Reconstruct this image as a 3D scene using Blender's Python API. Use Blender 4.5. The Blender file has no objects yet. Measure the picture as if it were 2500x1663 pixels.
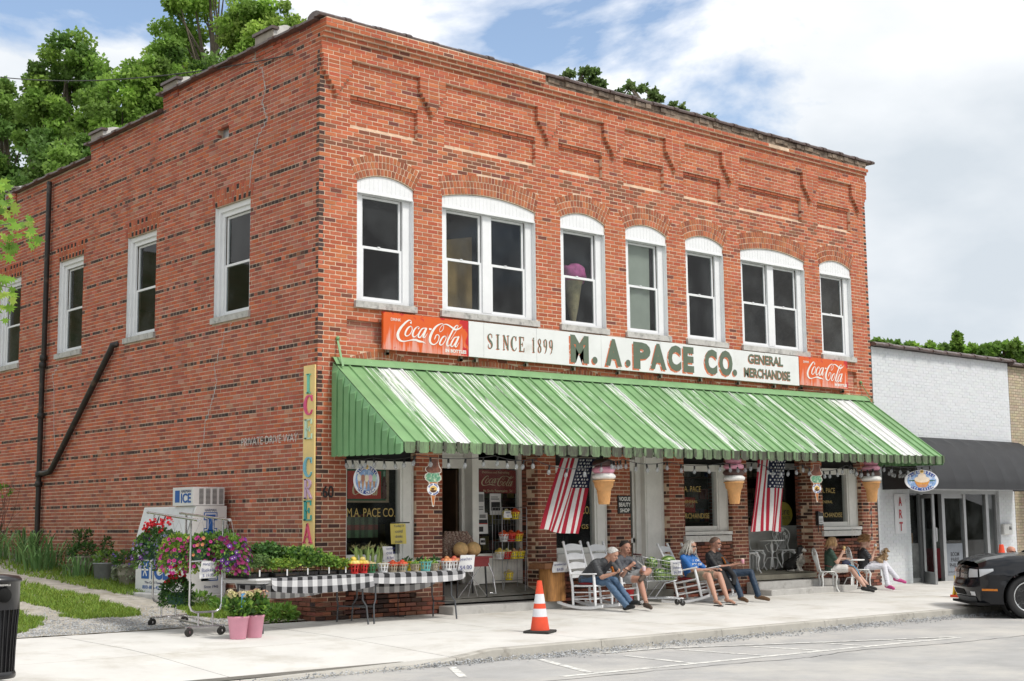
import bpy, math, random
import numpy as np
from mathutils import Vector, Matrix, noise
random.seed(7); np.random.seed(7)
R = math.radians
sc = bpy.context.scene
col = sc.collection
# ------------------------------------------------------------------ camera
cam_d = bpy.data.cameras.new('camera'); cam = bpy.data.objects.new('camera', cam_d); col.objects.link(cam)
CAM = Vector((-12.081, -18.424, 1.474))
_y, _p, _r = R(-41.173), R(7.327), R(-0.571)
_f = Vector((-math.sin(_y)*math.cos(_p), math.cos(_y)*math.cos(_p), math.sin(_p)))
_t = Vector((math.cos(_y), math.sin(_y), 0)); _u = _t.cross(_f)
_rx = _t*math.cos(_r) + _u*math.sin(_r); _ux = -_t*math.sin(_r) + _u*math.cos(_r)
cam.matrix_world = Matrix(((_rx.x, _ux.x, -_f.x, CAM.x), (_rx.y, _ux.y, -_f.y, CAM.y), (_rx.z, _ux.z, -_f.z, CAM.z), (0, 0, 0, 1)))
cam_d.sensor_width = 36; cam_d.lens = 3438.83/2500*36; cam_d.clip_end = 3000; cam_d.clip_start = 0.1
sc.camera = cam
# ------------------------------------------------------------------ sky and sun
SUN_EL, SUN_AZ = R(54), R(166)      # azimuth of the sun clockwise from +Y (north)
w = bpy.data.worlds.new('World'); sc.world = w; w.use_nodes = True
nt = w.node_tree; nt.nodes.clear(); N = nt.nodes.new; L = nt.links.new
out = N('ShaderNodeOutputWorld'); bg = N('ShaderNodeBackground'); L(bg.outputs[0], out.inputs[0])
sky = N('ShaderNodeTexSky'); sky.sky_type = 'NISHITA'; sky.sun_disc = False
sky.sun_elevation = SUN_EL; sky.sun_rotation = SUN_AZ; sky.air_density = 1.0; sky.dust_density = 1.4; sky.ozone_density = 2.0
tc = N('ShaderNodeTexCoord')
mp = N('ShaderNodeMapping'); L(tc.outputs['Generated'], mp.inputs[0])
mp.inputs['Location'].default_value = (0.93, 0.35, 0.2); mp.inputs['Scale'].default_value = (1, 1, 2.1)
n1 = N('ShaderNodeTexNoise'); L(mp.outputs[0], n1.inputs['Vector'])
n1.inputs['Scale'].default_value = 3.4; n1.inputs['Detail'].default_value = 9; n1.inputs['Roughness'].default_value = 0.55; n1.inputs['Distortion'].default_value = 0.25
r1 = N('ShaderNodeValToRGB'); L(n1.outputs['Fac'], r1.inputs[0])        # cloud cover
r1.color_ramp.elements[0].position = 0.30; r1.color_ramp.elements[1].position = 0.38
mp2 = N('ShaderNodeMapping'); L(tc.outputs['Generated'], mp2.inputs[0]); mp2.inputs['Rotation'].default_value = (0, 0, R(27)); mp2.inputs['Location'].default_value = (0.93, 0.35, -0.06); mp2.inputs['Scale'].default_value = (1, 1, 2.1)
n2 = N('ShaderNodeTexNoise'); L(mp2.outputs[0], n2.inputs['Vector'])
n2.inputs['Scale'].default_value = 1.9; n2.inputs['Detail'].default_value = 7; n2.inputs['Roughness'].default_value = 0.5
r2 = N('ShaderNodeValToRGB'); L(n2.outputs['Fac'], r2.inputs[0])        # bright tops to grey bellies
r2.color_ramp.elements[0].position = 0.38; r2.color_ramp.elements[0].color = (5.3, 5.8, 6.3, 1)
r2.color_ramp.elements[1].position = 0.56; r2.color_ramp.elements[1].color = (8.9, 8.95, 9.05, 1)
mx = N('ShaderNodeMix'); mx.data_type = 'RGBA'
# openings in the cloud where blue shows
cov = r1.outputs[0]
for hd, rad in (((.345,.88,.335), .09), ((.622,.708,.335), .10), ((.45,.82,.36), .03)):
    dp_ = N('ShaderNodeVectorMath'); dp_.operation = 'DISTANCE'; L(tc.outputs['Generated'], dp_.inputs[0]); dp_.inputs[1].default_value = hd
    ad_ = N('ShaderNodeMath'); ad_.operation = 'MULTIPLY_ADD'; L(n1.outputs['Fac'], ad_.inputs[0]); ad_.inputs[1].default_value = 1.1; L(dp_.outputs['Value'], ad_.inputs[2])
    hr = N('ShaderNodeMapRange'); L(ad_.outputs[0], hr.inputs[0]); hr.inputs[1].default_value = rad*.5+.50; hr.inputs[2].default_value = rad*.9+.56; mn = N('ShaderNodeMath'); mn.operation = 'MULTIPLY'; L(cov, mn.inputs[0]); L(hr.outputs[0], mn.inputs[1]); cov = mn.outputs[0]
L(cov, mx.inputs[0]); L(r2.outputs[0], mx.inputs[7])
gm = N('ShaderNodeMix'); gm.data_type = 'RGBA'; gm.blend_type = 'MULTIPLY'; gm.inputs[0].default_value = 1; gm.inputs[7].default_value = (1.75, 1.62, 1.5, 1)
L(sky.outputs[0], gm.inputs[6]); L(gm.outputs[2], mx.inputs[6]); L(mx.outputs[2], bg.inputs[0])
bg.inputs[1].default_value = 0.10
sun_d = bpy.data.lights.new('sun', 'SUN'); sun = bpy.data.objects.new('sun', sun_d); col.objects.link(sun)
sun_d.energy = 2.0; sun_d.angle = R(12); sun_d.color = (1.0, 0.95, 0.88)
_sd = Vector((math.sin(SUN_AZ)*math.cos(SUN_EL), math.cos(SUN_AZ)*math.cos(SUN_EL), math.sin(SUN_EL)))
sun.rotation_euler = _sd.to_track_quat('Z', 'Y').to_euler()
sc.view_settings.view_transform = 'Standard'; sc.view_settings.look = 'None'; sc.view_settings.exposure = 0.40; sc.view_settings.gamma = 1.0
sc.render.engine = 'CYCLES'
sc.cycles.use_denoising = True
sc.cycles.max_bounces = 7; sc.cycles.diffuse_bounces = 3; sc.cycles.glossy_bounces = 3; sc.cycles.transmission_bounces = 6; sc.cycles.transparent_max_bounces = 12
sc.cycles.caustics_reflective = False; sc.cycles.caustics_refractive = False
# ------------------------------------------------------------------ materials
def srgb(r, g, b):
    f = lambda c: (c/255/12.92) if c <= 10.3 else ((c/255+0.055)/1.055)**2.4
    return (f(r), f(g), f(b))
MATS = {}
def mat(name, c=(.5,.5,.5), rough=.6, var=.12, scale=8, bump=0, bscale=60, metal=0, spec=.5, attr=False, dirt=None, coat=0, stretch=(1,1,1), trans=0, sss=0):
    """procedural surface: base colour (or the 'Col' attribute) varied by two noises, fine relief, optional dirt (colour, low, high, scale)"""
    if name in MATS: return MATS[name]
    m = bpy.data.materials.new(name); m.use_nodes = True; t = m.node_tree; n = t.nodes.new; l = t.links.new
    b = t.nodes['Principled BSDF']
    b.inputs['Roughness'].default_value = rough; b.inputs['Metallic'].default_value = metal; b.inputs['Specular IOR Level'].default_value = spec
    if coat: b.inputs['Coat Weight'].default_value = coat; b.inputs['Coat Roughness'].default_value = 0.04
    tcn = n('ShaderNodeTexCoord'); mpn = n('ShaderNodeMapping'); l(tcn.outputs['Object'], mpn.inputs[0]); mpn.inputs['Scale'].default_value = stretch
    src = None
    if attr:
        a = n('ShaderNodeAttribute'); a.attribute_name = 'Col'; src = a.outputs['Color']
    if var:
        nz = n('ShaderNodeTexNoise'); l(mpn.outputs[0], nz.inputs['Vector']); nz.inputs['Scale'].default_value = scale; nz.inputs['Detail'].default_value = 8; nz.inputs['Roughness'].default_value = .65
        mr = n('ShaderNodeMapRange'); l(nz.outputs['Fac'], mr.inputs[0]); mr.inputs[1].default_value = .3; mr.inputs[2].default_value = .7; mr.inputs[3].default_value = 1-var*1.6; mr.inputs[4].default_value = 1+var*1.2
        mul = n('ShaderNodeMix'); mul.data_type = 'RGBA'; mul.blend_type = 'MULTIPLY'; mul.inputs[0].default_value = 1
        if src: l(src, mul.inputs[6])
        else: mul.inputs[6].default_value = (*c, 1)
        l(mr.outputs[0], mul.inputs[7]); src = mul.outputs[2]
        rr = n('ShaderNodeMapRange'); l(nz.outputs['Fac'], rr.inputs[0]); rr.inputs[1].default_value = .3; rr.inputs[2].default_value = .7; rr.inputs[3].default_value = max(.03, rough-.08); rr.inputs[4].default_value = min(1, rough+.08); l(rr.outputs[0], b.inputs['Roughness'])
    if dirt:
        dc, lo, hi, ds = dirt[:4]
        nd = n('ShaderNodeTexNoise'); l(mpn.outputs[0], nd.inputs['Vector']); nd.inputs['Scale'].default_value = ds; nd.inputs['Detail'].default_value = 9; nd.inputs['Roughness'].default_value = .7
        md = n('ShaderNodeMapRange'); l(nd.outputs['Fac'], md.inputs[0]); md.inputs[1].default_value = lo; md.inputs[2].default_value = hi
        mm = n('ShaderNodeMix'); mm.data_type = 'RGBA'; l(md.outputs[0], mm.inputs[0])
        if src: l(src, mm.inputs[6])
        else: mm.inputs[6].default_value = (*c, 1)
        mm.inputs[7].default_value = (*dc, 1); src = mm.outputs[2]
    if src: l(src, b.inputs['Base Color'])
    else: b.inputs['Base Color'].default_value = (*c, 1)
    if bump:
        nb = n('ShaderNodeTexNoise'); l(mpn.outputs[0], nb.inputs['Vector']); nb.inputs['Scale'].default_value = bscale; nb.inputs['Detail'].default_value = 6
        bp = n('ShaderNodeBump'); bp.inputs['Strength'].default_value = bump; bp.inputs['Distance'].default_value = .01; l(nb.outputs['Fac'], bp.inputs['Height']); l(bp.outputs[0], b.inputs['Normal'])
    if trans:      # thin leaf or cloth: some light passes through
        tr = n('ShaderNodeBsdfTranslucent'); ms = n('ShaderNodeMixShader'); ms.inputs[0].default_value = trans
        if src: l(src, tr.inputs[0])
        else: tr.inputs[0].default_value = (*c, 1)
        o = t.nodes['Material Output']; l(b.outputs[0], ms.inputs[1]); l(tr.outputs[0], ms.inputs[2]); l(ms.outputs[0], o.inputs[0])
    if sss: b.inputs['Subsurface Weight'].default_value = sss; b.inputs['Subsurface Radius'].default_value = (.02, .008, .004)
    MATS[name] = m; return m
def glass(name, tint=(.95,.97,.97), refl=1.0, rough=0.0, haze=0):
    if name in MATS: return MATS[name]
    m = bpy.data.materials.new(name); m.use_nodes = True; t = m.node_tree; t.nodes.clear(); n = t.nodes.new; l = t.links.new
    o = n('ShaderNodeOutputMaterial'); tr = n('ShaderNodeBsdfTransparent'); tr.inputs[0].default_value = (*tint, 1)
    g = n('ShaderNodeBsdfGlossy'); g.inputs['Roughness'].default_value = rough; g.inputs[0].default_value = (refl, refl, refl, 1)
    f = n('ShaderNodeFresnel'); f.inputs[0].default_value = 1.5; ms = n('ShaderNodeMixShader')
    ge = n('ShaderNodeNewGeometry'); iv = n('ShaderNodeMath'); iv.operation = 'SUBTRACT'; iv.inputs[0].default_value = 1; l(ge.outputs['Backfacing'], iv.inputs[1]); mu = n('ShaderNodeMath'); mu.operation = 'MULTIPLY'; l(f.outputs[0], mu.inputs[0]); l(iv.outputs[0], mu.inputs[1])
    l(mu.outputs[0], ms.inputs[0]); l(tr.outputs[0], ms.inputs[1]); l(g.outputs[0], ms.inputs[2]); l(ms.outputs[0], o.inputs[0])
    if haze:      # grime and mist on old panes
        tcn = n('ShaderNodeTexCoord'); nz = n('ShaderNodeTexNoise'); l(tcn.outputs['Object'], nz.inputs['Vector']); nz.inputs['Scale'].default_value = 1.7; nz.inputs['Detail'].default_value = 5
        mr = n('ShaderNodeMapRange'); l(nz.outputs['Fac'], mr.inputs[0]); mr.inputs[1].default_value = .42; mr.inputs[2].default_value = .75; mr.inputs[4].default_value = haze
        df = n('ShaderNodeBsdfDiffuse'); df.inputs[0].default_value = (.6,.63,.65,1); m2 = n('ShaderNodeMixShader'); l(mr.outputs[0], m2.inputs[0]); l(ms.outputs[0], m2.inputs[1]); l(df.outputs[0], m2.inputs[2]); l(m2.outputs[0], o.inputs[0])
    MATS[name] = m; return m
# ------------------------------------------------------------------ mesh building
class MB:
    """collects shapes into one mesh; every face may carry its own colour ('Col')"""
    def __init__(s): s.v = []; s.f = []; s.c = []; s.sm = []
    def add(s, vs, fs, c=None, smooth=False):
        k = len(s.v); s.v += [tuple(p) for p in vs]
        for f in fs: s.f.append(tuple(i+k for i in f)); s.c.append(c); s.sm.append(smooth)
        return s
    def box(s, x0, x1, y0, y1, z0, z1, c=None):
        return s.add([(x0,y0,z0),(x1,y0,z0),(x1,y1,z0),(x0,y1,z0),(x0,y0,z1),(x1,y0,z1),(x1,y1,z1),(x0,y1,z1)],
                     [(0,3,2,1),(4,5,6,7),(0,1,5,4),(1,2,6,5),(2,3,7,6),(3,0,4,7)], c)
    def cbox(s, cx, cy, cz, sx, sy, sz, M=None, c=None, bev=0):
        """box by centre and size, optional matrix, optional chamfer on its vertical edges"""
        hx, hy, hz = sx/2, sy/2, sz/2
        if bev:
            b = bev; ring = [(-hx+b,-hy),(hx-b,-hy),(hx,-hy+b),(hx,hy-b),(hx-b,hy),(-hx+b,hy),(-hx,hy-b),(-hx,-hy+b)]
            ri = [(x*(1-b/hx) , y*(1-b/hy)) for x, y in ring]
            layers = [(ri,-hz),(ring,-hz+b),(ring,hz-b),(ri,hz)]
            vs = [Vector((x, y, z)) for rg, z in layers for x, y in rg]; n = 8
            fs = [(k*n+i, k*n+(i+1)%n, (k+1)*n+(i+1)%n, (k+1)*n+i) for k in range(3) for i in range(n)] + [tuple(reversed(range(n))), tuple(3*n+i for i in range(n))]
        else:
            vs = [Vector(p) for p in ((-hx,-hy,-hz),(hx,-hy,-hz),(hx,hy,-hz),(-hx,hy,-hz),(-hx,-hy,hz),(hx,-hy,hz),(hx,hy,hz),(-hx,hy,hz))]
            fs = [(0,3,2,1),(4,5,6,7),(0,1,5,4),(1,2,6,5),(2,3,7,6),(3,0,4,7)]
        if M is not None: vs = [M @ p for p in vs]
        return s.add([p + Vector((cx,cy,cz)) for p in vs], fs, c)
    def bar(s, a, b, w, h=None, c=None, up=(0,0,1)):
        """straight bar of rectangular section from a to b"""
        a, b = Vector(a), Vector(b); d = (b-a).normalized(); h = h or w; u = Vector(up)
        if abs(d.dot(u)) > .98: u = Vector((1,0,0))
        x = d.cross(u).normalized(); y = x.cross(d)
        vs = [p + x*i*w/2 + y*j*h/2 for p in (a, b) for i, j in ((-1,-1),(1,-1),(1,1),(-1,1))]
        return s.add(vs, [(0,1,2,3),(7,6,5,4),(0,4,5,1),(1,5,6,2),(2,6,7,3),(3,7,4,0)], c)
    def tube(s, pts, r, n=8, c=None, cap=True, flat=None):
        """round tube along points; r number or list; flat scales the section's second axis"""
        pts = [Vector(p) for p in pts]; m = len(pts); rs = r if isinstance(r, (list, tuple)) else [r]*m
        vs = []; px = None
        for i, p in enumerate(pts):
            d = (pts[min(i+1,m-1)] - pts[max(i-1,0)])
            d = d.normalized() if d.length > 1e-9 else Vector((0,0,1))
            if px is None:
                u = Vector((0,0,1)) if abs(d.z) < .9 else Vector((1,0,0)); px = d.cross(u).normalized()
            else:
                px = (px - d*px.dot(d)); px = px.normalized() if px.length > 1e-6 else d.orthogonal().normalized()
            py = d.cross(px); fl = 1 if flat is None else flat
            for k in range(n):
                a = 2*math.pi*k/n; vs.append(p + px*math.cos(a)*rs[i] + py*math.sin(a)*rs[i]*fl)
        fs = [(i*n+k, i*n+(k+1)%n, (i+1)*n+(k+1)%n, (i+1)*n+k) for i in range(m-1) for k in range(n)]
        s.add(vs, fs, c, True)
        if cap: s.add([vs[k] for k in range(n)], [tuple(reversed(range(n)))], c); s.add([vs[(m-1)*n+k] for k in range(n)], [tuple(range(n))], c)
        return s
    def lathe(s, prof, n=16, o=(0,0,0), c=None, M=None, sq=None, cap=True):
        """profile [(radius, z)] turned about z"""
        vs = []
        for r, z in prof:
            for k in range(n):
                a = 2*math.pi*k/n; p = Vector((r*math.cos(a), r*math.sin(a)*(sq or 1), z))
                if M is not None: p = M @ p
                vs.append(p + Vector(o))
        m = len(prof)
        s.add(vs, [(i*n+k, i*n+(k+1)%n, (i+1)*n+(k+1)%n, (i+1)*n+k) for i in range(m-1) for k in range(n)], c, True)
        if cap:
            if prof[0][0] > 1e-4: s.add(vs[:n], [tuple(reversed(range(n)))], c)
            if prof[-1][0] > 1e-4: s.add(vs[-n:], [tuple(range(n))], c)
        return s
    def ball(s, o, r, n=10, m=7, c=None, M=None, nz=0, seed=0):
        """ellipsoid, optionally roughened by noise"""
        r = (r,r,r) if isinstance(r, (int,float)) else r
        vs = []
        for i in range(m+1):
            t = math.pi*i/m
            for k in range(n):
                a = 2*math.pi*k/n; u = Vector((math.sin(t)*math.cos(a), math.sin(t)*math.sin(a), math.cos(t)))
                q = 1 + (nz*noise.noise(u*2.3 + Vector((seed*3.1, seed, 0))) if nz else 0)
                p = Vector((u.x*r[0]*q, u.y*r[1]*q, u.z*r[2]*q))
                if M is not None: p = M @ p
                vs.append(p + Vector(o))
        fs = [(i*n+k, (i+1)*n+k, (i+1)*n+(k+1)%n, i*n+(k+1)%n) for i in range(m) for k in range(n)]
        return s.add(vs, fs, c, True)
    def prism(s, poly, M, d, c=None, side=None):
        """polygon (x, y) in M's plane, thickness d along M's z (0..d)"""
        n = len(poly); vs = [M @ Vector((x, y, 0)) for x, y in poly] + [M @ Vector((x, y, d)) for x, y in poly]
        s.add(vs, [tuple(reversed(range(n))), tuple(range(n, 2*n))], c)
        return s.add(vs, [(i, (i+1)%n, n+(i+1)%n, n+i) for i in range(n)], side or c)
    def quad(s, a, b, c_, d, c=None): return s.add([a, b, c_, d], [(0,1,2,3)], c)
    def sheet(s, fn, nu, nv, c=None, smooth=True):
        vs = [fn(i/nu, j/nv) for j in range(nv+1) for i in range(nu+1)]; W = nu+1
        fs = [(j*W+i, j*W+i+1, (j+1)*W+i+1, (j+1)*W+i) for j in range(nv) for i in range(nu)]
        if callable(c):
            k = len(s.v); s.v += [tuple(p) for p in vs]
            for j in range(nv):
                for i in range(nu):
                    s.f.append(tuple(q+k for q in fs[j*nu+i])); s.c.append(c((i+.5)/nu, (j+.5)/nv)); s.sm.append(smooth)
            return s
        return s.add(vs, fs, c, smooth)
    def build(s, name, m, parent=None, loc=None, rot=None):
        me = bpy.data.meshes.new(name); me.from_pydata(s.v, [], s.f)
        if any(s.sm): me.polygons.foreach_set('use_smooth', s.sm)
        if any(c is not None for c in s.c):
            at = me.color_attributes.new('Col', 'FLOAT_COLOR', 'CORNER'); cc = []
            for f, c in zip(s.f, s.c): cc += [*(c or (1,1,1)), 1]*len(f)
            at.data.foreach_set('color', cc)
        me.update()
        return link(name, me, m, parent, loc, rot)
def link(name, me, m=None, parent=None, loc=None, rot=None):
    o = bpy.data.objects.new(name, me); col.objects.link(o)
    if m is not None and not me.materials: me.materials.append(mat(m) if isinstance(m, str) else m)
    if parent is not None: o.parent = parent
    if loc: o.location = loc
    if rot: o.rotation_euler = rot
    return o
def thing(name, label, cat, loc=(0,0,0), rz=0, group=None):
    o = bpy.data.objects.new(name, None); col.objects.link(o); o.location = loc; o.rotation_euler = (0,0,rz); o.empty_display_size = .1
    return tag(o, label, cat, group)
def tag(o, label=None, cat=None, group=None, kind=None):
    if label: o['label'] = label
    if cat: o['category'] = cat
    if group: o['group'] = group
    if kind: o['kind'] = kind
    return o
def struct(o): o['kind'] = 'structure'; return o
def dup(root, loc, rz=0, label=None, group=None, scale=None):
    kids = {}
    for ch in list(root.children): kids.setdefault(ch.name, ch)
    r = root.copy(); col.objects.link(r); r.location = loc; r.rotation_euler = (0,0,rz)
    if label: r['label'] = label
    if group: r['group'] = group
    if scale: r.scale = scale if isinstance(scale, tuple) else (scale,)*3
    for ch in kids.values():
        c = ch.copy(); col.objects.link(c); c.parent = r
        for g in list(ch.children):
            d = g.copy(); col.objects.link(d); d.parent = c
    return r
def frame_M(o, x, y):
    """matrix with origin o, axes x, y and their normal"""
    x = Vector(x).normalized(); y = Vector(y).normalized(); z = x.cross(y)
    return Matrix(((x.x,y.x,z.x,o[0]),(x.y,y.y,z.y,o[1]),(x.z,y.z,z.z,o[2]),(0,0,0,1)))
def text_mesh(txt, size, depth=0.002, bold=0.0, sx=1.0, align='CENTER', space=1.0, res=3):
    cu = bpy.data.curves.new('lettering', 'FONT'); cu.body = txt; cu.size = size; cu.extrude = depth/2; cu.offset = bold; cu.align_x = align; cu.align_y = 'CENTER'; cu.space_character = space; cu.resolution_u = res
    o = bpy.data.objects.new('lettering', cu); col.objects.link(o)
    me = bpy.data.meshes.new_from_object(o.evaluated_get(bpy.context.evaluated_depsgraph_get()))
    bpy.data.objects.remove(o); bpy.data.curves.remove(cu)
    if sx != 1: me.transform(Matrix.Diagonal((sx,1,1,1)))
    return me
def put_text(name, txt, size, M, m, parent, depth=.003, bold=0., sx=1., align='CENTER', space=1., fit=None):
    """lettering standing proud of plane M (origin at the text's centre); fit = (width, height) to scale into"""
    me = text_mesh(txt, size, depth, bold, sx, align, space)
    if fit and me.vertices:
        xs = [v.co.x for v in me.vertices]; ys = [v.co.y for v in me.vertices]
        cx, cy = (max(xs)+min(xs))/2, (max(ys)+min(ys))/2
        me.transform(Matrix.Diagonal((fit[0]/(max(xs)-min(xs)), fit[1]/(max(ys)-min(ys)), 1, 1)) @ Matrix.Translation((-cx,-cy,0)))
    me.transform(M @ Matrix.Translation((0,0,depth/2)))
    me.name = name
    return link(name, me, m, parent)
def ribbon(mb, pts, ws, M, z, d=.003, c=None):
    """flat stroke along 2-D points with varying width, lying on plane M"""
    P = [Vector(p) for p in pts]; n = len(P); Lp = []; Rp = []
    for i in range(n):
        t = (P[min(i+1,n-1)] - P[max(i-1,0)]); t = t.normalized() if t.length > 1e-9 else Vector((1,0)); q = Vector((-t.y, t.x)); wd = (ws[i] if isinstance(ws, (list,tuple)) else ws)/2
        Lp.append(P[i]+q*wd); Rp.append(P[i]-q*wd)
    vs = [M @ Vector((p.x,p.y,z+d)) for p in Lp] + [M @ Vector((p.x,p.y,z+d)) for p in Rp]
    mb.add(vs, [(n+i, n+i+1, i+1, i) for i in range(n-1)], c)
def smooth_pts(pts, k=6):
    """Catmull-Rom through points (any dimension, extra values such as width interpolated too)"""
    P = [np.array(p, float) for p in pts]; out_ = []
    for i in range(len(P)-1):
        p0 = P[max(i-1,0)]; p1 = P[i]; p2 = P[i+1]; p3 = P[min(i+2,len(P)-1)]
        for j in range(k):
            t = j/k; out_.append(.5*((2*p1)+(-p0+p2)*t+(2*p0-5*p1+4*p2-p3)*t*t+(-p0+3*p1-3*p2+p3)*t**3))
    out_.append(P[-1]); return out_
SL = 0.022                      # the pavement falls gently to the street
def gz(y): return SL*min(y, 0)
ROAD_Z = -.245
# ================================================================== SETTING
rnd = random.Random(11)
def drive_z(y): return .077*max(0, y-.1)
def terr(x, y):
    if y < -4.9: return -.32
    s = drive_z(min(y, 16))
    if y > 16: s += min(26, (y-16)*.33)
    if x > 0.2 and y < 30: s = min(s, .0) if y < 25 else s
    if y < .3: s = -.32
    return s - .03
def axis(lo, hi, near):
    a = sorted(set([lo, -600, -250, -120, -70, -45] + list(np.arange(-30, 60.1, near)) + [80, 120, 200, 400, 800, hi])); return a
gx, gy = axis(-1500, 1500, 1.5), axis(-1500, 1500, 1.5)
g = MB(); W_ = len(gx)
g.add([(x, y, terr(x, y)) for y in gy for x in gx], [(j*W_+i, j*W_+i+1, (j+1)*W_+i+1, (j+1)*W_+i) for j in range(len(gy)-1) for i in range(len(gx)-1)])
M_earth = mat('earth', (.13,.12,.05), .95, .25, 2.5, .5, 30, dirt=((.07,.10,.03), .45, .6, .8))
struct(g.build('ground', M_earth))
# road ------------------------------------------------------------
M_asphalt = mat('asphalt', (.42,.415,.405), .92, .10, 1.3, .7, 150, dirt=((.55,.53,.49), .46, .66, .5))
g = MB(); g.quad((-90,-40,ROAD_Z),(140,-40,ROAD_Z),(140,-4.70,ROAD_Z),(-90,-4.70,ROAD_Z)); road = struct(g.build('road', M_asphalt))
M_paint = mat('road_paint', (.78,.77,.72), .8, .1, 14, .2, 120, dirt=((.42,.42,.41), .46, .6, 9))
def line(a, b, wd):
    g = MB(); d = (Vector(b)-Vector(a)).normalized(); q = Vector((-d.y, d.x))*wd/2; a, b = Vector(a), Vector(b)
    g.add([(*(a+q),ROAD_Z+.004), (*(a-q),ROAD_Z+.004), (*(b-q),ROAD_Z+.004), (*(b+q),ROAD_Z+.004)], [(0,1,2,3)]); return g.build('painted_line', M_paint, road)
line((-1.13,-6.70),(6.42,-7.08),.11)
for a, b in (((-1.33,-4.98),(-1.93,-5.93)),((.02,-5.06),(-.62,-6.62)),((1.10,-5.5),(.96,-6.75)),((2.2,-5.35),(2.31,-6.8)),((3.2,-5.75),(3.33,-6.86)),((4.29,-6.2),(4.31,-6.9)),((5.29,-6.62),(5.27,-6.95))): line(a, b, .10)
g = MB(); q = [(1.12,-5.05),(2.1,-5.14),(3.25,-5.64),(4.6,-6.27),(6.36,-7.0)]
for a, b in zip(q[:-1], q[1:]): 
    d = (Vector(b)-Vector(a)).normalized(); n_ = Vector((-d.y,d.x))*.05; z = ROAD_Z+.008; a, b = Vector(a), Vector(b); g.add([(*(a+n_),z),(*(a-n_),z),(*(b-n_),z),(*(b+n_),z)],[(0,1,2,3)])
g.build('painted_line', M_paint, road)
g = MB(); q = smooth_pts([(-3.,-6.8),(.0,-7.04),(1.2,-7.15),(2.44,-7.32),(2.9,-7.27),(3.8,-7.22),(5.5,-7.5),(7.2,-7.6),(12,-8.0)], 8)
q = [Vector((p[0]+rnd.uniform(-.02,.02), p[1]+rnd.uniform(-.03,.03))) for p in q]
for a, b in zip(q[:-1], q[1:]):
    d = (b-a).normalized(); n_ = Vector((-d.y,d.x))*rnd.uniform(.006,.014); z = ROAD_Z+.003; g.add([(*(a+n_),z),(*(a-n_),z),(*(b-n_),z),(*(b+n_),z)],[(0,1,2,3)])
g.build('crack', mat('tar', (.09,.09,.09), .9), road)
# pavement slabs and kerb -----------------------------------------
M_conc = mat('concrete', (.66,.645,.61), .88, .05, 1.6, .15, 160, dirt=((.47,.44,.38), .50, .76, .9))
M_conc_old = mat('old_concrete', (.36,.35,.32), .92, .12, 3, .4, 70, dirt=((.14,.13,.11), .52, .7, 4))
M_conc.node_tree.nodes['Principled BSDF'].inputs['Specular IOR Level'].default_value = .3
def ramp(x):      # the kerb drops for the drive
    return -.115*min(1, max(0, (-.55-x)/.95))
def pz(x, y):
    return gz(y) + ramp(x)*min(1, max(0, (-y-2.2)/2.55))
pv = struct(thing('pavement', 'pale concrete pavement', 'pavement')); del pv['category']; del pv['label']
xs = [-14, -11.35, -8.9, -6.45, -4.0, -1.08, 1.4, 3.85, 6.3, 8.75, 11.2, 13.65, 16.1, 18.6, 21.1, 24, 28, 34, 42]
ys = [-4.62, -2.55, .0]
gap = .006
for i in range(len(xs)-1):
    for j in range(2):
        x0, x1, y0, y1 = xs[i]+gap, xs[i+1]-gap, ys[j]+(gap if j else 0), ys[j+1]-(gap if j == 0 else 0)
        if j == 1: y1 = .2 if x1 < -.05 else .05
        nx, ny = max(2, int((x1-x0)/.5)), 4
        g = MB(); top = [(x0+(x1-x0)*a/nx, y0+(y1-y0)*b/ny) for b in range(ny+1) for a in range(nx+1)]
        g.add([(x, y, pz(x, y)) for x, y in top], [(b*(nx+1)+a, b*(nx+1)+a+1, (b+1)*(nx+1)+a+1, (b+1)*(nx+1)+a) for b in range(ny) for a in range(nx)])
        for (ax, ay), (bx, by) in (((x0,y0),(x1,y0)),((x1,y0),(x1,y1)),((x1,y1),(x0,y1)),((x0,y1),(x0,y0))):
            g.quad((ax,ay,pz(ax,ay)-.15),(bx,by,pz(bx,by)-.15),(bx,by,pz(bx,by)),(ax,ay,pz(ax,ay)))
        g.build('slab', M_conc, pv)
for i in range(len(xs)-1):
    x0, x1 = xs[i]+.004, xs[i+1]-.004; n_ = max(2, int((x1-x0)/.25)); g = MB()
    for a in range(n_+1):
        x = x0+(x1-x0)*a/n_; t = pz(x,-4.75)+.002
        k = len(g.v); g.v += [(x,-4.62,t),(x,-4.745,t-.001),(x,-4.76,t-.014),(x,-4.775,ROAD_Z-.05)]
    for a in range(n_):
        for b in range(3): g.f.append((a*4+b, a*4+b+1, (a+1)*4+b+1, (a+1)*4+b)); g.c.append(None); g.sm.append(False)
    g.f.append((0,1,2,3)); g.c.append(None); g.sm.append(False)
    g.build('kerb', mat('kerb_concrete', (.45,.43,.385), .92, .1, 2.2, .3, 60, dirt=((.22,.20,.17), .55, .72, 3.5)), pv)
M_joint = mat('joint_dirt', (.16,.15,.13), .95)
g = MB(); g.quad((-14,-4.62,-.2),(42,-4.62,-.2),(42,.05,-.1),(-14,.05,-.1)); g.build('bedding', M_joint, pv)
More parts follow.
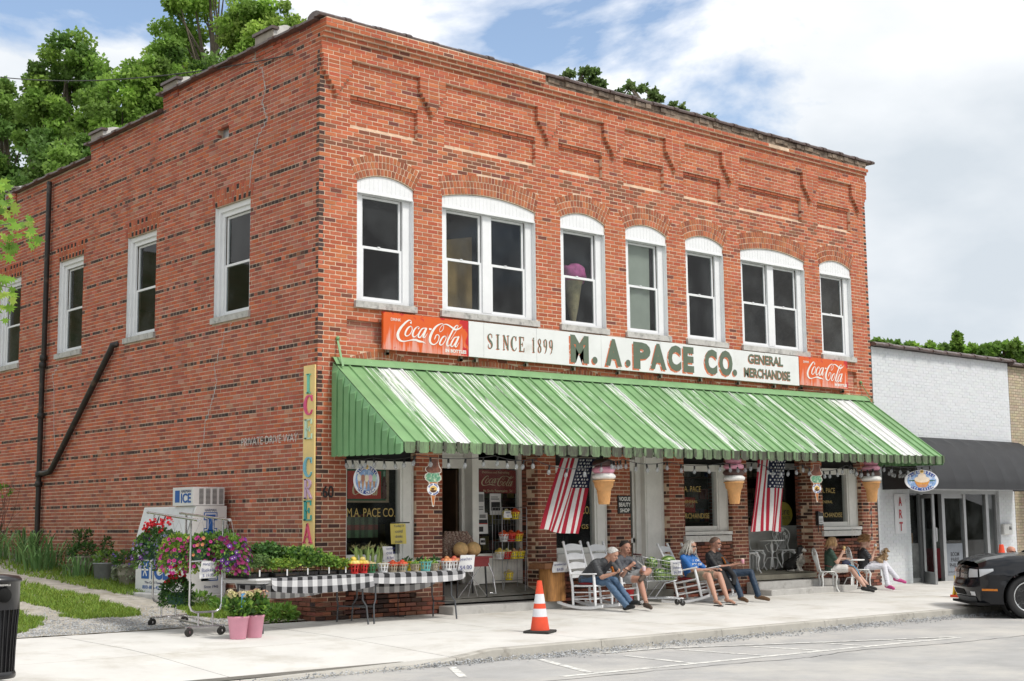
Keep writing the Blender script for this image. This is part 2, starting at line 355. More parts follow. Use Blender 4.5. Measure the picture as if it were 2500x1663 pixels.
# loose stones along the kerb and on the drive -----------------------
def stones(name, spots, m, label):
    V = []; F = []; C = []
    base = [(1,0,0),(-.5,.87,0),(-.5,-.87,0),(0,0,.9),(0,0,-.6)]
    fs = [(0,1,3),(1,2,3),(2,0,3),(1,0,4),(2,1,4),(0,2,4)]
    for x, y, z, s in spots:
        a = rnd.uniform(0, 6.28); ca, sa = math.cos(a), math.sin(a); k = len(V); q = rnd.uniform(.6,1.2); v = rnd.uniform(.45,1.25)
        for px, py, p_z in base:
            px *= q; V.append((x+s*(px*ca-py*sa), y+s*(px*sa+py*ca), z+s*p_z*.7))
        F += [tuple(i+k for i in f) for f in fs]; C += [(.46*v,.47*v,.48*v)]*6
    g = MB(); g.v, g.f, g.c, g.sm = V, F, C, [False]*len(F)
    return tag(g.build(name, m), label, 'gravel', kind='stuff')
M_stone = mat('stone_chips', rough=.85, var=.1, scale=40, attr=True)
sp = []
for _ in range(5200):
    x = rnd.uniform(-1.6, 11.5) if rnd.random() < .9 else rnd.uniform(-4, 0); wd = .26 if x > -.3 else .10
    y = -4.775 - abs(rnd.gauss(0, wd*.62)); wob = .6+.5*math.sin(x*2.1)+.3*math.sin(x*5.3)
    if rnd.random() > .35+.5*wob: continue
    h = max(0, 1-(-4.775-y)/(wd*1.3)); sp.append((x, y, ROAD_Z+.008+.05*h*rnd.random(), rnd.uniform(.009,.021)))
stones('kerb_gravel', sp, M_stone, 'loose grey stone chips gathered along the kerb')
# the drive beside the store -------------------------------------------
M_drive = mat('drive_gravel', (.42,.39,.34), .95, .22, 5, .6, 120, dirt=((.30,.27,.20), .5, .66, 2.2))
g = MB(); g.sheet(lambda u, v: (-9+9.02*u, .2+18*v, drive_z(.2+18*v)+.002+.012*noise.noise(Vector((u*40, v*60, 0)))), 60, 90)
struct(g.build('driveway', M_drive))
POLY = [[(-1.3,9.19),(-1.52,7.54),(-1.35,6.17),(-1.26,4.68),(-.98,3.89),(-.02,3.89),(-.02,16),(-1.5,16)],
        [(-1.95,7.5),(-1.9,4.97),(-1.72,4.22),(-1.80,3.6),(-2.93,3.0),(-3.3,4.37),(-3.4,9),(-2.0,9)],
        [(-2.89,3.1),(-1.95,3.4),(-1.85,2.44),(-2.0,1.6),(-3.15,1.55)],
        [(-3.52,2.85),(-3.52,2.3),(-3.69,1.5),(-4.06,.62),(-4.6,.5),(-7,.6),(-7,4)],
        [(-1.1,2.45),(-.75,2.5),(-.05,2.5),(-.05,.55),(-.47,.5),(-1.19,.77),(-1.37,1.59)],
        [(-9,2.5),(-5,2.6),(-3.6,5),(-3.6,16),(-9,16)], [(-2.3,9),(-3.4,9),(-3.5,16),(-1.6,16)]]
def inside(p, poly):
    r_ = False; x, y = p
    for i in range(len(poly)):
        (x0,y0),(x1,y1) = poly[i-1], poly[i]
        if (y0 > y) != (y1 > y) and x < (x1-x0)*(y-y0)/(y1-y0)+x0: r_ = not r_
    return r_
def grassy(x, y):
    dx = .22*noise.noise(Vector((x*2,y*2,1))) + .1*noise.noise(Vector((x*7,y*7,4))); dy = .3*noise.noise(Vector((x*2,y*2,9)))
    return any(inside((x+dx,y+dy), q) for q in POLY)
g = MB()
def blade(g, x, y, z, h, wd, lean, c):
    a = rnd.uniform(0, 6.28); b = a+rnd.uniform(-1,1)+1.57
    ux, uy = math.cos(a)*wd, math.sin(a)*wd; lx, ly = math.cos(b)*lean*h, math.sin(b)*lean*h
    g.add([(x-ux,y-uy,z),(x+ux,y+uy,z),(x+lx*.4+ux*.6,y+ly*.4+uy*.6,z+h*.6),(x+lx*.4-ux*.6,y+ly*.4-uy*.6,z+h*.6),(x+lx,y+ly,z+h)], [(0,1,2,3),(3,2,4)], c)
n_ = 0
while n_ < 70000:
    if rnd.random() < .8: x, y = rnd.uniform(-5.2, 0), .4+abs(rnd.gauss(0, 3.6))
    else: x, y = rnd.uniform(-9, -.05), rnd.uniform(.5, 15)
    n_ += 1
    if y > 15.8 or not grassy(x, y): continue
    v = rnd.uniform(.7, 1.3); t = rnd.random()
    blade(g, x, y, drive_z(y), rnd.uniform(.03,.085)*(1.25 if x > -1.2 else 1), rnd.uniform(.004,.009)*(1+y*.09), rnd.uniform(.3,1.1), (.17*v+.09*t, .30*v+.05*t, .045*v))
M_grass = mat('grass_blade', rough=.7, var=0, attr=True, trans=.35)
tag(g.build('grass', M_grass), 'short green grass along the drive beside the store', 'grass', kind='stuff')
sp = []
while len(sp) < 4200:
    x, y = rnd.uniform(-5.0, -1.0), .22+abs(rnd.gauss(0, 1.1))
    if y > 7 or (grassy(x, y) and rnd.random() < .93): continue
    sp.append((x, y, drive_z(y)+.004, rnd.uniform(.008,.02)))
stones('drive_gravel', sp, M_stone, 'grey gravel spread at the mouth of the drive')
# ================================================================== THE BRICK STORE
store = thing('store_building', 'two-storey red brick general store with white arched windows', 'building')
WX, CZ = 14.78, .07          # facade width, height of one brick course
rb = random.Random(5)
MORTAR_F, MORTAR_S = srgb(214,168,134), srgb(196,150,122)
M_brick = mat('brick', rough=.9, var=.10, scale=30, bump=.35, bscale=90, attr=True, dirt=((.12,.08,.055), .62, .95, .9))
M_brick_low = M_brick
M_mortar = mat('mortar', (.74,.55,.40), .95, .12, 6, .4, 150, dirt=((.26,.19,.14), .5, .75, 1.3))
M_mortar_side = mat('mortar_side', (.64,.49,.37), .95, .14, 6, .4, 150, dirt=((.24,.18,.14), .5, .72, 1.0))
class Bricks:
    def __init__(s): s.V = []; s.C = []
    def put(s, P, c): s.V.append(P); s.C.append(c)
def jit(c, v=.13, h=.06):
    k = .93*rb.uniform(1-v, 1+v); return (max(0,c[0]*k*rb.uniform(1-h,1+h)), max(0,c[1]*k*rb.uniform(1-h*1.5,1+h*1.5)), max(0,c[2]*k*rb.uniform(1-h*1.5,1+h*1.5)))
def brick8(O, U, Nn, u0, u1, z0, z1, dout, dback):
    """eight corners, outer face first; O + u*U + z, Nn points out of the wall"""
    r = []
    for d in (dout, -dback):
        for u, z in ((u0,z0),(u1,z0),(u1,z1),(u0,z1)):
            r.append((O[0]+U[0]*u+Nn[0]*d, O[1]+U[1]*u+Nn[1]*d, O[2]+z))
    return r
BF = [(0,1,2,3),(0,4,5,1),(1,5,6,2),(2,6,7,3),(3,7,4,0)]
def field(B, O, U, Nn, u0, u1, k0, k1, excl, colf, proud=0., depth=.085, hdr=None, seed=0, quoin0=False, quoin1=False):
    """courses k0..k1 of running bond between u0 and u1, minus excl(z) intervals"""
    BL, J = .202, .0155
    flip = (U[0]*Nn[1]-U[1]*Nn[0]) > 0
    for k in range(k0, k1):
        z0, z1 = k*CZ + J/2, (k+1)*CZ - J/2; zm = (z0+z1)/2
        free = [(u0, u1)]
        for a, b in excl(zm):
            nf = []
            for p, q in free:
                if b <= p or a >= q: nf.append((p, q)); continue
                if a > p: nf.append((p, a))
                if b < q: nf.append((b, q))
            free = nf
        header = bool(hdr and hdr(k)); step = (.0975 if header else BL) + J
        off = ((k % 2)*.5)*step + (seed*.037 % step)
        for p, q in free:
            if q - p < .02: continue
            edges = [p]; i = math.floor((p - off)/step) + 1
            while off + i*step < q - .035:
                e = off + i*step
                if e > edges[-1] + .045: edges.append(e)
                i += 1
            edges.append(q)
            for a, b in zip(edges[:-1], edges[1:]):
                a2 = a + (J/2 if a > p + 1e-6 else 0); b2 = b - (J/2 if b < q - 1e-6 else 0)
                if b2 - a2 < .012: continue
                d = proud + rb.uniform(-.0022, .0022)
                qn = (quoin0 and a < u0+1e-4 and b-a < .16) or (quoin1 and b > u1-1e-4 and b-a < .16)
                dz = rb.uniform(-.0012,.0012)
                B.put(brick8(O, U, Nn, a2+rb.uniform(-.001,.001), b2+rb.uniform(-.001,.001), z0+dz, z1+dz, d, depth), colf((a+b)/2, zm, header, qn))
def finish_bricks(B, parent, m, near=None, count=0):
    """the bricks showing largest become parts of their own; the rest one mass"""
    V = np.array(B.V, dtype=np.float32); C = np.array(B.C, dtype=np.float32)
    sel = np.zeros(len(V), bool)
    if count:
        cen = V.mean(axis=1); d = np.linalg.norm(cen - np.array(CAM), axis=1) + np.where((cen[:,2] > near[0]) & (cen[:,2] < near[1]), 0, 999)
        sel[np.argsort(d)[:count]] = True
        for i in np.nonzero(sel)[0]:
            o = V[i].mean(axis=0); me = bpy.data.meshes.new('brick'); me.from_pydata((V[i]-o).tolist(), [], BF)
            at = me.color_attributes.new('Col', 'FLOAT_COLOR', 'CORNER'); at.data.foreach_set('color', [*map(float, C[i]), 1.]*20); me.materials.append(m)
            link('brick', me, m, parent, loc=tuple(map(float, o)))
    V = V[~sel]; C = C[~sel]; n = len(V)
    me = bpy.data.meshes.new('brickwork')
    me.vertices.add(n*8); me.vertices.foreach_set('co', V.reshape(-1))
    fi = (np.array(BF)[None] + (np.arange(n)*8)[:,None,None]).reshape(-1).astype(np.int32)
    me.loops.add(len(fi)); me.loops.foreach_set('vertex_index', fi)
    me.polygons.add(n*5); me.polygons.foreach_set('loop_start', np.arange(0, n*20, 4, dtype=np.int32)); me.polygons.foreach_set('loop_total', np.full(n*5, 4, np.int32))
    me.polygons.foreach_set('use_smooth', np.zeros(n*5, bool)); me.update(calc_edges=True); me.validate()
    at = me.color_attributes.new('Col', 'FLOAT_COLOR', 'POINT')
    cc = np.ones((n*8, 4), np.float32); cc[:,:3] = np.repeat(C, 8, axis=0); at.data.foreach_set('color', cc.reshape(-1))
    o = link('brickwork', me, m, parent); o['kind'] = 'stuff'; return o
# ---- window openings of the front -------------------------------------------------
SING, DOUB = 1.155, 2.145
WIN = [(.733,SING),(2.482,DOUB),(5.232,SING),(6.931,SING),(8.627,SING),(10.315,DOUB),(12.985,SING)]
ZS, ZH, ZSP, RISE, RING = 5.01, 6.80, 6.985, .145, .345
def arc(x0, wd, zsp, rise):
    Rr = (wd*wd/4 + rise*rise)/(2*rise); return x0+wd/2, zsp+rise-Rr, Rr
ARCS = [arc(x0, wd, ZSP, RISE if wd < 2 else .135) for x0, wd in WIN]
# storefront bays under the awning: (x0, x1) openings with low relieving arches
BAYS = [(.55,1.93),(2.467,4.60),(5.03,6.37),(6.92,7.99),(8.416,9.83),(10.30,12.42),(12.79,14.196)]
BZ, BR = 3.80, .20
BARC = [arc(a, b-a, BZ, BR) for a, b in BAYS]
def front_excl(z):
    ex = []
    for (x0, wd), (cx, cz, Rr) in zip(WIN, ARCS):
        if 4.905 <= z < ZS: ex.append((x0-.05, x0+wd+.03))
        elif ZS <= z < ZSP: ex.append((x0, x0+wd))
        elif z >= ZSP-.05:
            ro = Rr+RING; h = z-cz
            if h < ro:
                s = math.sqrt(ro*ro-h*h); a0 = wd/2/Rr; lim = (z-cz)*math.tan(math.asin(min(.99,a0)))
                s = min(s, lim+.0); 
                if s > 0: ex.append((cx-s, cx+s))
    for (a, b), (cx, cz, Rr) in zip(BAYS, BARC):
        if z < BZ: ex.append((a, b))
        elif z < BZ+.6:
            ro = Rr+.23; h = z-cz
            if h < ro:
                s = min(math.sqrt(ro*ro-h*h), h*math.tan(math.asin(min(.99,(b-a)/2/Rr)))); ex.append((cx-s, cx+s))
    return ex
PEN = [.30, 2.245, 4.925, 6.62, 8.33, 10.03, 12.70, 14.48]     # stepped pendants hang here
PANELS = []                                                      # recessed panels between them
for a, b in zip(PEN[:-1], PEN[1:]): PANELS.append((a+.29, b-.28))
LOWP = [(.545,1.93),(12.85,14.2)]
ZP0, ZP1, ZB = 7.855, 8.395, 8.985
def pan_excl(z):
    ex = front_excl(z)
    if ZP0 <= z < ZP1: ex += PANELS
    if 4.345 <= z < 4.70: ex += LOWP
    return ex
RED = [srgb(188,102,68), srgb(180,95,64), srgb(196,111,74), srgb(174,91,64), srgb(188,106,76)]
SIDE = [srgb(186,100,74), srgb(176,94,74), srgb(192,109,84), srgb(170,89,68), srgb(196,104,70), srgb(182,108,88)]
DARK = [srgb(78,56,50), srgb(66,48,44), srgb(96,66,56), srgb(84,62,58)]
BROWN = [srgb(150,92,72), srgb(140,84,68), srgb(158,100,78), srgb(128,78,64), srgb(144,96,80)]
def col_front(u, z, header, q):
    if q: return jit(rb.choice(DARK), .15)
    if z < 2.9:
        t = min(1, max(0, (2.9-z)/1.6)); a, b = rb.choice(RED), rb.choice(BROWN)
        c = tuple(p*(1-t)+r_*t for p, r_ in zip(a, b))
        if rb.random() < .10: c = rb.choice(DARK)
        return jit(c, .16)
    if 7.45 < z < 7.9 and rb.random() < .3: return jit(srgb(140,86,64), .15)
    if rb.random() < .03: return jit(srgb(124,72,60), .15)
    return jit(rb.choice(RED), .10)
def col_side(u, z, header, q):
    if q: return jit(rb.choice(DARK), .15)
    if header: return jit(rb.choice(DARK) if rb.random() < .58 else rb.choice(SIDE+BROWN), .16)
    t = min(1, max(0, (3.0-z)/2.2))
    if rb.random() < .02: return jit(srgb(190,132,112), .1)
    if rb.random() < .04: return jit(srgb(140,80,68), .12)
    a, b = rb.choice(SIDE), rb.choice(BROWN+[srgb(176,112,86), srgb(166,104,80)])
    return jit(tuple(p*(1-t)+r_*t for p, r_ in zip(a, b)), .08, .04)
BK = Bricks()
FO, FU, FN = (0,0,0), (1,0,0), (0,-1,0)
kB = int(round(ZB/CZ))                # first course of the proud band
field(BK, FO, FU, FN, 0, WX, 0, kB, pan_excl, col_front, 0, quoin0=True, quoin1=True)
# recessed panels
field(BK, FO, FU, FN, 0, WX, int(ZP0/CZ)+1, int(ZP1/CZ)+1, lambda z: [(-1, PANELS[0][0])]+[(a[1], b[0]) for a, b in zip(PANELS[:-1], PANELS[1:])]+[(PANELS[-1][1], 99)], col_front, -.075, .13)
field(BK, FO, FU, FN, 0, WX, 62, 68, lambda z: [(-1,LOWP[0][0]),(LOWP[0][1],LOWP[1][0]),(LOWP[1][1],99)], lambda u,z,h,q: jit(srgb(192,122,100),.08), -.075, .13)
# proud band, corbel courses, pendants
field(BK, FO, FU, FN, 0, WX, kB, kB+2, lambda z: [], col_front, .065, .13)
field(BK, FO, FU, FN, 0, WX, kB+2, kB+4, lambda z: [], col_front, .040, .13)
field(BK, FO, FU, FN, -.0, WX, kB+4, kB+5, lambda z: [], col_front, .090, .15)
field(BK, FO, FU, FN, -.0, WX, kB+5, kB+6, lambda z: [(11.2,11.9)], col_front, .135, .22)
field(BK, FO, FU, FN, -.0, WX, kB+6, kB+8, lambda z: [(4.75,WX)] + ([(1.85,2.6)] if z > 9.49 else []), col_front, .18, .26)
for c in PEN:
    for i in range(9):
        k = kB-1-i; zt = k*CZ
        hw = .275 if i < 4 else max(.035, .275-(i-3)*.052)
        a, b = max(.0, c-hw), min(WX, c+hw)
        field(BK, FO, FU, FN, a, b, k, k+1, lambda z: [], col_front, .07 if i < 8 else .08, .06, seed=i*3+c)
for a, b in PANELS:        # header course that caps each recessed panel
    field(BK, FO, FU, FN, a-.0, b+.0, int(ZP1/CZ), int(ZP1/CZ)+1, lambda z: [], col_front, -.03, .08)
# arch rings
def ring(B, cx, cz, Rr, half, r0, rows, th, tones, yo=0.):
    a0 = math.asin(min(.999, half/Rr))
    for j in range(rows):
        ra, rbb = r0+j*th+.0075, r0+(j+1)*th-.0075; n = max(8, int(2*a0*((ra+rbb)/2)/.073))
        for i in range(n):
            t0 = -a0+2*a0*i/n; t1 = -a0+2*a0*(i+1)/n; g_ = .0075/ra; P = []
            for d in (.002+yo+rb.uniform(-.002,.002), -.085):
                for t, rr in ((t0+g_,ra),(t1-g_,ra),(t1-g_,rbb),(t0+g_,rbb)): P.append((cx+rr*math.sin(t), -d, cz+rr*math.cos(t)))
            B.put(P, jit(rb.choice(tones), .13))
TAN = [srgb(178,104,70), srgb(168,96,66), srgb(188,114,78), srgb(150,88,64)]
for (x0, wd), (cx, cz, Rr) in zip(WIN, ARCS): ring(BK, cx, cz, Rr, wd/2, Rr+.005, 3, RING/3, TAN)
for (a, b), (cx, cz, Rr) in zip(BAYS, BARC): ring(BK, cx, cz, Rr, (b-a)/2, Rr+.005, 2, .113, TAN)
# ---- side wall along the drive -----------------------------------------------------
SY = 21.0
SWIN = [(2.089,1.21),(5.485,1.2),(8.664,1.2),(11.878,1.2),(15.1,1.2)]
SZT = 7.0
STEPS = [(0,2.0,9.50),(2.0,5.33,9.50),(5.33,8.46,9.19),(8.46,12.3,8.92),(12.3,16.0,8.6),(16.0,SY+1,8.3)]
def side_top(y):
    for a, b, z in STEPS:
        if a <= y < b: return z
    return 8.3
def side_excl(z):
    ex = []
    for y0, wd in SWIN:
        if 4.93 <= z < 5.035: ex.append((y0-.04, y0+wd+.04))
        elif 5.035 <= z < SZT: ex.append((y0, y0+wd))
        elif SZT <= z < SZT+.30: ex.append((y0-.07-(z-SZT)*.2, y0+wd+.07+(z-SZT)*.2))
    for a, b, zt in STEPS:
        if z > zt: ex.append((a, b))
    if 8.21 <= z < 8.43: ex.append((2.86, 3.26))
    return ex
SO, SU, SN = (0,0,0), (0,1,0), (-1,0,0)
field(BK, SO, SU, SN, 0, SY, 0, 137, side_excl, col_side, 0, hdr=lambda k: k % 7 == 5, quoin0=True, seed=2)
for y0, wd in SWIN:        # jack arches of upright bricks
    n = 17; a, b = y0-.07, y0+wd+.07
    for i in range(n):
        sp_ = lambda t, z: (a+(b-a)*t) + (t-.5)*.12*(z-SZT)/.3
        t0, t1 = (i+.10)/n, (i+.90)/n; cuts = [(0,.09),(.10,.30)] if i % 2 else [(0,.20),(.21,.30)]
        for ca, cb in cuts:
            z0, z1 = SZT+ca+.004, SZT+cb-.004; P = []
            for d in (.002, -.085):
                for t, z in ((t0,z0),(t1,z0),(t1,z1),(t0,z1)): P.append((-d, sp_(t,z), z))
            BK.put(P, jit(srgb(58,44,40) if (cb-ca) < .095 and rb.random() < .7 else rb.choice([srgb(190,106,74), srgb(178,96,70)]), .12))
# pilaster faces under the parapet caps, plinth
for a, b, zt in ((1.15,1.95,9.63),(4.72,5.3,9.62),(7.85,8.45,9.3),(12.3,12.9,9.0)):
    field(BK, SO, SU, SN, a, b, int(side_top(a)/CZ)-1, int(zt/CZ), lambda z: [], col_side, .02, .09, seed=3)
field(BK, (0,0,0), FU, FN, -.04, 2.47, -1, 4, lambda z: [], lambda u,z,h,q: jit(rb.choice(DARK+BROWN+[srgb(98,62,50)]), .15), .05, .1, seed=4)
field(BK, (0,0,0), FU, FN, 4.6, 10.3, -1, 3, lambda z: [(6.92,7.99)], lambda u,z,h,q: jit(rb.choice(DARK+BROWN), .15), .04, .1, seed=6)
field(BK, (0,0,0), FU, FN, 12.42, WX, -1, 3, lambda z: [], lambda u,z,h,q: jit(rb.choice(DARK+BROWN), .15), .04, .1, seed=6)
field(BK, SO, SU, SN, -.05, 1.2, -1, 5, lambda z: [], lambda u,z,h,q: jit(rb.choice(BROWN+[srgb(150,96,76)]), .15), .04, .1, seed=8)
# window aprons under the shop windows and faces of the recessed entrances
def colb(u, z, h, q): return jit(rb.choice(BROWN+DARK[:1]), .15)
for a, b, zt in ((.55,1.93,.86),(5.03,6.37,.84),(8.416,9.83,1.05),(12.79,14.196,1.10)): field(BK, FO, FU, FN, a, b, 0, int(zt/CZ), lambda z: [], colb, -.02, .1, seed=2)
for x, d, nx in ((4.60,.42,-1),(12.42,.43,-1),(2.467,.6,1),(10.30,.98,1),(7.99,.3,-1),(9.83,.25,-1),(14.196,.25,-1),(1.93,.25,-1),(6.37,.2,-1)):
    field(BK, (x,0,0), (0,1,0), (nx,0,0), 0.002, d, 0, 52, lambda z: [], colb, .001, .06, seed=x)
# ---- mortar bodies behind the bricks --------------------------------------------
def slabs(mb, uvals, zvals, test, put):
    for a, b in zip(uvals[:-1], uvals[1:]):
        run = None
        for c, d in zip(zvals[:-1], zvals[1:]):
            if b-a < 1e-6 or d-c < 1e-6: continue
            put(mb, a, b, c, d, test((a+b)/2, (c+d)/2))
us = sorted({0., WX, *[x for x0, wd in WIN for x in (x0, x0+wd)], *[x for p in PANELS+LOWP+BAYS for x in p]})
zs = sorted({-.3, BZ, 4.345, 4.70, ZS, ZSP, ZP0, ZP1, ZB, 9.53, BZ+.42, ZSP+.47})
def ft(u, z):
    for (x0, wd) in WIN:
        if x0 < u < x0+wd and ZS < z < ZSP+.47: return 'A' if z > ZSP else None
    for a, b in BAYS:
        if a < u < b and z < BZ+.42: return 'A' if z > BZ else None
    if ZP0 < z < ZP1 and any(a < u < b for a, b in PANELS): return .080
    if 4.345 < z < 4.70 and any(a < u < b for a, b in LOWP): return .080
    return .0045
def fput(mb, a, b, c, d, y):
    if y is None or y == 'A': return
    mb.box(max(a,.008), min(b,WX-.008), y, .30, c, d)
g = MB(); slabs(g, us, zs, ft, fput)
def arch_fill(g, x0, x1, cx, cz, Rr, ztop, y):
    n = 20
    for i in range(n):
        a = x0+(x1-x0)*i/n; b = x0+(x1-x0)*(i+1)/n; za = cz+math.sqrt(Rr*Rr-(a-cx)**2); zb = cz+math.sqrt(Rr*Rr-(b-cx)**2)
        g.add([(a,y,za),(b,y,zb),(b,y,ztop),(a,y,ztop),(a,.3,za),(b,.3,zb)], [(0,1,2,3),(0,4,5,1)])
for (x0, wd), (cx, cz, Rr) in zip(WIN, ARCS): arch_fill(g, x0, x0+wd, cx, cz, Rr, ZSP+.47, .0045)
for (a, b), (cx, cz, Rr) in zip(BAYS, BARC): arch_fill(g, a, b, cx, cz, Rr, BZ+.42, .0045)
A_, B_ = .008, WX-.008
g.box(A_, B_, -.060, .3, 8.957, 9.097); g.box(A_, B_, -.035, .3, 9.097, 9.237); g.box(A_, B_, -.085, .3, 9.237, 9.307); g.box(A_, B_, -.130, .3, 9.307, 9.377); g.box(A_, 4.75, -.175, .3, 9.377, 9.53)
for c in PEN:
    for i in range(9):
        hw = .275 if i < 4 else max(.035, .275-(i-3)*.052); k = kB-1-i; g.box(max(.003,c-hw+.004), min(WX-.003,c+hw-.004), -.065, .01, k*CZ+.003, (k+1)*CZ+.003)
front_wall = g.build('front_wall', M_mortar, store)
M_bed = mat('old_bedding', (.26,.20,.15), .95, .3, 5, .8, 25, dirt=((.12,.09,.07), .45, .62, 3))
g = MB()                    # rough bedding left where the top courses have come away
for i in range(70):
    a = 4.75+(WX-4.75)*i/70; b = 4.75+(WX-4.75)*(i+1)/70; g.box(a, b, -.06-rb.uniform(0,.03), .3, 9.38, 9.45); g.box(a, b, -.07-rb.uniform(0,.04), .3, 9.451, 9.54)
g.build('broken_cornice', M_bed, store)
g = MB(); sus = sorted({0., SY, *[v for y0, wd in SWIN for v in (y0, y0+wd)], *[v for a, b, z in STEPS for v in (a, min(b, SY))], 2.86, 3.26})
szs = sorted({-.3, 5.035, SZT, 8.21, 8.43, *[z for a, b, z in STEPS]})
def stt(u, z):
    if any(y0 < u < y0+wd and 5.035 < z < SZT for y0, wd in SWIN): return None
    if z > side_top(u): return None
    if 2.86 < u < 3.26 and 8.21 < z < 8.43: return None
    return .0045
slabs(g, sus, szs, stt, lambda mb, a, b, c, d, y: None if y is None else mb.box(y, .3, a+(.008 if a == 0 else 0), b, c, d))
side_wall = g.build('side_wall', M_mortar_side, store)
# rear, right flank and roof close the body
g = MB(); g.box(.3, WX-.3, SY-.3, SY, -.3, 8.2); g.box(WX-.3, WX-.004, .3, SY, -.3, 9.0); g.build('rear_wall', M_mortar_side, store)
g = MB(); g.add([(.3,.3,9.0),(WX-.3,.3,9.0),(WX-.3,SY-.3,7.9),(.3,SY-.3,7.9)], [(0,1,2,3)]); g.build('roof', mat('roofing', (.10,.10,.10), .9, .2, 3), store)
finish_bricks(BK, store, M_brick, (2.9, 7.0), 300)
# coping tiles ----------------------------------------------------------------------
M_cope = mat('glazed_coping', (.105,.07,.062), .38, .25, 6, .2, 30, dirt=((.24,.22,.20), .56, .72, 4))
def tile_mesh(l):
    g = MB(); prof = [(-.15,-.035),(-.155,.0),(-.12,.03),(-.05,.055),(.05,.06),(.14,.035),(.2,.0),(.2,-.035)]
    n = len(prof)
    for (xa, s), (xb, t) in (((0,1.0),(l*.84,1.0)),((l*.82,1.14),(l,1.16))):
        vs = [(xa, y*s, z*s) for y, z in prof] + [(xb, y*t, z*t) for y, z in prof]
        g.add(vs, [(i, i+1, n+i+1, n+i) for i in range(n-1)] + [tuple(range(n))[::-1], tuple(range(n, 2*n)), (n-1,0,n,2*n-1)], smooth=False)
    me = g.build('coping_tile', M_cope); d = me.data; bpy.data.objects.remove(me); return d
TL = tile_mesh(.62)
x = -.1
while x < WX+.05:
    link('coping_tile', TL, None, store, (x, .02+rb.uniform(-.015,.015), 9.585+rb.uniform(-.006,.006)), (rb.uniform(-.02,.02), rb.uniform(-.012,.012), rb.uniform(-.02,.02))); x += .605
for a, b, z in STEPS:
    b = min(b, SY); n = max(1, round((b-a)/.62)); s = (b-a)/n
    for i in range(n):
        o = link('coping_tile', TL, None, store, (.08, a+s*i+.01, z+.045), (rb.uniform(-.02,.02), rb.uniform(-.012,.012), R(90)+rb.uniform(-.02,.02))); o.scale = (s/.605, 1, 1)
# parapet caps: rough stucco blocks with a rounded tile over them
M_stucco = mat('stucco', (.62,.61,.58), .9, .12, 5, .6, 18, dirt=((.30,.28,.25), .55, .72, 3))
M_stucco2 = mat('stucco_grey', (.36,.32,.27), .92, .15, 5, .5, 18)
for a, b, z0, z1 in ((1.42,1.98,9.50,9.88),(4.78,5.31,9.50,9.82),(7.92,8.45,9.19,9.55),(12.4,12.95,8.80,9.18)):
    h = z1-z0; pr_ = [(.0,-.05),(.0,h*.62)] + [(.02+.50*i/8, h*(.66+.34*math.sin(math.pi*(.1+.75*i/8)))) for i in range(9)] + [(.66,h*.45),(.80,-.05)]
    g = MB(); g.prism([(x, z0+z+.008*rb.uniform(-1,1)) for x, z in pr_][::-1], frame_M((0,b,0),(1,0,0),(0,0,1)), b-a); cp = g.build('parapet_cap', M_stucco, store)
    g = MB(); g.box(-.016, -.002, a-.01, b+.01, z0-.1, z0+h*.66); g.build('cap_end', M_stucco2, cp)
    g = MB(); g.box(-.06, .08, a-.05, b+.04, z0+h*.665, z0+h*.665+.05); g.build('cap_tile', M_cope, cp)
# little square vent in the side wall
g = MB(); g.box(.12, .14, 2.86, 3.26, 8.21, 8.43); g.build('vent_cover', mat('galvanised', (.55,.58,.62), .45, .1, 9, metal=.6), store)
# ---- windows ------------------------------------------------------------------------
M_white = mat('white_vinyl', (.80,.81,.82), .42, .03, 4)
M_oldwhite = mat('old_white_paint', (.82,.81,.77), .6, .05, 5, .2, 40, dirt=((.42,.40,.36), .64, .84, 6))
M_sillstone = mat('sill_stone', (.50,.49,.46), .9, .12, 9, .4, 60, dirt=((.18,.18,.17), .52, .7, 7))
M_pane = glass('window_pane', (.80,.84,.84), .62, .02, .035)
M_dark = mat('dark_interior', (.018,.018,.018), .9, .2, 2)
def arch_poly(x0, x1, cx, cz, Rr, z0, n=16):
    return [(x0, z0), (x1, z0)] + [(x1+(x0-x1)*i/n, cz+math.sqrt(max(0, Rr*Rr-(x1+(x0-x1)*i/n-cx)**2))) for i in range(n+1)]
PX = frame_M((0,0,0), (1,0,0), (0,0,1))            # polygon plane facing the street (normal -y)
def plane_y(y): return frame_M((0,y,0), (1,0,0), (0,0,1))
def sash_window(parts, x0, x1, z0, z1, y, split):
    """one vinyl double-hung pair between x0 and x1"""
    f, p = parts; s = .05
    for a, b, yy in ((z0, split, y), (split-.035, z1, y+.03)):
        f.box(x0, x0+s, yy, yy+.03, a, b); f.box(x1-s, x1, yy, yy+.03, a, b); f.box(x0+s, x1-s, yy, yy+.03, a, a+s*.9); f.box(x0+s, x1-s, yy, yy+.03, b-s*.8, b)
        p.append((x0+s, x1-s, yy+.012, a+s*.9, b-s*.8))
    f.box(x0+.4*(x1-x0), x0+.46*(x1-x0), y-.012, y, split, split+.015)
def finish_window(fr, sash, panes, sill, extra, parent, tf=None):
    w_ = fr.build('window', M_white, parent)
    sash.build('sash', M_white, w_)
    for (a, b, y, c, d) in panes:
        g = MB()
        if tf: g.box(y, y+.004, a, b, c, d)
        else: g.box(a, b, y, y+.004, c, d)
        g.build('pane', M_pane, w_)
    sill.build('sill', M_sillstone, w_)
    if extra: extra.build('arch_panel', M_white, w_)
    return w_
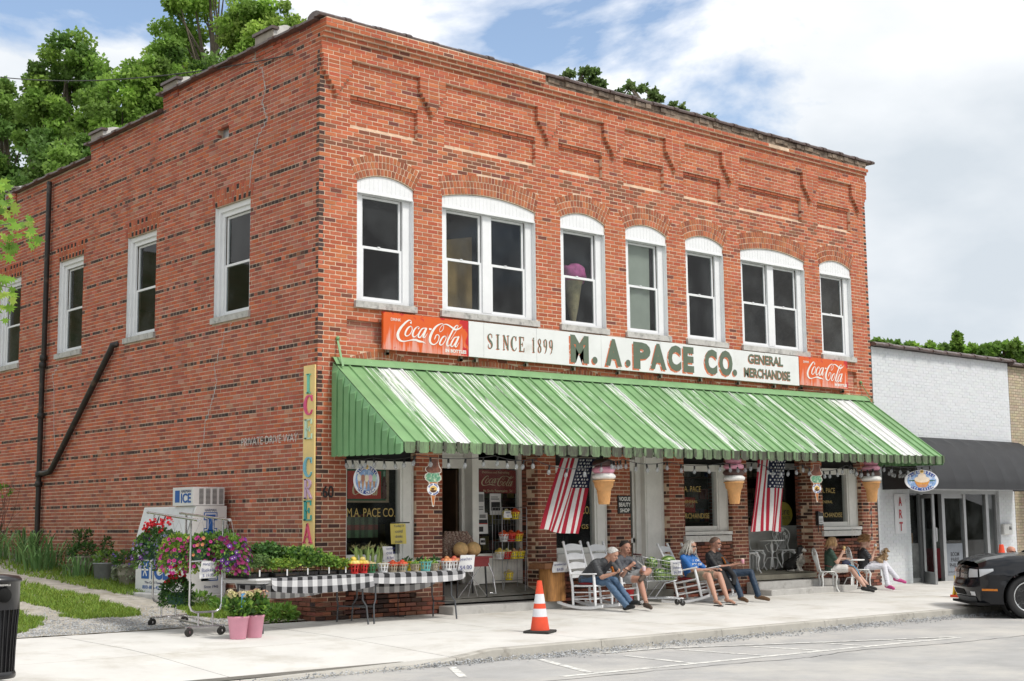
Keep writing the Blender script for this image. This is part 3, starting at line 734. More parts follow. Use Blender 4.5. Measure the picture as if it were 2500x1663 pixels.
for wi, ((x0, wd), (cx, cz, Rr)) in enumerate(zip(WIN, ARCS)):
    x1 = x0+wd; fr = MB(); sa = MB(); panes = []
    zb, zt = ZS+.012, ZH+.02
    # casing boards and clad reveals
    fr.box(x0+.004, x0+.165, .10, .135, zb, ZH+.1); fr.box(x1-.165, x1-.004, .10, .135, zb, ZH+.1); fr.box(x0+.165, x1-.165, .10, .135, ZH-.01, ZH+.1); fr.box(x0+.165, x1-.165, .10, .16, zb, zb+.05)
    fr.box(x1-.012, x1-.002, .012, .10, zb, ZH); fr.box(x0+.002, x0+.012, .012, .10, zb, ZH)
    spans = [(x0+.165, x1-.165)] if wd < 2 else [(x0+.165, (x0+x1)/2-.10), ((x0+x1)/2+.10, x1-.165)]
    if wd > 2: fr.box((x0+x1)/2-.10, (x0+x1)/2+.10, .095, .14, zb+.05, ZH)
    for a, b in spans: sash_window((sa, panes), a, b, zb+.05, ZH-.01, .125, zb+.93)
    si = MB(); si.box(x0-.05, x1+.03, -.055, .2, 4.905, ZS)
    ex = MB(); ex.prism(arch_poly(x0+.003, x1-.003, cx, cz, Rr-.008, ZH), plane_y(.062), .03)
    n = int((wd)/.085)                                   # beaded boards of the arch panel
    for i in range(1, n):
        xx = x0+wd*i/n; ex.box(xx-.0022, xx+.0022, .0285, .034, ZH+.06, cz+math.sqrt(Rr*Rr-(xx-cx)**2)-.02)
    ex.box(x0+.003, x1-.003, .02, .032, ZH, ZH+.035)
    finish_window(fr, sa, panes, si, ex, store)
for y0, wd in SWIN:
    y1 = y0+wd; fr = MB(); sa = MB(); panes = []; zb, zt = 5.045, SZT-.006
    for p in ((.06,.10,y0+.004,y0+.09,zb,zt),(.06,.10,y1-.09,y1-.004,zb,zt),(.06,.10,y0+.09,y1-.09,zt-.09,zt),(.10,.135,y0+.06,y0+.17,zb,zt-.05),(.10,.135,y1-.17,y1-.06,zb,zt-.05),(.10,.135,y0+.17,y1-.17,zt-.17,zt-.05),(.09,.17,y0+.09,y1-.09,zb,zb+.05),(.01,.06,y1-.014,y1-.004,zb,zt)): fr.box(*p)
    s = .05; ya, yb = y0+.17, y1-.17; split = zb+.92
    for a, b, xx in ((zb+.05, split, .125), (split-.035, zt-.17, .155)):
        sa.box(xx, xx+.03, ya, ya+s, a, b); sa.box(xx, xx+.03, yb-s, yb, a, b); sa.box(xx, xx+.03, ya+s, yb-s, a, a+s*.9); sa.box(xx, xx+.03, ya+s, yb-s, b-s*.8, b); panes.append((ya+s, yb-s, xx+.012, a+s*.9, b-s*.8))
    si = MB(); si.box(-.045, .2, y0-.04, y1+.04, 4.93, 5.035)
    finish_window(fr, sa, panes, si, None, store, True)
# rooms behind the upper windows
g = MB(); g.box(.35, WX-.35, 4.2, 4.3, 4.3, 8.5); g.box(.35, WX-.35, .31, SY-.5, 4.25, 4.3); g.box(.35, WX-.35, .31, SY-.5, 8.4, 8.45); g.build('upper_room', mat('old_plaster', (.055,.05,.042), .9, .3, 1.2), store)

# mended cracks zig-zagging down the side wall
M_mend = mat('grey_mend', (.52,.50,.48), .95, .15, 12)
for pts in ([(2.65,4.88),(2.7,4.75),(2.91,4.64),(2.96,4.48),(3.09,4.38),(3.11,4.25),(3.22,4.12),(3.13,3.88),(3.2,3.71),(3.33,3.45),(3.51,3.19),(3.55,2.87),(3.71,2.63),(3.73,2.36)],[(2.09,9.4),(1.98,9.28),(1.76,9.08),(1.65,8.74),(1.75,8.51),(1.58,8.19),(1.84,7.96),(1.99,7.69),(2.09,7.37),(2.12,7.08)],[(9.7,4.79),(10.03,4.55),(9.93,4.28),(9.9,3.89),(9.87,3.43),(9.76,3.0)]):
    q = [];
    for (a, c), (b, d) in zip(pts[:-1], pts[1:]):
        n = max(1, int(abs(d-c)/.07)); 
        for i in range(n): t = i/n; q += [(a+(b-a)*t, c+(d-c)*t), (a+(b-a)*(t+1/n)*.999, c+(d-c)*t)]
    g = MB(); ribbon(g, q, [rb.uniform(.012,.03) for _ in q], frame_M((-.003,0,0),(0,1,0),(0,0,1)) @ Matrix.Diagonal((1,1,-1,1)), 0, .0); 
    g.v = [(-.0045, v[1], v[2]) for v in g.v]; g.build('mended_crack', M_mend, side_wall)
# what the upper windows show
cb2 = thing('window_cone', 'big pink crumpled ice cream cone standing inside an upper window', 'decoration', (5.92,.42,4.30)); g = MB(); g.lathe([(.03,.78),(.10,1.1),(.17,1.55),(.20,1.62)], 14); g.build('cone', mat('paper_cone', (.55,.42,.24), .8, .2, 8, .4, 20), cb2); g = MB(); g.ball((.03,0,1.76), (.27,.2,.2), 18, 12, nz=.25, seed=4); g.build('scoop', mat('pink_paper', (.78,.16,.42), .7, .25, 9, .6, 14), cb2)
g = MB(); g.box(5.7,6.2,.25,.65,4.30,4.31); tag(g.build('window_shelf', mat('brown_timber', (.24,.11,.05), .8, .25, 6, .3, 40, stretch=(.6,5,5))), 'board under the pink cone inside the upper window', 'board')
g = MB(); g.sheet(lambda u, v: (7.08+.70*u+.03*v*(u-.5), .205+.012*math.sin(u*9), 5.12+1.68*v), 10, 10); tag(g.build('roller_blind', mat('blind_cloth', (.74,.72,.62), .8, .06, 3, trans=.3)), 'cream roller blind drawn in the fourth upper window', 'blind')
g = MB(); g.add([(2.9,.5,4.31),(3.75,.75,4.31),(3.75,.75,6.55),(2.9,.5,6.35),(2.9,.53,4.31),(3.75,.78,4.31),(3.75,.78,6.55),(2.9,.53,6.35)], [(0,1,2,3),(7,6,5,4),(3,2,6,7),(0,3,7,4),(1,5,6,2)]); tag(g.build('plywood_board', mat('plywood', (.42,.26,.11), .7, .2, 3)), 'tall plywood board leaning inside the double window', 'board')
g = MB(); g.box(11.75,11.95,3.2,3.22,5.75,6.05); g.box(11.98,12.0,3.2,3.22,5.75,6.05); tag(g.build('white_card', mat('paper', (.66,.66,.66), .8, .04, 5)), 'small white card deep inside the right double window', 'card')
# ================================================================== STOREFRONT UNDER THE AWNING
def part_box(name, m, parent, *b):
    g = MB()
    for q in (b if isinstance(b[0], tuple) else [b]): g.box(*q)
    return g.build(name, m, parent)
M_shopglass = glass('shop_glass', (.90,.92,.92), .8, .01, .04)
M_floor = mat('porch_concrete', (.30,.285,.25), .9, .15, 3, .35, 60, dirt=((.16,.15,.13), .5, .7, 2))
def shop_window(x0, x1, zs, zt, y, sl, sr, hd=.13):
    """white wooden shop window: frame, one big pane, sloping sill"""
    g = MB(); g.box(x0+.003, x0+sl, y-.06, y+.06, zs, zt); g.box(x1-sr, x1-.003, y-.06, y+.06, zs, zt); g.box(x0+sl, x1-sr, y-.05, y+.06, zt-hd, zt); g.box(x0+sl, x1-sr, y-.05, y+.06, zs, zs+.10)
    g.box(x1-sr+.05, x1-sr+.075, y-.075, y-.06, zs+.02, zt-.02); g.box(x1-.05, x1-.03, y-.075, y-.06, zs+.02, zt-.02)
    f = g.build('shop_window', M_oldwhite, store)
    part_box('pane', M_shopglass, f, x0+sl, x1-sr, y+.01, y+.016, zs+.10, zt-hd)
    g = MB(); g.box(x0+.003, x1-.003, y-.16, y-.06, zs-.07, zs-.005); g.build('sill', M_oldwhite, f)
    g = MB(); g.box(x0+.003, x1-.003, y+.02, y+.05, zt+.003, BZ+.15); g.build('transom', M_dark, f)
    return f
w1 = shop_window(.55, 1.93, .88, 2.46, .13, .06, .28)
w3 = shop_window(5.03, 6.37, .90, 2.46, .13, .06, .32)
w4 = shop_window(8.416, 9.83, 1.25, 2.55, .17, .06, .34)
w5 = shop_window(12.79, 14.196, 1.30, 2.55, .17, .06, .38)
for x0, x1, z0, z1, pr in ((8.36,9.72,1.05,1.165,w4),(12.72,14.05,1.10,1.215,w5)): part_box('stone_sill', mat('white_sill', (.66,.65,.62), .8, .1, 6, dirt=((.3,.28,.25), .56, .74, 6)), store, x0, x1, -.06, .10, z0, z1)
part_box('apron_panel', M_oldwhite, store, (5.033, 6.367, -.035, .06, .585, .70), (5.033, 6.367, -.01, .06, .70, .83))
# entrance recess: sloping floor, glazed wall, open doorway
EN = [(2.47,0.,.235),(4.597,0.,.255),(4.597,.5,.42),(2.47,.5,.42)]
g = MB(); g.add(EN, [(0,1,2,3)]); g.add([(2.47,.5,.42),(4.597,.5,.42),(4.597,3,.43),(2.47,3,.43)], [(0,1,2,3)]); g.add([(2.47,0,.235),(4.597,0,.255),(4.597,-.03,.235),(2.47,-.03,.215)], [(0,1,2,3)]); g.box(2.47,4.597,-.03,.0,.15,.21)
g.build('entrance_floor', M_floor, store)
part_box('entrance_riser', M_brick, store, 2.472, 4.595, -.012, .2, -.05, .15)
g = MB(); y = .47
g.box(3.46,3.60,y-.05,y+.05,.40,2.95); g.box(4.53,4.597,y-.05,y+.05,.40,2.95); g.box(3.60,4.53,y-.05,y+.05,2.40,2.54); g.box(3.60,4.53,y-.05,y+.05,.42,.60); g.box(3.60,4.53,y-.03,y+.04,.60,.88); g.box(3.60,4.53,y-.055,y+.05,.88,.93); g.box(3.60,4.53,y-.06,y-.03,.62,.66); g.box(3.60,4.53,y-.045,y-.03,.76,.80)
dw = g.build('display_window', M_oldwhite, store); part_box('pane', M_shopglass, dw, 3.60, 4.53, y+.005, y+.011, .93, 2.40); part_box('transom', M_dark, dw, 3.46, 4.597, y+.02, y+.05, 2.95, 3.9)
g = MB(); g.box(3.46,3.50,y+.05,.72,.42,2.95); g.box(3.40,3.46,.64,.72,.42,2.60); g.box(2.47,2.53,.64,.72,.42,2.60); g.box(2.53,3.40,.64,.72,2.40,2.60); g.box(2.47,3.46,.66,.70,2.60,3.9)
fr = g.build('door_frame', M_oldwhite, store)
g = MB(); g.box(3.36,3.40,.75,1.60,.44,2.38); dl = g.build('door', mat('brown_door', (.10,.06,.035), .5, .2, 5), store); g = MB(); g.ball((3.33,1.5,1.4), .03, 8, 6); g.build('handle', mat('brass', (.5,.36,.12), .3, metal=1), dl)
# door to the upper floor
g = MB(); y = .30
g.box(6.923,6.97,y-.05,y+.05,.18,3.0); g.box(7.33,7.46,y-.05,y+.06,.18,3.0); g.box(7.46,7.985,y-.16,y+.04,.18,3.0); g.box(7.50,7.53,y-.17,y-.16,.2,3.0); g.box(7.90,7.93,y-.17,y-.16,.2,3.0); g.box(6.97,7.33,y-.03,y+.04,2.5,2.62)
df = g.build('door_frame', M_oldwhite, store)
g = MB(); g.box(6.975,7.325,y-.01,y+.03,.18,.80); g.box(6.975,7.325,y-.01,y+.03,1.06,1.14); g.box(6.975,7.03,y-.01,y+.03,.80,2.5); g.box(7.27,7.325,y-.01,y+.03,.80,2.5); g.box(7.03,7.27,y-.01,y+.03,2.40,2.5)
d2 = g.build('door', M_oldwhite, store); part_box('pane', M_shopglass, d2, (7.03,7.27,y,y+.006,1.14,2.40), (7.03,7.27,y,y+.006,.80,1.06)); part_box('threshold', M_floor, store, 6.92, 7.99, -.05, .6, -.1, .18)
# porch recess on the right
g = MB(); g.add([(10.303,-.06,.355),(12.417,-.06,.375),(12.417,.43,.40),(13.3,.43,.40),(13.3,1.3,.43),(10.303,1.3,.43),(10.303,.43,.40)], [(0,1,2,6),(6,2,3,4),(6,4,5)]); g.box(10.303,12.417,-.06,.2,.255,.355)
g.build('porch_floor', mat('porch_slab', (.36,.33,.26), .9, .15, 3, .3, 60), store)
g = MB(); y = 1.0
g.box(10.303,13.4,y-.02,y+.03,.42,1.02); g.box(10.303,13.4,y-.05,y+.05,1.02,1.10); g.box(10.303,13.4,y-.035,y+.04,1.10,1.26); g.box(10.303,13.4,y-.05,y+.05,1.26,1.33); g.box(10.303,13.4,y-.04,y+.05,2.55,2.68)
for x in (10.31, 11.35, 12.5, 13.3): g.box(x, x+.10, y-.05, y+.05, 1.33, 2.55)
for x in (10.75, 11.75, 12.8): g.box(x, x+.06, y-.035, y-.02, .48, .98)
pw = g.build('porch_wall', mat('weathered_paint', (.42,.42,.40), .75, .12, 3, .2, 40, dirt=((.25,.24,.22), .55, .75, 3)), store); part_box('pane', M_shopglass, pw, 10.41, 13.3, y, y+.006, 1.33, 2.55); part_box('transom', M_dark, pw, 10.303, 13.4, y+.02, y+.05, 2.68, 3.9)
# steps
def stepblock(name, label, x0, x1, y0, y1, z0, z1, m):
    g = MB(); g.cbox((x0+x1)/2, (y0+y1)/2, (z0+z1)/2, x1-x0, y1-y0, z1-z0, bev=.012); return tag(g.build(name, m), label, 'step', 'concrete steps before the store')
M_step = mat('step_concrete', (.47,.46,.44), .9, .10, 4, .35, 60, dirt=((.26,.25,.23), .55, .74, 3))
stepblock('concrete_step', 'low grey concrete step before the open store entrance', 2.32, 4.72, -.46, -.075, -.03, .125, M_step)
stepblock('concrete_step', 'wide lower grey step of the right porch', 10.05, 12.86, -.74, -.40, -.03, .10, M_step)
stepblock('concrete_step', 'upper grey step just under the right porch slab', 10.1, 12.75, -.395, -.07, -.03, .235, M_step)
# the shop inside: dark walls, shelves, floor
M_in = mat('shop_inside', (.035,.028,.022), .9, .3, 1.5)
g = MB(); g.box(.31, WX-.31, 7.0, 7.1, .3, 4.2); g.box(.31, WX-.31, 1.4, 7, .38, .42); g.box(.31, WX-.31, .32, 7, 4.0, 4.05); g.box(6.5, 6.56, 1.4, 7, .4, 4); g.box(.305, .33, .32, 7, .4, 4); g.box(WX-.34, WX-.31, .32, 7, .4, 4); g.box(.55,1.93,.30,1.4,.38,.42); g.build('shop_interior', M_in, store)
M_shelf = mat('shelf_goods', rough=.6, var=.2, scale=6, attr=True); rs = random.Random(3); g = MB()
for bx0, bx1, by in ((.7,2.3,3.0),(2.8,4.4,4.5),(5.1,6.4,2.6),(7.2,8.2,3),(8.5,9.8,2.4),(10.4,12.6,2.8),(12.9,14.3,2.4)):
    for zz in (.9,1.4,1.9,2.4):
        g.box(bx0, bx1, by, by+.3, zz, zz+.03, (.09,.06,.04)); x = bx0
        while x < bx1-.12:
            w_ = rs.uniform(.07,.2); g.box(x, x+w_*.9, by+.03, by+.25, zz+.03, zz+rs.uniform(.12,.32), rs.choice([(.35,.05,.04),(.05,.07,.16),(.3,.25,.16),(.12,.15,.07),(.4,.32,.05),(.18,.16,.15),(.05,.05,.05)])); x += w_*1.2
g.build('shelves', M_shelf, store)
# ================================================================== GREEN METAL AWNING
def awning_mat(name, base, alt, moss):
    m = bpy.data.materials.new(name); m.use_nodes = True; t = m.node_tree; n = t.nodes.new; l = t.links.new; b = t.nodes['Principled BSDF']; b.inputs['Roughness'].default_value = .55
    at = n('ShaderNodeAttribute'); at.attribute_name = 'Col'; se = n('ShaderNodeSeparateColor'); l(at.outputs['Color'], se.inputs[0])
    tcn = n('ShaderNodeTexCoord'); mp_ = n('ShaderNodeMapping'); l(tcn.outputs['Object'], mp_.inputs[0]); mp_.inputs['Scale'].default_value = (17, .5, .5) if not moss else (16, 3, 3)
    nz = n('ShaderNodeTexNoise'); nz.noise_dimensions = '4D'; l(mp_.outputs[0], nz.inputs['Vector']); l(se.outputs[1], nz.inputs['W']); nz.inputs['Scale'].default_value = 1.5; nz.inputs['Detail'].default_value = 12; nz.inputs['Roughness'].default_value = .68
    ad = n('ShaderNodeMath'); ad.operation = 'ADD'; l(nz.outputs['Fac'], ad.inputs[0]); l(se.outputs[0], ad.inputs[1])
    mr = n('ShaderNodeMapRange'); l(ad.outputs[0], mr.inputs[0]); mr.inputs[1].default_value = .93 if not moss else .72; mr.inputs[2].default_value = .955 if not moss else 1.02
    n2_ = n('ShaderNodeTexNoise'); l(tcn.outputs['Object'], n2_.inputs['Vector']); n2_.inputs['Scale'].default_value = 3; n2_.inputs['Detail'].default_value = 8
    mv = n('ShaderNodeMapRange'); l(n2_.outputs['Fac'], mv.inputs[0]); mv.inputs[1].default_value = .3; mv.inputs[2].default_value = .7; mv.inputs[3].default_value = .85; mv.inputs[4].default_value = 1.12
    mu = n('ShaderNodeMix'); mu.data_type = 'RGBA'; mu.blend_type = 'MULTIPLY'; mu.inputs[0].default_value = 1; mu.inputs[6].default_value = (*base, 1); l(mv.outputs[0], mu.inputs[7])
    mx_ = n('ShaderNodeMix'); mx_.data_type = 'RGBA'; l(mr.outputs[0], mx_.inputs[0]); l(mu.outputs[2], mx_.inputs[6]); mx_.inputs[7].default_value = (*alt, 1); l(mx_.outputs[2], b.inputs['Base Color'])
    if moss:
        bp = n('ShaderNodeBump'); bp.inputs['Strength'].default_value = .6; bp.inputs['Distance'].default_value = .01; l(nz.outputs['Fac'], bp.inputs['Height']); l(bp.outputs[0], b.inputs['Normal']); b.inputs['Roughness'].default_value = .9
    MATS[name] = m; return m
GREEN = (.185,.345,.150)
M_awn = awning_mat('awning_green', GREEN, (.70,.71,.70), False)
M_moss = awning_mat('awning_moss', (.19,.30,.15), (.065,.065,.05), True)
awn = thing('metal_awning', 'long green ribbed metal awning with worn white streaks', 'awning')
AX0, AX1, AN = .27, 14.47, 56; AW = (AX1-AX0)/AN
def az(x): return .0072*x
def A(x, t, h=0.):       # point on the slope: t 0 at the wall, 1 at the eave, h off the sheet
    return (x, -.04-1.84*t + h*-.59, 3.99-1.345*t + az(x) + h*.81)
ra = random.Random(21)
WEAR = {2:.40,3:.46,4:.52,7:.41,9:.42,10:.40,11:.36,13:.40,15:.37,17:.40,18:.34,20:.36,23:.42,24:.36,26:.37,29:.42,31:.35,32:.38,35:.37,38:.34,39:.39,41:.42,44:.40,47:.42,48:.36,50:.48,51:.50,52:.52}
for i in range(AN):
    x0 = AX0+AW*i; wear = WEAR.get(i, ra.choice([.26,.29,.33,.36]))+.010; cc = (wear, ra.uniform(0,50), 0)
    g = MB(); prof = [(0,.0),(AW*.84,.0),(AW*.865,.026),(AW*.965,.026),(AW*.995,-.004)]
    g.sheet(lambda u, v: A(x0+prof[int(round(u*4))][0], v, prof[int(round(u*4))][1] - .012*math.sin(v*3.1)*(0)), 4, 10, c=cc, smooth=False)
    p = g.build('awning_panel', M_awn, awn)
    # scalloped flap hanging from the eave
    g = MB(); ex, ey, ez = A(x0, 1); ch = .03; hh = .165+ra.uniform(-.006,.006)
    pl = [(.004,0),(.004,-hh+ch),(.004+ch,-hh),(AW*.80-ch,-hh),(AW*.80,-hh+ch),(AW*.80,0)]
    g.prism([(ex+a, b) for a, b in pl], Matrix.Translation((0, ey-.012, ez+.004)) @ Matrix.Rotation(R(90), 4, 'X'), .006, (ra.uniform(.30,.52), ra.uniform(0,50), 0))
    g.prism([(ex+AW*.80, 0),(ex+AW*.80,-hh+.02),(ex+AW*.84,-hh+.005),(ex+AW*.96,-hh+.01),(ex+AW*.998,-hh+.03),(ex+AW*.998,0)], Matrix.Translation((0, ey-.032, ez+.02)) @ Matrix.Rotation(R(90), 4, 'X'), .02, (ra.uniform(.30,.52), ra.uniform(0,50), 0))
    g.build('valance_flap', M_moss, awn)
M_awnp = mat('awning_paint', (.185,.345,.15), .55, .08, 4, dirt=((.62,.63,.6), .66, .70, 9))
M_awnside = mat('awning_side_paint', (.165,.345,.155), .5, .08, 3, dirt=((.05,.12,.06), .66, .74, 7))
for sx, xs_ in ((-1, AX0-.004), (1, AX1+.004)):
    n = 11; dy = 1.84/n
    for i in range(n):
        ya = -.04-dy*i; yb = -.04-dy*(i+1); t0, t1 = i/n, (i+1)/n
        zb = 2.50-.01*i/n*3 + az(xs_) - .0; za = 3.99-1.345*t1 + az(xs_); zt = 3.99-1.345*t0 + az(xs_); xo = xs_+sx*.045; xi = xs_+sx*.004; ch = .03
        g = MB(); q = za-.06 if za-.06 > zb+.15 else zb+.15
        g.add([(xi,ya,zb),(xo,ya-dy*.18,zb-.005),(xo,yb+.02,zb-.005),(xi,yb,zb+ch),(xi,ya,q),(xo,ya-dy*.18,q),(xo,yb+.004,q),(xi,yb,q),(xi,ya,zt-.01),(xi,yb,za-.005)],
              [(0,1,5,4),(1,2,6,5),(2,3,7,6),(4,5,8),(5,6,9,8),(6,7,9)])
        g.build('side_slat', M_awnside, awn)
g = MB(); n = 24
for i in range(n):       # flashing along the wall
    a = AX0-.02+(AX1-AX0+.04)*i/n; b = AX0-.02+(AX1-AX0+.04)*(i+1)/n
    g.add([(a,-.005,4.075+az(a)),(b,-.005,4.075+az(b)),(b,-.06,4.06+az(b)),(a,-.06,4.06+az(a)),(b,-.16,3.945+az(b)),(a,-.16,3.945+az(a))], [(0,3,2,1),(3,5,4,2)])
g.build('flashing', M_awnp, awn)
for x0, x1 in ((.36,.33),(14.32,14.5)):
    g = MB(); g.bar((x0,-.012,4.36+az(x0)), (x1,-.22,3.90+az(x0)), .035, .012); g.ball((x0,-.02,4.37+az(x0)), .035, 8, 6); g.build('stay_rod', M_awnp, awn)
g = MB()                  # frame below the sheet
for x in np.linspace(AX0+.05, AX1-.05, 9): g.bar(A(x,.02,-.05), A(x,1,-.05), .04); g.bar((x,.0,2.62+az(x)), A(x,1,-.06), .035)
g.bar(A(AX0+.02,.985,-.05), A(AX1-.02,.985,-.05), .04); g.build('frame', mat('awning_steel', (.10,.13,.10), .7), awn)
# ================================================================== SIGNS ON THE FRONT
COKE = [  # strokes of the script, traced on a 2130 x 960 field: x, y, width
 [(770,410,62),(792,362,20),(758,326,22),(700,345,45),(600,440,60),(510,560,78),(462,680,88),(472,780,92),(522,846,60),(600,870,32),(700,853,26),(800,832,36),(900,832,56),(985,862,60),(1060,872,40),(1110,892,24),(1152,916,5)],
 [(790,470,22),(715,520,46),(655,620,56),(643,705,48),(690,732,26),(760,680,24),(810,580,26),(800,492,22),(775,470,18)],[(808,572,14),(850,592,12)],
 [(958,552,36),(985,512,20),(940,492,20),(872,560,46),(822,680,56),(840,745,46),(890,742,22),(962,668,14)],
 [(1140,525,18),(1062,540,36),(990,640,50),(962,738,52),(1010,762,34),(1080,660,24),(1150,535,28)],[(1168,520,62),(1112,660,66),(1082,748,56),(1122,757,26),(1192,660,10)],
 [(1230,543,52),(1295,552,52)],
 [(1358,812,14),(1385,760,34),(1410,702,28),(1460,690,28),(1487,742,30),(1452,860,26),(1380,930,26),(1312,930,46),(1257,870,74),(1257,760,84),(1312,620,74),(1400,492,56),(1500,424,32),(1570,410,20),(1602,452,18),(1590,540,18),(1530,610,18),(1496,590,16),(1512,520,14),(1580,442,16),(1660,422,28),(1740,452,46),(1830,512,54),(1885,548,58),(1962,546,44),(2032,512,28),(2076,465,5)],
 [(1650,708,22),(1572,760,46),(1512,860,56),(1502,930,46),(1550,946,26),(1620,870,24),(1662,770,26),(1640,702,20)],
 [(1960,500,22),(1976,462,18),(1942,446,22),(1882,502,40),(1802,640,50),(1722,800,54),(1682,918,54),(1702,968,44),(1752,950,18),(1802,880,10)],[(1968,480,18),(1922,590,14),(1852,700,14),(1780,810,12)],
 [(1968,740,18),(1882,760,36),(1812,870,50),(1784,958,46),(1832,976,30),(1902,880,24),(1972,748,26)],[(1994,725,56),(1932,870,60),(1894,962,56),(1932,985,26),(2002,875,8)]]
def coke_script(name, M, W_, H_, m, parent, d=.003, x0=0., y0=0., sx=1., sy=1.):
    """script lettering on a panel W_ by H_ whose lower left corner is M's origin"""
    g = MB()
    for k, st in enumerate(COKE):
        q = []
        for x, y, wd in st:
            u = (x-118)/2130; yt = 115+220*u; yb = 1075+155*u; q.append(((x0+u*sx)*W_, (y0+(yb-y)/(yb-yt)*sy)*H_, wd/960*H_*sy*.92))
        q = smooth_pts(q, 5); ribbon(g, [(p[0],p[1]) for p in q], [max(.0005,p[2]) for p in q], M, k*1e-4, d)
    return g.build(name, m, parent)
M_letter_white = mat('letter_white', (.80,.79,.75), .6, .06, 10)
def sign_orange():
    m = bpy.data.materials.new('faded_red_enamel'); m.use_nodes = True; t = m.node_tree; n = t.nodes.new; l = t.links.new; b = t.nodes['Principled BSDF']; b.inputs['Roughness'].default_value = .42
    tcn = n('ShaderNodeTexCoord'); sp_ = n('ShaderNodeSeparateXYZ'); l(tcn.outputs['Object'], sp_.inputs[0])
    mp_ = n('ShaderNodeMapping'); l(tcn.outputs['Object'], mp_.inputs[0]); mp_.inputs['Scale'].default_value = (7, 1, .7)
    a = n('ShaderNodeTexNoise'); l(mp_.outputs[0], a.inputs['Vector']); a.inputs['Scale'].default_value = 2; a.inputs['Detail'].default_value = 6
    # pale chalking, stronger low down
    mz = n('ShaderNodeMapRange'); l(sp_.outputs[2], mz.inputs[0]); mz.inputs[1].default_value = .45; mz.inputs[2].default_value = .05; mz.inputs[3].default_value = -.22; mz.inputs[4].default_value = .10
    s = n('ShaderNodeMath'); s.operation = 'ADD'; l(a.outputs['Fac'], s.inputs[0]); l(mz.outputs[0], s.inputs[1])
    r = n('ShaderNodeMapRange'); l(s.outputs[0], r.inputs[0]); r.inputs[1].default_value = .48; r.inputs[2].default_value = .64; r.inputs[4].default_value = .75
    m1 = n('ShaderNodeMix'); m1.data_type = 'RGBA'; l(r.outputs[0], m1.inputs[0]); m1.inputs[6].default_value = (.68,.105,.010,1); m1.inputs[7].default_value = (.72,.42,.36,1)
    # the old red kept near the edges
    ex = n('ShaderNodeMath'); ex.operation = 'ABSOLUTE'; cx = n('ShaderNodeMath'); cx.operation = 'SUBTRACT'; l(sp_.outputs[0], cx.inputs[0]); cx.inputs[1].default_value = .78; l(cx.outputs[0], ex.inputs[0])
    e1 = n('ShaderNodeMapRange'); l(ex.outputs[0], e1.inputs[0]); e1.inputs[1].default_value = .75; e1.inputs[2].default_value = 1.0; e1.inputs[4].default_value = .3
    e2 = n('ShaderNodeMapRange'); l(sp_.outputs[2], e2.inputs[0]); e2.inputs[1].default_value = .50; e2.inputs[2].default_value = .62; e2.inputs[4].default_value = .26
    c = n('ShaderNodeTexNoise'); l(tcn.outputs['Object'], c.inputs['Vector']); c.inputs['Scale'].default_value = 7; c.inputs['Detail'].default_value = 9
    s2 = n('ShaderNodeMath'); s2.operation = 'ADD'; l(e1.outputs[0], s2.inputs[0]); l(e2.outputs[0], s2.inputs[1]); s3 = n('ShaderNodeMath'); s3.operation = 'ADD'; l(s2.outputs[0], s3.inputs[0]); l(c.outputs['Fac'], s3.inputs[1])
    r2_ = n('ShaderNodeMapRange'); l(s3.outputs[0], r2_.inputs[0]); r2_.inputs[1].default_value = .70; r2_.inputs[2].default_value = .76
    m2 = n('ShaderNodeMix'); m2.data_type = 'RGBA'; l(r2_.outputs[0], m2.inputs[0]); l(m1.outputs[2], m2.inputs[6]); m2.inputs[7].default_value = (.52,.012,.015,1); l(m2.outputs[2], b.inputs['Base Color'])
    return m
M_coke = sign_orange()
def coke_sign(label, x0, x1, z0, z1):
    t = thing('enamel_sign', label, 'sign', (x0,-.125,z0), 0, 'faded drink signs'); W_, H_ = x1-x0, z1-z0
    g = MB(); g.cbox(W_/2, .025, H_/2, W_, .05, H_); g.build('panel', M_coke, t)
    M = frame_M((0,-.001,0), (1,0,0), (0,0,1))
    coke_script('script_lettering', M, W_, H_, M_letter_white, t)
    put_text('lettering', 'DRINK', .1, M @ Matrix.Translation((.14*W_, .82*H_, 0)), M_letter_white, t, fit=(.115*W_, .075*H_))
    put_text('lettering', 'IN BOTTLES', .1, M @ Matrix.Translation((.845*W_, .115*H_, 0)), M_letter_white, t, bold=.004, fit=(.255*W_, .095*H_))
    g = MB()
    for x in (.12, W_-.12): g.bar((x,.03,-.06), (x,.13,-.06), .04); g.bar((x,.05,-.08), (x,.05,.0), .04)
    g.build('bracket', mat('bracket_wood', (.22,.19,.15), .9), t)
coke_sign('faded orange drink sign at left end of the white store sign', 1.172, 2.942, 4.25, 4.858)
coke_sign('faded orange drink sign at right end of the white store sign', 11.985, 13.69, 4.28, 4.892)
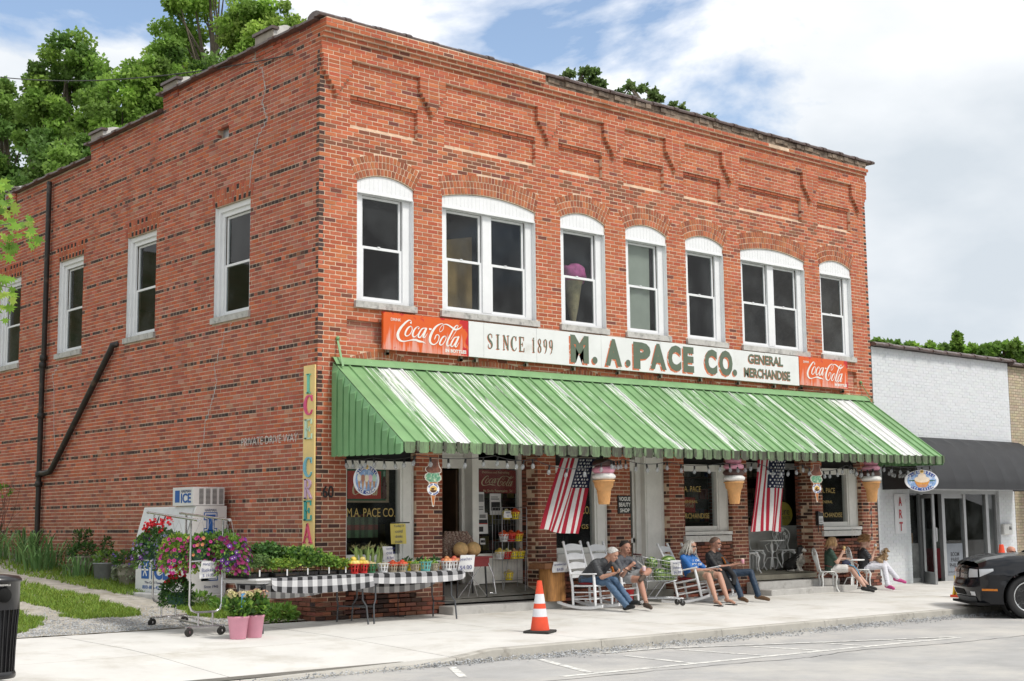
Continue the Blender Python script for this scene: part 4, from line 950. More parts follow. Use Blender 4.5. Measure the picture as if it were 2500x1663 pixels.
SER = {'I':[[(.5,0,.22),(.5,1,.22)],[(.2,.035,.07),(.8,.035,.07)],[(.2,.965,.07),(.8,.965,.07)]],
 'C':[[(.88,.72,.06),(.8,.9,.08),(.6,.97,.07),(.35,.9,.15),(.18,.7,.22),(.14,.5,.25),(.18,.3,.22),(.35,.1,.15),(.6,.03,.07),(.8,.1,.08),(.92,.25,.05)],[(.88,.68,.07),(.88,.98,.07)]],
 'E':[[(.26,0,.21),(.26,1,.21)],[(.08,.965,.07),(.85,.965,.07)],[(.85,1,.06),(.85,.75,.06)],[(.3,.5,.07),(.66,.5,.07)],[(.66,.37,.06),(.66,.63,.06)],[(.08,.035,.07),(.9,.035,.07)],[(.9,0,.06),(.9,.27,.06)]],
 'R':[[(.26,0,.21),(.26,1,.21)],[(.08,.035,.07),(.44,.035,.07)],[(.08,.965,.07),(.3,.965,.07)],[(.25,.965,.07),(.55,.95,.09),(.75,.83,.19),(.76,.7,.2),(.65,.57,.12),(.3,.51,.07)],[(.5,.52,.12),(.68,.25,.18),(.86,.03,.18)],[(.76,.03,.07),(.99,.03,.07)]],
 'A':[[(.12,.03,.09),(.5,.97,.1)],[(.48,.99,.12),(.85,.03,.2)],[(.25,.33,.07),(.72,.33,.07)],[(-.02,.035,.07),(.27,.035,.07)],[(.66,.035,.07),(1.02,.035,.07)]],
 'M':[[(.13,.03,.08),(.13,.97,.08)],[(.15,.97,.17),(.5,.12,.17)],[(.5,.12,.09),(.85,.97,.09)],[(.87,0,.19),(.87,1,.19)],[(-.02,.035,.07),(.28,.035,.07)],[(.72,.035,.07),(1.02,.035,.07)],[(-.02,.965,.07),(.2,.965,.07)],[(.8,.965,.07),(1.02,.965,.07)]],
 'N':[[(.16,0,.09),(.16,1,.09)],[(.16,.97,.2),(.82,.05,.2)],[(.84,0,.09),(.84,1,.09)],[(.0,.035,.07),(.32,.035,.07)],[(-.02,.965,.07),(.25,.965,.07)],[(.66,.965,.07),(1.02,.965,.07)]],
 'S':[[(.8,.72,.06),(.75,.92,.07),(.5,.97,.09),(.26,.88,.17),(.2,.74,.2),(.35,.58,.24),(.6,.46,.26),(.78,.3,.22),(.72,.12,.16),(.5,.03,.09),(.25,.08,.08),(.17,.28,.06)]],
 '1':[[(.5,0,.24),(.5,1,.24)],[(.2,.035,.08),(.8,.035,.08)],[(.22,.8,.08),(.5,.95,.1)]],
 '8':[[(.5,.97,.09),(.28,.86,.16),(.27,.7,.17),(.5,.54,.18),(.75,.38,.2),(.75,.16,.18),(.5,.03,.09),(.24,.16,.16),(.25,.36,.14),(.5,.52,.12),(.72,.68,.13),(.72,.86,.13),(.5,.97,.09)]],
 '9':[[(.5,.97,.09),(.26,.86,.19),(.22,.66,.2),(.34,.48,.15),(.55,.46,.1),(.72,.58,.14),(.78,.74,.2),(.68,.92,.13),(.5,.97,.09)],[(.78,.74,.2),(.76,.45,.2),(.6,.15,.14),(.38,.02,.08)]]}
def serif(g, ch, x, y, w_, h, M, d, c=None):
    for k, st in enumerate(SER[ch]):
        q = smooth_pts([(p[0],p[1],p[2]) for p in st], 5) if len(st) > 2 else st
        ribbon(g, [(x+p[0]*w_, y+p[1]*h) for p in q], [p[2]*w_*1.15 for p in q], M, k*2e-4, d, c)
def ribbon3(g, ch, x, y, w_, h, M, d, c):
    """raised letter: top, and sides down to the board"""
    for st in SER[ch]:
        q = smooth_pts([(p[0],p[1],p[2]) for p in st], 5) if len(st) > 2 else [np.array(p, float) for p in st]
        P = [Vector((x+p[0]*w_, y+p[1]*h)) for p in q]; n = len(P); Lp = []; Rp = []
        for i in range(n):
            t = (P[min(i+1,n-1)]-P[max(i-1,0)]).normalized(); o = Vector((-t.y,t.x))*q[i][2]*w_*.56; Lp.append(P[i]+o); Rp.append(P[i]-o)
        lp = Lp + Rp[::-1]; N_ = len(lp)
        vs = [M @ Vector((p.x,p.y,d)) for p in lp] + [M @ Vector((p.x,p.y,0)) for p in lp]
        g.add(vs, [(i, i+1, N_-2-i, N_-1-i)[::-1] for i in range(n-1)], c); g.add(vs, [(i, (i+1)%N_, N_+(i+1)%N_, N_+i)[::-1] for i in range(N_)], c)
# the long white sign board
ws = thing('store_sign', 'long white board naming the general store in green letters', 'sign', (2.955,-.12,4.255))
M_board = mat('white_board', (.76,.77,.765), .55, .04, 2, dirt=((.55,.53,.48), .60, .80, 1.2))
for a, b in ((0,.33),(.335,1.55),(1.555,3.15),(3.155,4.75),(4.755,6.4),(6.405,7.9),(7.905,9.018)):
    g = MB(); g.box(a, b, 0, .05, .0008*a, .605+.0022*a); g.build('board', M_board, ws)
g = MB()
for x in np.arange(.2, 9, 1.15): g.bar((x,.03,-.055), (x,.125,-.055), .045); g.bar((x,.05,-.08), (x,.05,.01), .045)
g.build('bracket', MATS['bracket_wood'], ws)
M_sgreen = mat('sign_green', (.115,.15,.105), .7, .1, 8, dirt=((.70,.71,.69), .70, .73, 14)); M_sorange = mat('sign_orange', (.60,.16,.065), .7, .1, 8, dirt=((.74,.75,.74), .56, .60, 16))
SM = frame_M((0,0,0), (1,0,0), (0,0,1))
def board_text(txt, x0, x1, z0, z1, bold, sh):
    fit = (x1-x0, z1-z0); c = ((x0+x1)/2, (z0+z1)/2)
    put_text('letter_shadow', txt, .3, SM @ Matrix.Translation((c[0]-sh, c[1]-sh*.9, .0005)), M_sorange, ws, .001, bold, fit=fit)
    put_text('lettering', txt, .3, SM @ Matrix.Translation((*c, .0025)), M_sgreen, ws, .001, bold, fit=fit)
for txt, x0, x1, z0, z1 in (('M',2.37,2.83,.06,.565),('A',3.26,3.69,.06,.565),('P',4.0,4.47,.05,.56),('A',4.46,4.91,.075,.57),('C',4.955,5.33,.072,.572),('E',5.39,5.70,.07,.572),('C',6.02,6.39,.07,.57),('O',6.455,6.865,.07,.582)):
    board_text(txt, x0, x1, z0, z1, .018, .035)
for x, z in ((2.985,.135),(3.855,.14),(6.93,.15)):
    g = MB(); g.lathe([(.066,0),(.066,.0035)], 14, (0,0,0), M=Matrix.Translation((x,0,z)) @ Matrix.Rotation(R(90),4,'X')); g.build('lettering', M_sgreen, ws)
    g = MB(); g.lathe([(.066,0),(.066,.0015)], 14, (0,0,0), M=Matrix.Translation((x-.03,0,z-.025)) @ Matrix.Rotation(R(90),4,'X')); g.build('letter_shadow', M_sorange, ws)
for txt, x0, x1, z0, z1 in (('GENERAL',7.355,8.49,.37,.568),('MERCHANDISE',7.22,8.715,.085,.282)): board_text(txt, x0, x1, z0, z1, .012, .014)
M_sgreen2 = mat('sign_green_worn', (.115,.15,.105), .7, .1, 8, dirt=((.70,.71,.69), .62, .64, 20))
def serif_word(txt, x0, x1, z0, z1):
    n = len(txt); w_ = (x1-x0)/(n-.15)
    for sh, m in ((-.012, M_sorange), (0, M_sgreen2)):
        g = MB()
        for i, ch in enumerate(txt): serif(g, ch, x0+i*w_+sh, z0+sh*.9, w_*(.78 if ch not in 'I1' else .7), z1-z0, SM, .001 if sh else .003)
        g.build('letter_shadow' if sh else 'lettering', m, ws)
serif_word('SINCE', .405, 1.28, .165, .43); serif_word('1899', 1.43, 1.96, .17, .435)
# ICE CREAM board on the side wall
ib = thing('ice_cream_board', 'tall pale yellow board with raised pastel letters on corner', 'sign', (-.035,.02,.80))
g = MB(); g.box(0, .025, 0, .315, 0, 3.135); g.build('board', mat('yellow_board', (.83,.62,.26), .6, .06, 3, dirt=((.7,.5,.3), .62, .8, 5)), ib)
IM = frame_M((0,.315,0), (0,-1,0), (0,0,1))
for k, (ch, z, c) in enumerate((('I',2.69,(.18,.60,.48)),('C',2.355,(.72,.10,.25)),('E',1.98,(.55,.75,.62)),('C',1.39,(.20,.50,.62)),('R',1.055,(.60,.42,.58)),('E',.72,(.05,.36,.36)),('A',.37,(.72,.10,.20)),('M',.02,(.06,.05,.12)))):
    g = MB(); ribbon3(g, ch, .03 if ch != 'I' else .05, z, .25 if ch != 'I' else .2, .31, IM, .022, None); g.build('raised_letter', mat('letter_%d' % k, c, .45, .05, 6), ib)
hn = thing('house_number', 'black metal house number 60 on the brick corner pier', 'number', (.2,-.012,1.96)); put_text('digit', '60', .2, frame_M((0,0,0), (1,0,0), (0,0,1)), mat('black_iron', (.02,.02,.022), .4), hn, .015, fit=(.2,.185))
pd = thing('painted_notice', 'white hand-painted private drive way lettering on side wall', 'lettering', (-.006,1.4,2.83)); put_text('lettering', 'PRIVATE DRIVE WAY', .15, frame_M((0,0,0), (0,-1,0), (0,0,1)), mat('chalk_white', (.72,.69,.66), .9, .2, 9, dirt=((.45,.2,.15), .6, .64, 22)), pd, .002, -.002, fit=(1.72,.13))
# gold lettering on the shop panes
M_gold = mat('gold_leaf', (.50,.36,.10), .5, .15, 10)
def pane_text(txt, x0, x1, z0, z1, y, par): put_text('gold_lettering', txt, .2, frame_M(((x0+x1)/2,y,(z0+z1)/2), (1,0,0), (0,0,1)), M_gold, par, .001, .0, fit=(x1-x0, z1-z0))
pane_text('M.A. PACE CO.', .66, 1.60, 1.57, 1.71, .137, w1); pane_text('M.A. PACE CO.', 5.15, 6.0, 1.60, 1.74, .137, w3); pane_text('GS', 5.78, 5.95, 1.33, 1.41, .137, w3)
for a, wn in ((8.48, w4), (12.86, w5)):
    pane_text('M.A. PACE', a, a+.62, 2.02, 2.13, .177, wn); pane_text('GENERAL', a+.08, a+.52, 1.80, 1.86, .177, wn); pane_text('MERCHANDISE', a-.02, a+.85, 1.50, 1.60, .177, wn)
# signs shown inside the windows
M_cred = mat('sign_dark_red', (.50,.05,.035), .5, .12, 4); M_cgreen = mat('sign_dark_green', (.03,.10,.045), .5, .1, 4); M_cream = mat('sign_cream', (.72,.60,.38), .6, .1, 6); M_tin = mat('tin_frame', (.30,.22,.14), .6, .15, 8)
t = thing('window_sign', 'red drink sign with bottle picture inside the left shop window', 'sign', (.66,.20,1.80), R(0), 'drink signs inside the shop'); g = MB(); g.box(0,.86,0,.02,0,.55); g.build('frame', M_tin, t); g = MB(); g.box(.02,.80,-.004,0,.03,.53); g.build('border', M_cgreen, t); g = MB(); g.box(.045,.70,-.006,-.004,.06,.50); g.build('field', M_cred, t)
coke_script('script_lettering', frame_M((.05,-.007,.02), (1,0,0), (0,0,1)), .66, .42, M_cream, t, .001)
g = MB(); g.lathe([(.045,0),(.05,.05),(.045,.16),(.05,.22),(.035,.3),(.018,.36),(.017,.42),(.021,.44)], 10, (.76,-.012,.06), sq=.25); bo = g.build('bottle_picture', mat('cola_brown', (.08,.02,.015), .3), t); g = MB(); g.lathe([(.019,.36),(.018,.42),(.022,.44)], 8, (.76,-.014,.06), sq=.3); g.build('neck', mat('bottle_green', (.2,.35,.25), .3), bo)
t = thing('window_sign', 'dark red five cent soda fountain sign in the entrance window', 'sign', (3.60,.50,1.97), 0, 'drink signs inside the shop'); g = MB(); g.box(0,.93,0,.015,0,.41); g.build('panel', mat('sign_maroon', (.26,.022,.022), .5, .12, 4), t)
coke_script('script_lettering', frame_M((-.02,-.002,.06), (1,0,0), (0,0,1)), .98, .29, M_cream, t, .001); TM = frame_M((0,-.002,0), (1,0,0), (0,0,1))
put_text('lettering', 'Delicious and Refreshing', .05, TM @ Matrix.Translation((.46,.36,0)), M_cream, t, .001, fit=(.62,.05)); put_text('lettering', 'At Soda Fountains  5c', .05, TM @ Matrix.Translation((.50,.045,0)), M_cream, t, .001, fit=(.68,.05))
t = thing('window_sign', 'yellow oval product sign behind the porch window', 'sign', (12.72,1.03,1.58)); g = MB(); g.lathe([(.34,0),(.34,.012)], 28, sq=.78, M=Matrix.Rotation(R(90),4,'X')); g.build('disc', mat('sign_yellow', (.62,.46,.03), .5, .08, 5), t); OM = frame_M((0,-.013,0), (1,0,0), (0,0,1)); put_text('lettering', 'Pure', .1, OM @ Matrix.Translation((.02,.06,0)), mat('letter_black', (.02,.02,.02), .7), t, .001, fit=(.42,.15)); put_text('lettering', 'PRODUCTS', .1, OM @ Matrix.Translation((.0,-.08,0)), mat('letter_black', (.02,.02,.02), .7), t, .001, fit=(.5,.06))
t = thing('window_sign', 'small red drink sign inside the window beside the flag', 'sign', (9.0,.62,1.62), 0, 'drink signs inside the shop'); g = MB(); g.box(0,.42,0,.015,0,.3); g.build('panel', M_cred, t); coke_script('script_lettering', frame_M((.0,-.002,.05), (1,0,0), (0,0,1)), .42, .2, M_cream, t, .001)
t = thing('beauty_shop_sign', 'black board with white beauty shop lettering on brick pier', 'sign', (6.6,-.022,1.60)); g = MB(); g.box(-.03,.315,0,.018,0,.33); g.build('panel', mat('black_panel', (.015,.016,.016), .5), t)
for k, tx in enumerate(('VOGUE','BEAUTY','SHOP')): put_text('lettering', tx, .08, frame_M((.145,-.001,.27-.105*k), (1,0,0), (0,0,1)), M_letter_white, t, .001, .002, fit=(.30 if k < 2 else .25, .075))
# notices taped to the entrance glass
M_paper = mat('paper', (.66,.66,.66), .8, .04, 5); M_ink = mat('ink', (.03,.03,.035), .8); M_inkb = mat('ink_blue', (.05,.06,.2), .8)
def notice(label, x, y, z, w_, h, bands, rz=0, name='paper_notice', grp=None, tilt=0):
    t = thing(name, label, 'notice', (x,y,z), rz, grp); g = MB(); g.sheet(lambda u, v: (w_*(u-.5)+tilt*v, .006*math.sin(u*5+v*3), h*(v-.5)), 5, 5); g.build('sheet', M_paper, t)
    for (a, b, c, d, m) in bands:
        g = MB(); g.sheet(lambda u, v: (w_*(a+(b-a)*u-.5)+tilt*(c+(d-c)*v), .006*math.sin((a+(b-a)*u)*5+(c+(d-c)*v)*3)-.0025, h*(c+(d-c)*v-.5)), 4, 1); g.build('print', m, t)
    return t
notice('white notice with dark photograph on the entrance glass', 4.02, .465, 1.78, .26, .37, [(.12,.88,.2,.6,M_ink),(.1,.8,.72,.76,M_ink),(.1,.7,.82,.85,M_ink)])
notice('small white notice at upper left of the entrance glass', 3.68, .465, 1.80, .17, .38, [(.1,.9,.55,.9,mat('print_grey', (.2,.2,.2), .8)),(.1,.8,.2,.24,M_ink),(.1,.8,.3,.34,M_ink)])
notice('printed notice with dark banner low on the entrance glass', 3.72, .465, 1.45, .24, .36, [(.05,.95,.5,.68,M_ink),(.05,.95,.46,.5,M_cred),(.2,.8,.75,.92,mat('print_grey')),(.15,.55,.1,.34,M_ink)])
notice('small square sticker at the lower entrance glass', 3.72, .463, 1.14, .11, .11, [(.1,.9,.3,.7,M_ink)])
notice('white note pinned to the iron letterbox by the right window', 12.60, -.085, 1.44, .15, .17, [(.1,.9,.6,.66,M_ink),(.1,.8,.4,.45,M_ink),(.1,.7,.2,.25,M_ink)])
t = thing('letterbox', 'dark iron letterbox hung on the pier beside the porch', 'letterbox', (12.6,-.01,1.33)); g = MB(); g.box(-.09,.09,-.06,0,0,.23); g.prism([(-.09,.23),(.09,.23),(.09,.25),(-.09,.30)], frame_M((0,0,0),(1,0,0),(0,0,1)), .07); g.build('box', mat('black_iron'), t); g = MB(); g.bar((-.05,-.03,0),(-.05,-.03,-.14),.014); g.bar((.05,-.03,0),(.05,-.03,-.14),.014); g.build('bracket', mat('black_iron'), t)
# plaid cloth and small scale inside the left window
def plaid(u, v):
    a = int(u*14); b = int(v*8); c = [.20,.05,.04] if b in (3,4) else ([.06,.13,.06] if b < 3 else [.10,.14,.08]); k = 1.7 if a % 2 else .8
    return (c[0]*k+.06, c[1]*k+.05, c[2]*k+.04)
g = MB(); g.sheet(lambda u, v: (.62+.95*u, .55+.02*math.sin(u*20), 1.24+.33*v), 42, 16, c=plaid); tag(g.build('plaid_cloth', mat('cloth_plaid', rough=.9, var=.1, scale=30, attr=True)), 'green and red plaid cloth hanging inside the left window', 'cloth')
# ================================================================== HANGING SIGNS, FLAGS, LIGHTS
def col_letters(txt, r, a0, a1, size, M, m, par, flip=False, rx=1., ry=1., dep=.001):
    """letters set along an arc (ellipse rx, ry), turned with it"""
    n = len(txt)
    for i, ch in enumerate(txt):
        if ch == ' ': continue
        a = a0+(a1-a0)*(i/(n-1)); p = (r*rx*math.cos(a), r*ry*math.sin(a)); rot = a-math.pi/2 if not flip else a+math.pi/2
        me = text_mesh(ch, size, dep, .002, 1., 'CENTER'); me.transform(M @ Matrix.Translation((*p, dep)) @ Matrix.Rotation(rot, 4, 'Z')); me.name = 'lettering'; link('lettering', me, m, par)
def ell(rx, ry, n=36, c=(0,0)): return [(c[0]+rx*math.cos(2*math.pi*i/n), c[1]+ry*math.sin(2*math.pi*i/n)) for i in range(n)]
def flat(name, poly, M, z, m, par, d=.0015):
    g = MB(); g.prism(poly, M @ Matrix.Translation((0,0,z)), d); return g.build(name, m, par)
M_sw = mat('sign_white', (.78,.78,.80), .45, .03, 5); M_sblue = mat('sign_blue', (.02,.06,.26), .45, .05, 5); M_ssky = mat('sign_sky', (.22,.36,.62), .5, .25, 14, dirt=((.6,.68,.8), .5, .6, 9))
def sector(rx, ry, r0, r1, a0, a1, n=14):
    o = [(rx*r1*math.cos(a0+(a1-a0)*i/n), ry*r1*math.sin(a0+(a1-a0)*i/n)) for i in range(n+1)]; q = [(rx*r0*math.cos(a1+(a0-a1)*i/n), ry*r0*math.sin(a1+(a0-a1)*i/n)) for i in range(n+1)]; return o+q
def oval_sign(label, loc, rz, rx, ry, kind):
    t = thing('hanging_oval_sign', label, 'sign', loc, rz); M = frame_M((0,0,0), (1,0,0), (0,0,1))
    flat('plate', ell(rx, ry), M, -.012, M_sw, t, .012); flat('picture', ell(rx*.86, ry*.86), M, .001, M_ssky, t)
    flat('top_band', sector(rx, ry, .68, .93, R(28), R(152)), M, .0035, M_sblue, t); flat('bottom_band', sector(rx, ry, .70, .93, R(222), R(318)), M, .0035, M_sblue, t)
    col_letters('BLUE', .80, R(147), R(105), min(rx,ry)*.27, M @ Matrix.Translation((0,0,.005)), M_letter_white, t, rx=rx, ry=ry); col_letters('BELL', .80, R(75), R(33), min(rx,ry)*.27, M @ Matrix.Translation((0,0,.005)), M_letter_white, t, rx=rx, ry=ry)
    col_letters('ICE CREAM', .82, R(226), R(314), min(rx,ry)*.24, M @ Matrix.Translation((0,0,.005)), M_letter_white, t, True, rx=rx, ry=ry)
    flat('badge', ell(rx*.15, ry*.2, 20, (0, ry*.84)), M, .007, M_sw, t); flat('badge', ell(rx*.12, ry*.16, 20, (0, ry*.84)), M, .0095, mat('badge_gold', (.7,.45,.12), .5), t); flat('cow_mark', [(-rx*.06,ry*.83),(-rx*.055,ry*.9),(rx*.03,ry*.9),(rx*.06,ry*.93),(rx*.05,ry*.86),(rx*.03,ry*.83)], M, .012, mat('black_panel'), t, .001)
    if kind == 'cones':
        for k, c in enumerate(((.72,.70,.62),(.42,.20,.14),(.80,.74,.55),(.75,.45,.58),(.45,.65,.50))):
            x = (k-2)*rx*.29; z = -ry*(.05 if k % 4 else .02)
            flat('cone_picture', [(x-rx*.11,z+.0),(x+rx*.11,z),(x+rx*.02,z-ry*.58),(x-rx*.02,z-ry*.58)], M, .003, mat('cone_tan', (.55,.30,.15), .6, .12, 20), t); flat('scoop_picture', ell(rx*.16, ry*.24, 18, (x, z+ry*.16)), M, .0055, mat('scoop_%d' % k, c, .6, .1, 20), t)
    else:
        flat('hills_picture', ell(rx*.8, ry*.08, 20, (0, ry*.0)), M, .003, mat('hill_green', (.03,.10,.05), .6), t); flat('bowl_picture', [(-rx*.46,0),(rx*.46,0),(rx*.34,-ry*.38),(-rx*.34,-ry*.38)], M, .0055, mat('bowl_orange', (.62,.28,.06), .5, .2, 8), t); flat('scoop_picture', ell(rx*.46, ry*.30, 22, (0, ry*.12)), M, .008, mat('vanilla', (.72,.60,.46), .6, .1, 12), t); flat('scoop_picture', ell(rx*.24, ry*.28, 20, (0, ry*.42)), M, .0105, mat('vanilla'), t); flat('bowl_foot', [(-rx*.36,-ry*.40),(rx*.36,-ry*.40),(rx*.22,-ry*.62),(-rx*.22,-ry*.62)], M, .0055, mat('bowl_foot', (.55,.25,.12), .5, .1, 9), t)
    g = MB(); g.tube([(-rx*.5,0,ry*.82),(-rx*.9,0,ry*1.28)], .002, 4); g.tube([(rx*.5,0,ry*.82),(rx*.9,0,ry*1.28)], .002, 4); g.build('wire', mat('wire_dark', (.05,.05,.05), .6), t)
oval_sign('white oval ice cream sign picturing five cones at left window', (.50,-.62,2.13), R(-6), .225, .235, 'cones')
oval_sign('wide oval ice cream sign with bowl picture before black awning', (13.86,-1.75,2.24), R(-18), .44, .225, 'bowl')
M_choc = mat('cone_chocolate', (.17,.065,.04), .7, .35, 22, .5, 60); M_mint = mat('cone_mint', (.10,.28,.17), .7, .3, 26, .5, 60, dirt=((.5,.6,.42), .5, .62, 22)); M_waff = mat('cone_orange', (.48,.16,.04), .6, .2, 15)
def flat_cone(label, loc, s):
    t = thing('cutout_cone_sign', label, 'sign', loc, R(-22), 'flat cone cutout signs'); M = frame_M((0,0,0), (1,0,0), (0,0,1)); k = s/650.
    P = lambda q: [((x-455)*k, (1460-y)*k) for x, y in q]
    out_ = [(350,150),(345,225),(315,350),(240,390),(225,460),(290,525),(285,548),(225,575),(212,660),(240,725),(325,790),(335,850),(285,920),(280,1010),(320,1090),(385,1145),(430,1440),(455,1462),(478,1440),(520,1150),(590,1090),(630,1000),(610,900),(570,850),(580,795),(640,770),(690,710),(685,640),(640,590),(635,545),(680,530),(690,440),(640,370),(620,290),(605,225),(600,150)]
    flat('plate', P(out_)[::-1], M, -.006, mat('cutout_cream', (.70,.66,.58), .5), t, .008)
    flat('chocolate_scoop', P([(360,155),(350,240),(330,350),(255,400),(245,455),(300,525),(420,545),(620,530),(670,510),(670,440),(620,375),(605,290),(590,155)])[::-1], M, .0025, M_choc, t); flat('mint_scoop', P([(310,548),(245,590),(230,660),(260,715),(340,775),(460,795),(580,775),(650,740),(672,690),(660,640),(625,600),(620,548)])[::-1], M, .0045, M_mint, t)
    flat('cone_picture', P([(350,795),(565,795),(545,860),(510,1150),(470,1425),(445,1425),(400,1150),(360,860)])[::-1], M, .0025, M_waff, t)
    flat('badge', [((x-0)*k, (1460-985)*k+z*k) for x, z in ell(172, 165)], M, .0065, M_sw, t); flat('badge', [(x*k, (1460-985)*k+z*k) for x, z in ell(105, 92)], M, .009, mat('badge_gold'), t); flat('ground_mark', [(x*k, (1460-985)*k+z*k) for x, z in [(-95,-25),(95,-25),(60,-72),(0,-90),(-60,-72)]][::-1], M, .0115, mat('badge_brown', (.07,.02,.01), .6), t); flat('cow_mark', [(x*k, (1460-985)*k+z*k) for x, z in [(-60,-15),(-60,35),(10,38),(30,45),(35,20),(15,10),(12,-15)]][::-1], M, .0115, mat('badge_brown'), t)
    CM = M @ Matrix.Translation((0,(1460-985)*k,.0085)); col_letters('BLUE BELL', 135*k, R(152), R(28), 52*k, CM, M_sblue, t); col_letters('ICE CREAM', 138*k, R(212), R(328), 48*k, CM, M_sblue, t, True)
flat_cone('flat cutout cone sign hanging before the left brick pier', (.92,-1.74,1.705), .355)
flat_cone('flat cutout cone sign hanging near the porch letterbox', (10.27,-1.74,1.785), .36)
# moulded plastic cones
def big_cone(label, loc, tones):
    t = thing('plastic_cone', label, 'cone decoration', loc, 0, 'moulded ice cream cones under the awning')
    g = MB(); g.lathe([(.088,0),(.092,.01),(.118,.235),(.13,.245),(.132,.27),(.148,.275),(.165,.375),(.185,.38),(.19,.40),(.185,.405),(.0,.405)], 22)
    cb = g.build('wafer', mat('wafer_tan', (.68,.36,.14), .55, .08, 12, .1, 60), t); g = MB()
    for k in range(10):
        for s in (1, -1):
            a = 2*math.pi*k/10; g.tube([((.094+.024*v)*math.cos(a+s*v*.9), (.094+.024*v)*math.sin(a+s*v*.9), .02+.205*v) for v in (0,.33,.66,1)], .004, 4, cap=False)
    for k in range(16):
        a = 2*math.pi*k/16; g.tube([(.150*math.cos(a),.150*math.sin(a),.285),(.166*math.cos(a+.1),.166*math.sin(a+.1),.37)], .004, 4, cap=False)
    g.build('wafer_ridge', mat('wafer_tan'), cb)
    z = .405; rr = [.205,.198,.190,.15]
    for k, c in enumerate(tones):
        m = mat('cream_'+c, {'white':(.78,.77,.74),'pink':(.72,.32,.42),'brown':(.075,.035,.028)}[c], .5, .1, 8, .3, 22); g = MB(); h = .125 if k < 3 else .13
        g.ball((0,0,z+h*.48), (rr[k],rr[k],h*.66), 22, 10, nz=.05, seed=k+loc[0]); g.build('scoop', m, t); z += h*.86
    g = MB(); g.tube([(0,0,z),(0,0,z+.4)], .004, 5); g.build('hook', mat('wire_dark'), t)
big_cone('plastic ice cream cone with white, pink and brown scoops beside left flag', (4.69,-1.55,1.745), ('white','pink','brown'))
big_cone('plastic ice cream cone with pink top hanging beside the right flag', (8.05,-1.55,1.755), ('white','brown','pink','pink'))
big_cone('plastic ice cream cone hanging at the white shop corner', (12.35,-1.55,1.80), ('white','brown','pink','pink'))
# flags
FR, FW, FB = (.40,.012,.035), (.74,.73,.72), (.012,.018,.055)
def flag(label, TL_, TR_, BL_, BR_, seed, swap=False):
    """cloth hanging between four corners; canton at the upper right"""
    t = thing('hanging_flag', label, 'flag', TL_, 0, 'flags under the awning'); TL, TRv, BL, BRv = [Vector(p)-Vector(TL_) for p in (TL_, TR_, BL_, BR_)]
    def P(u, v):    # u across, v down
        p = TL.lerp(TRv, u).lerp(BL.lerp(BRv, u), v); f = .25+.75*v
        return p + Vector((.012*math.sin(u*13+seed)*f, .05*math.sin(u*9+v*2.2+seed)*f + .02*math.sin(u*21+seed), .012*math.sin(u*7+seed)*v))
    def cc(u, v):
        if u > .46 and v < .40: return FB
        return FR if int(u*13) % 2 == (0) else FW
    g = MB(); g.sheet(P, 52, 40, c=cc); g.build('cloth', mat('flag_cloth', rough=.8, var=.05, scale=20, attr=True, trans=.25), t)
    g = MB()
    for r_ in range(9):
        for c_ in range(6 if r_ % 2 == 0 else 5):
            u = .49+.49*(c_+.5+(.5 if r_ % 2 else 0))/6.0; v = .40*(r_+.6)/9.2; o = P(u, v); du = (P(u+.01, v)-P(u-.01, v)).normalized(); dv = (P(u, v-.01)-P(u, v+.01)).normalized(); nn = du.cross(dv).normalized(); sgn = -1 if nn.y > 0 else 1
            pts = []
            for k in range(10):
                a = math.pi/2+k*math.pi/5; q = .026 if k % 2 == 0 else .011; pts.append(o + du*q*math.cos(a) + dv*q*math.sin(a) + nn*.006*sgn)
            g.add(pts, [tuple(range(10))])
    g.build('star', mat('flag_white', (.75,.75,.75), .8), t)
    g = MB(); g.bar(TL+Vector((-.05,0,.012)), TRv+Vector((.05,0,.012)), .018); g.build('pole', mat('bracket_wood'), t)
flag('striped flag slanting left between entrance and rocking chair', (4.08,-1.2,2.52), (4.86,-1.15,2.53), (3.50,-1.25,1.34), (4.34,-1.25,1.25), 1.)
flag('striped flag hanging straight above the porch steps', (9.16,-1.2,2.60), (10.10,-1.15,2.62), (8.87,-1.22,1.25), (9.82,-1.22,1.24), 4.)
# string lights along the eave
sl = thing('string_lights', 'string of clear bulbs hung along under the green awning edge', 'string lights'); rl = random.Random(4)
def strand(pts, n, sag):
    P = [];
    for a, b, s in zip(pts[:-1], pts[1:], sag):
        for i in range(14): t = i/14; P.append(Vector(a).lerp(Vector(b), t) - Vector((0,0,s*4*t*(1-t))))
    P.append(Vector(pts[-1])); g = MB(); g.tube(P, .006, 5); g.build('wire', mat('wire_dark'), sl)
    L_ = len(P)-1
    for i in range(n):
        q = (i+.5)/n*L_; k = int(q); p = P[k].lerp(P[min(k+1,L_)], q-k); o = link('socket', SOCK, None, sl, tuple(p), (rl.uniform(-.2,.2), rl.uniform(-.2,.2), 0)); link('bulb', BULB, None, o)
g = MB(); g.lathe([(.013,0),(.017,-.02),(.016,-.06),(.02,-.065)], 7); o_ = g.build('socket', mat('socket_black', (.015,.015,.015), .6)); SOCK = o_.data; bpy.data.objects.remove(o_)
g = MB(); g.lathe([(.014,-.06),(.022,-.075),(.031,-.10),(.030,-.125),(.018,-.145),(.002,-.152)], 9); o_ = g.build('bulb', glass('bulb_glass', (.80,.80,.78), 1., .03, .7)); BULB = o_.data; bpy.data.objects.remove(o_)
strand([(.33,-.2,2.47),(.35,-1.0,2.45),(.6,-1.78,2.46),(2.1,-1.78,2.49),(2.9,-1.78,2.45),(4.6,-1.78,2.48)], 22, [.02,.04,.05,.04,.15])
strand([(4.6,-1.78,2.48),(5.0,-1.7,2.50),(6.1,-1.7,2.48),(7.6,-1.7,2.49),(8.5,-1.7,2.52)], 17, [.03,.06,.06,.04])
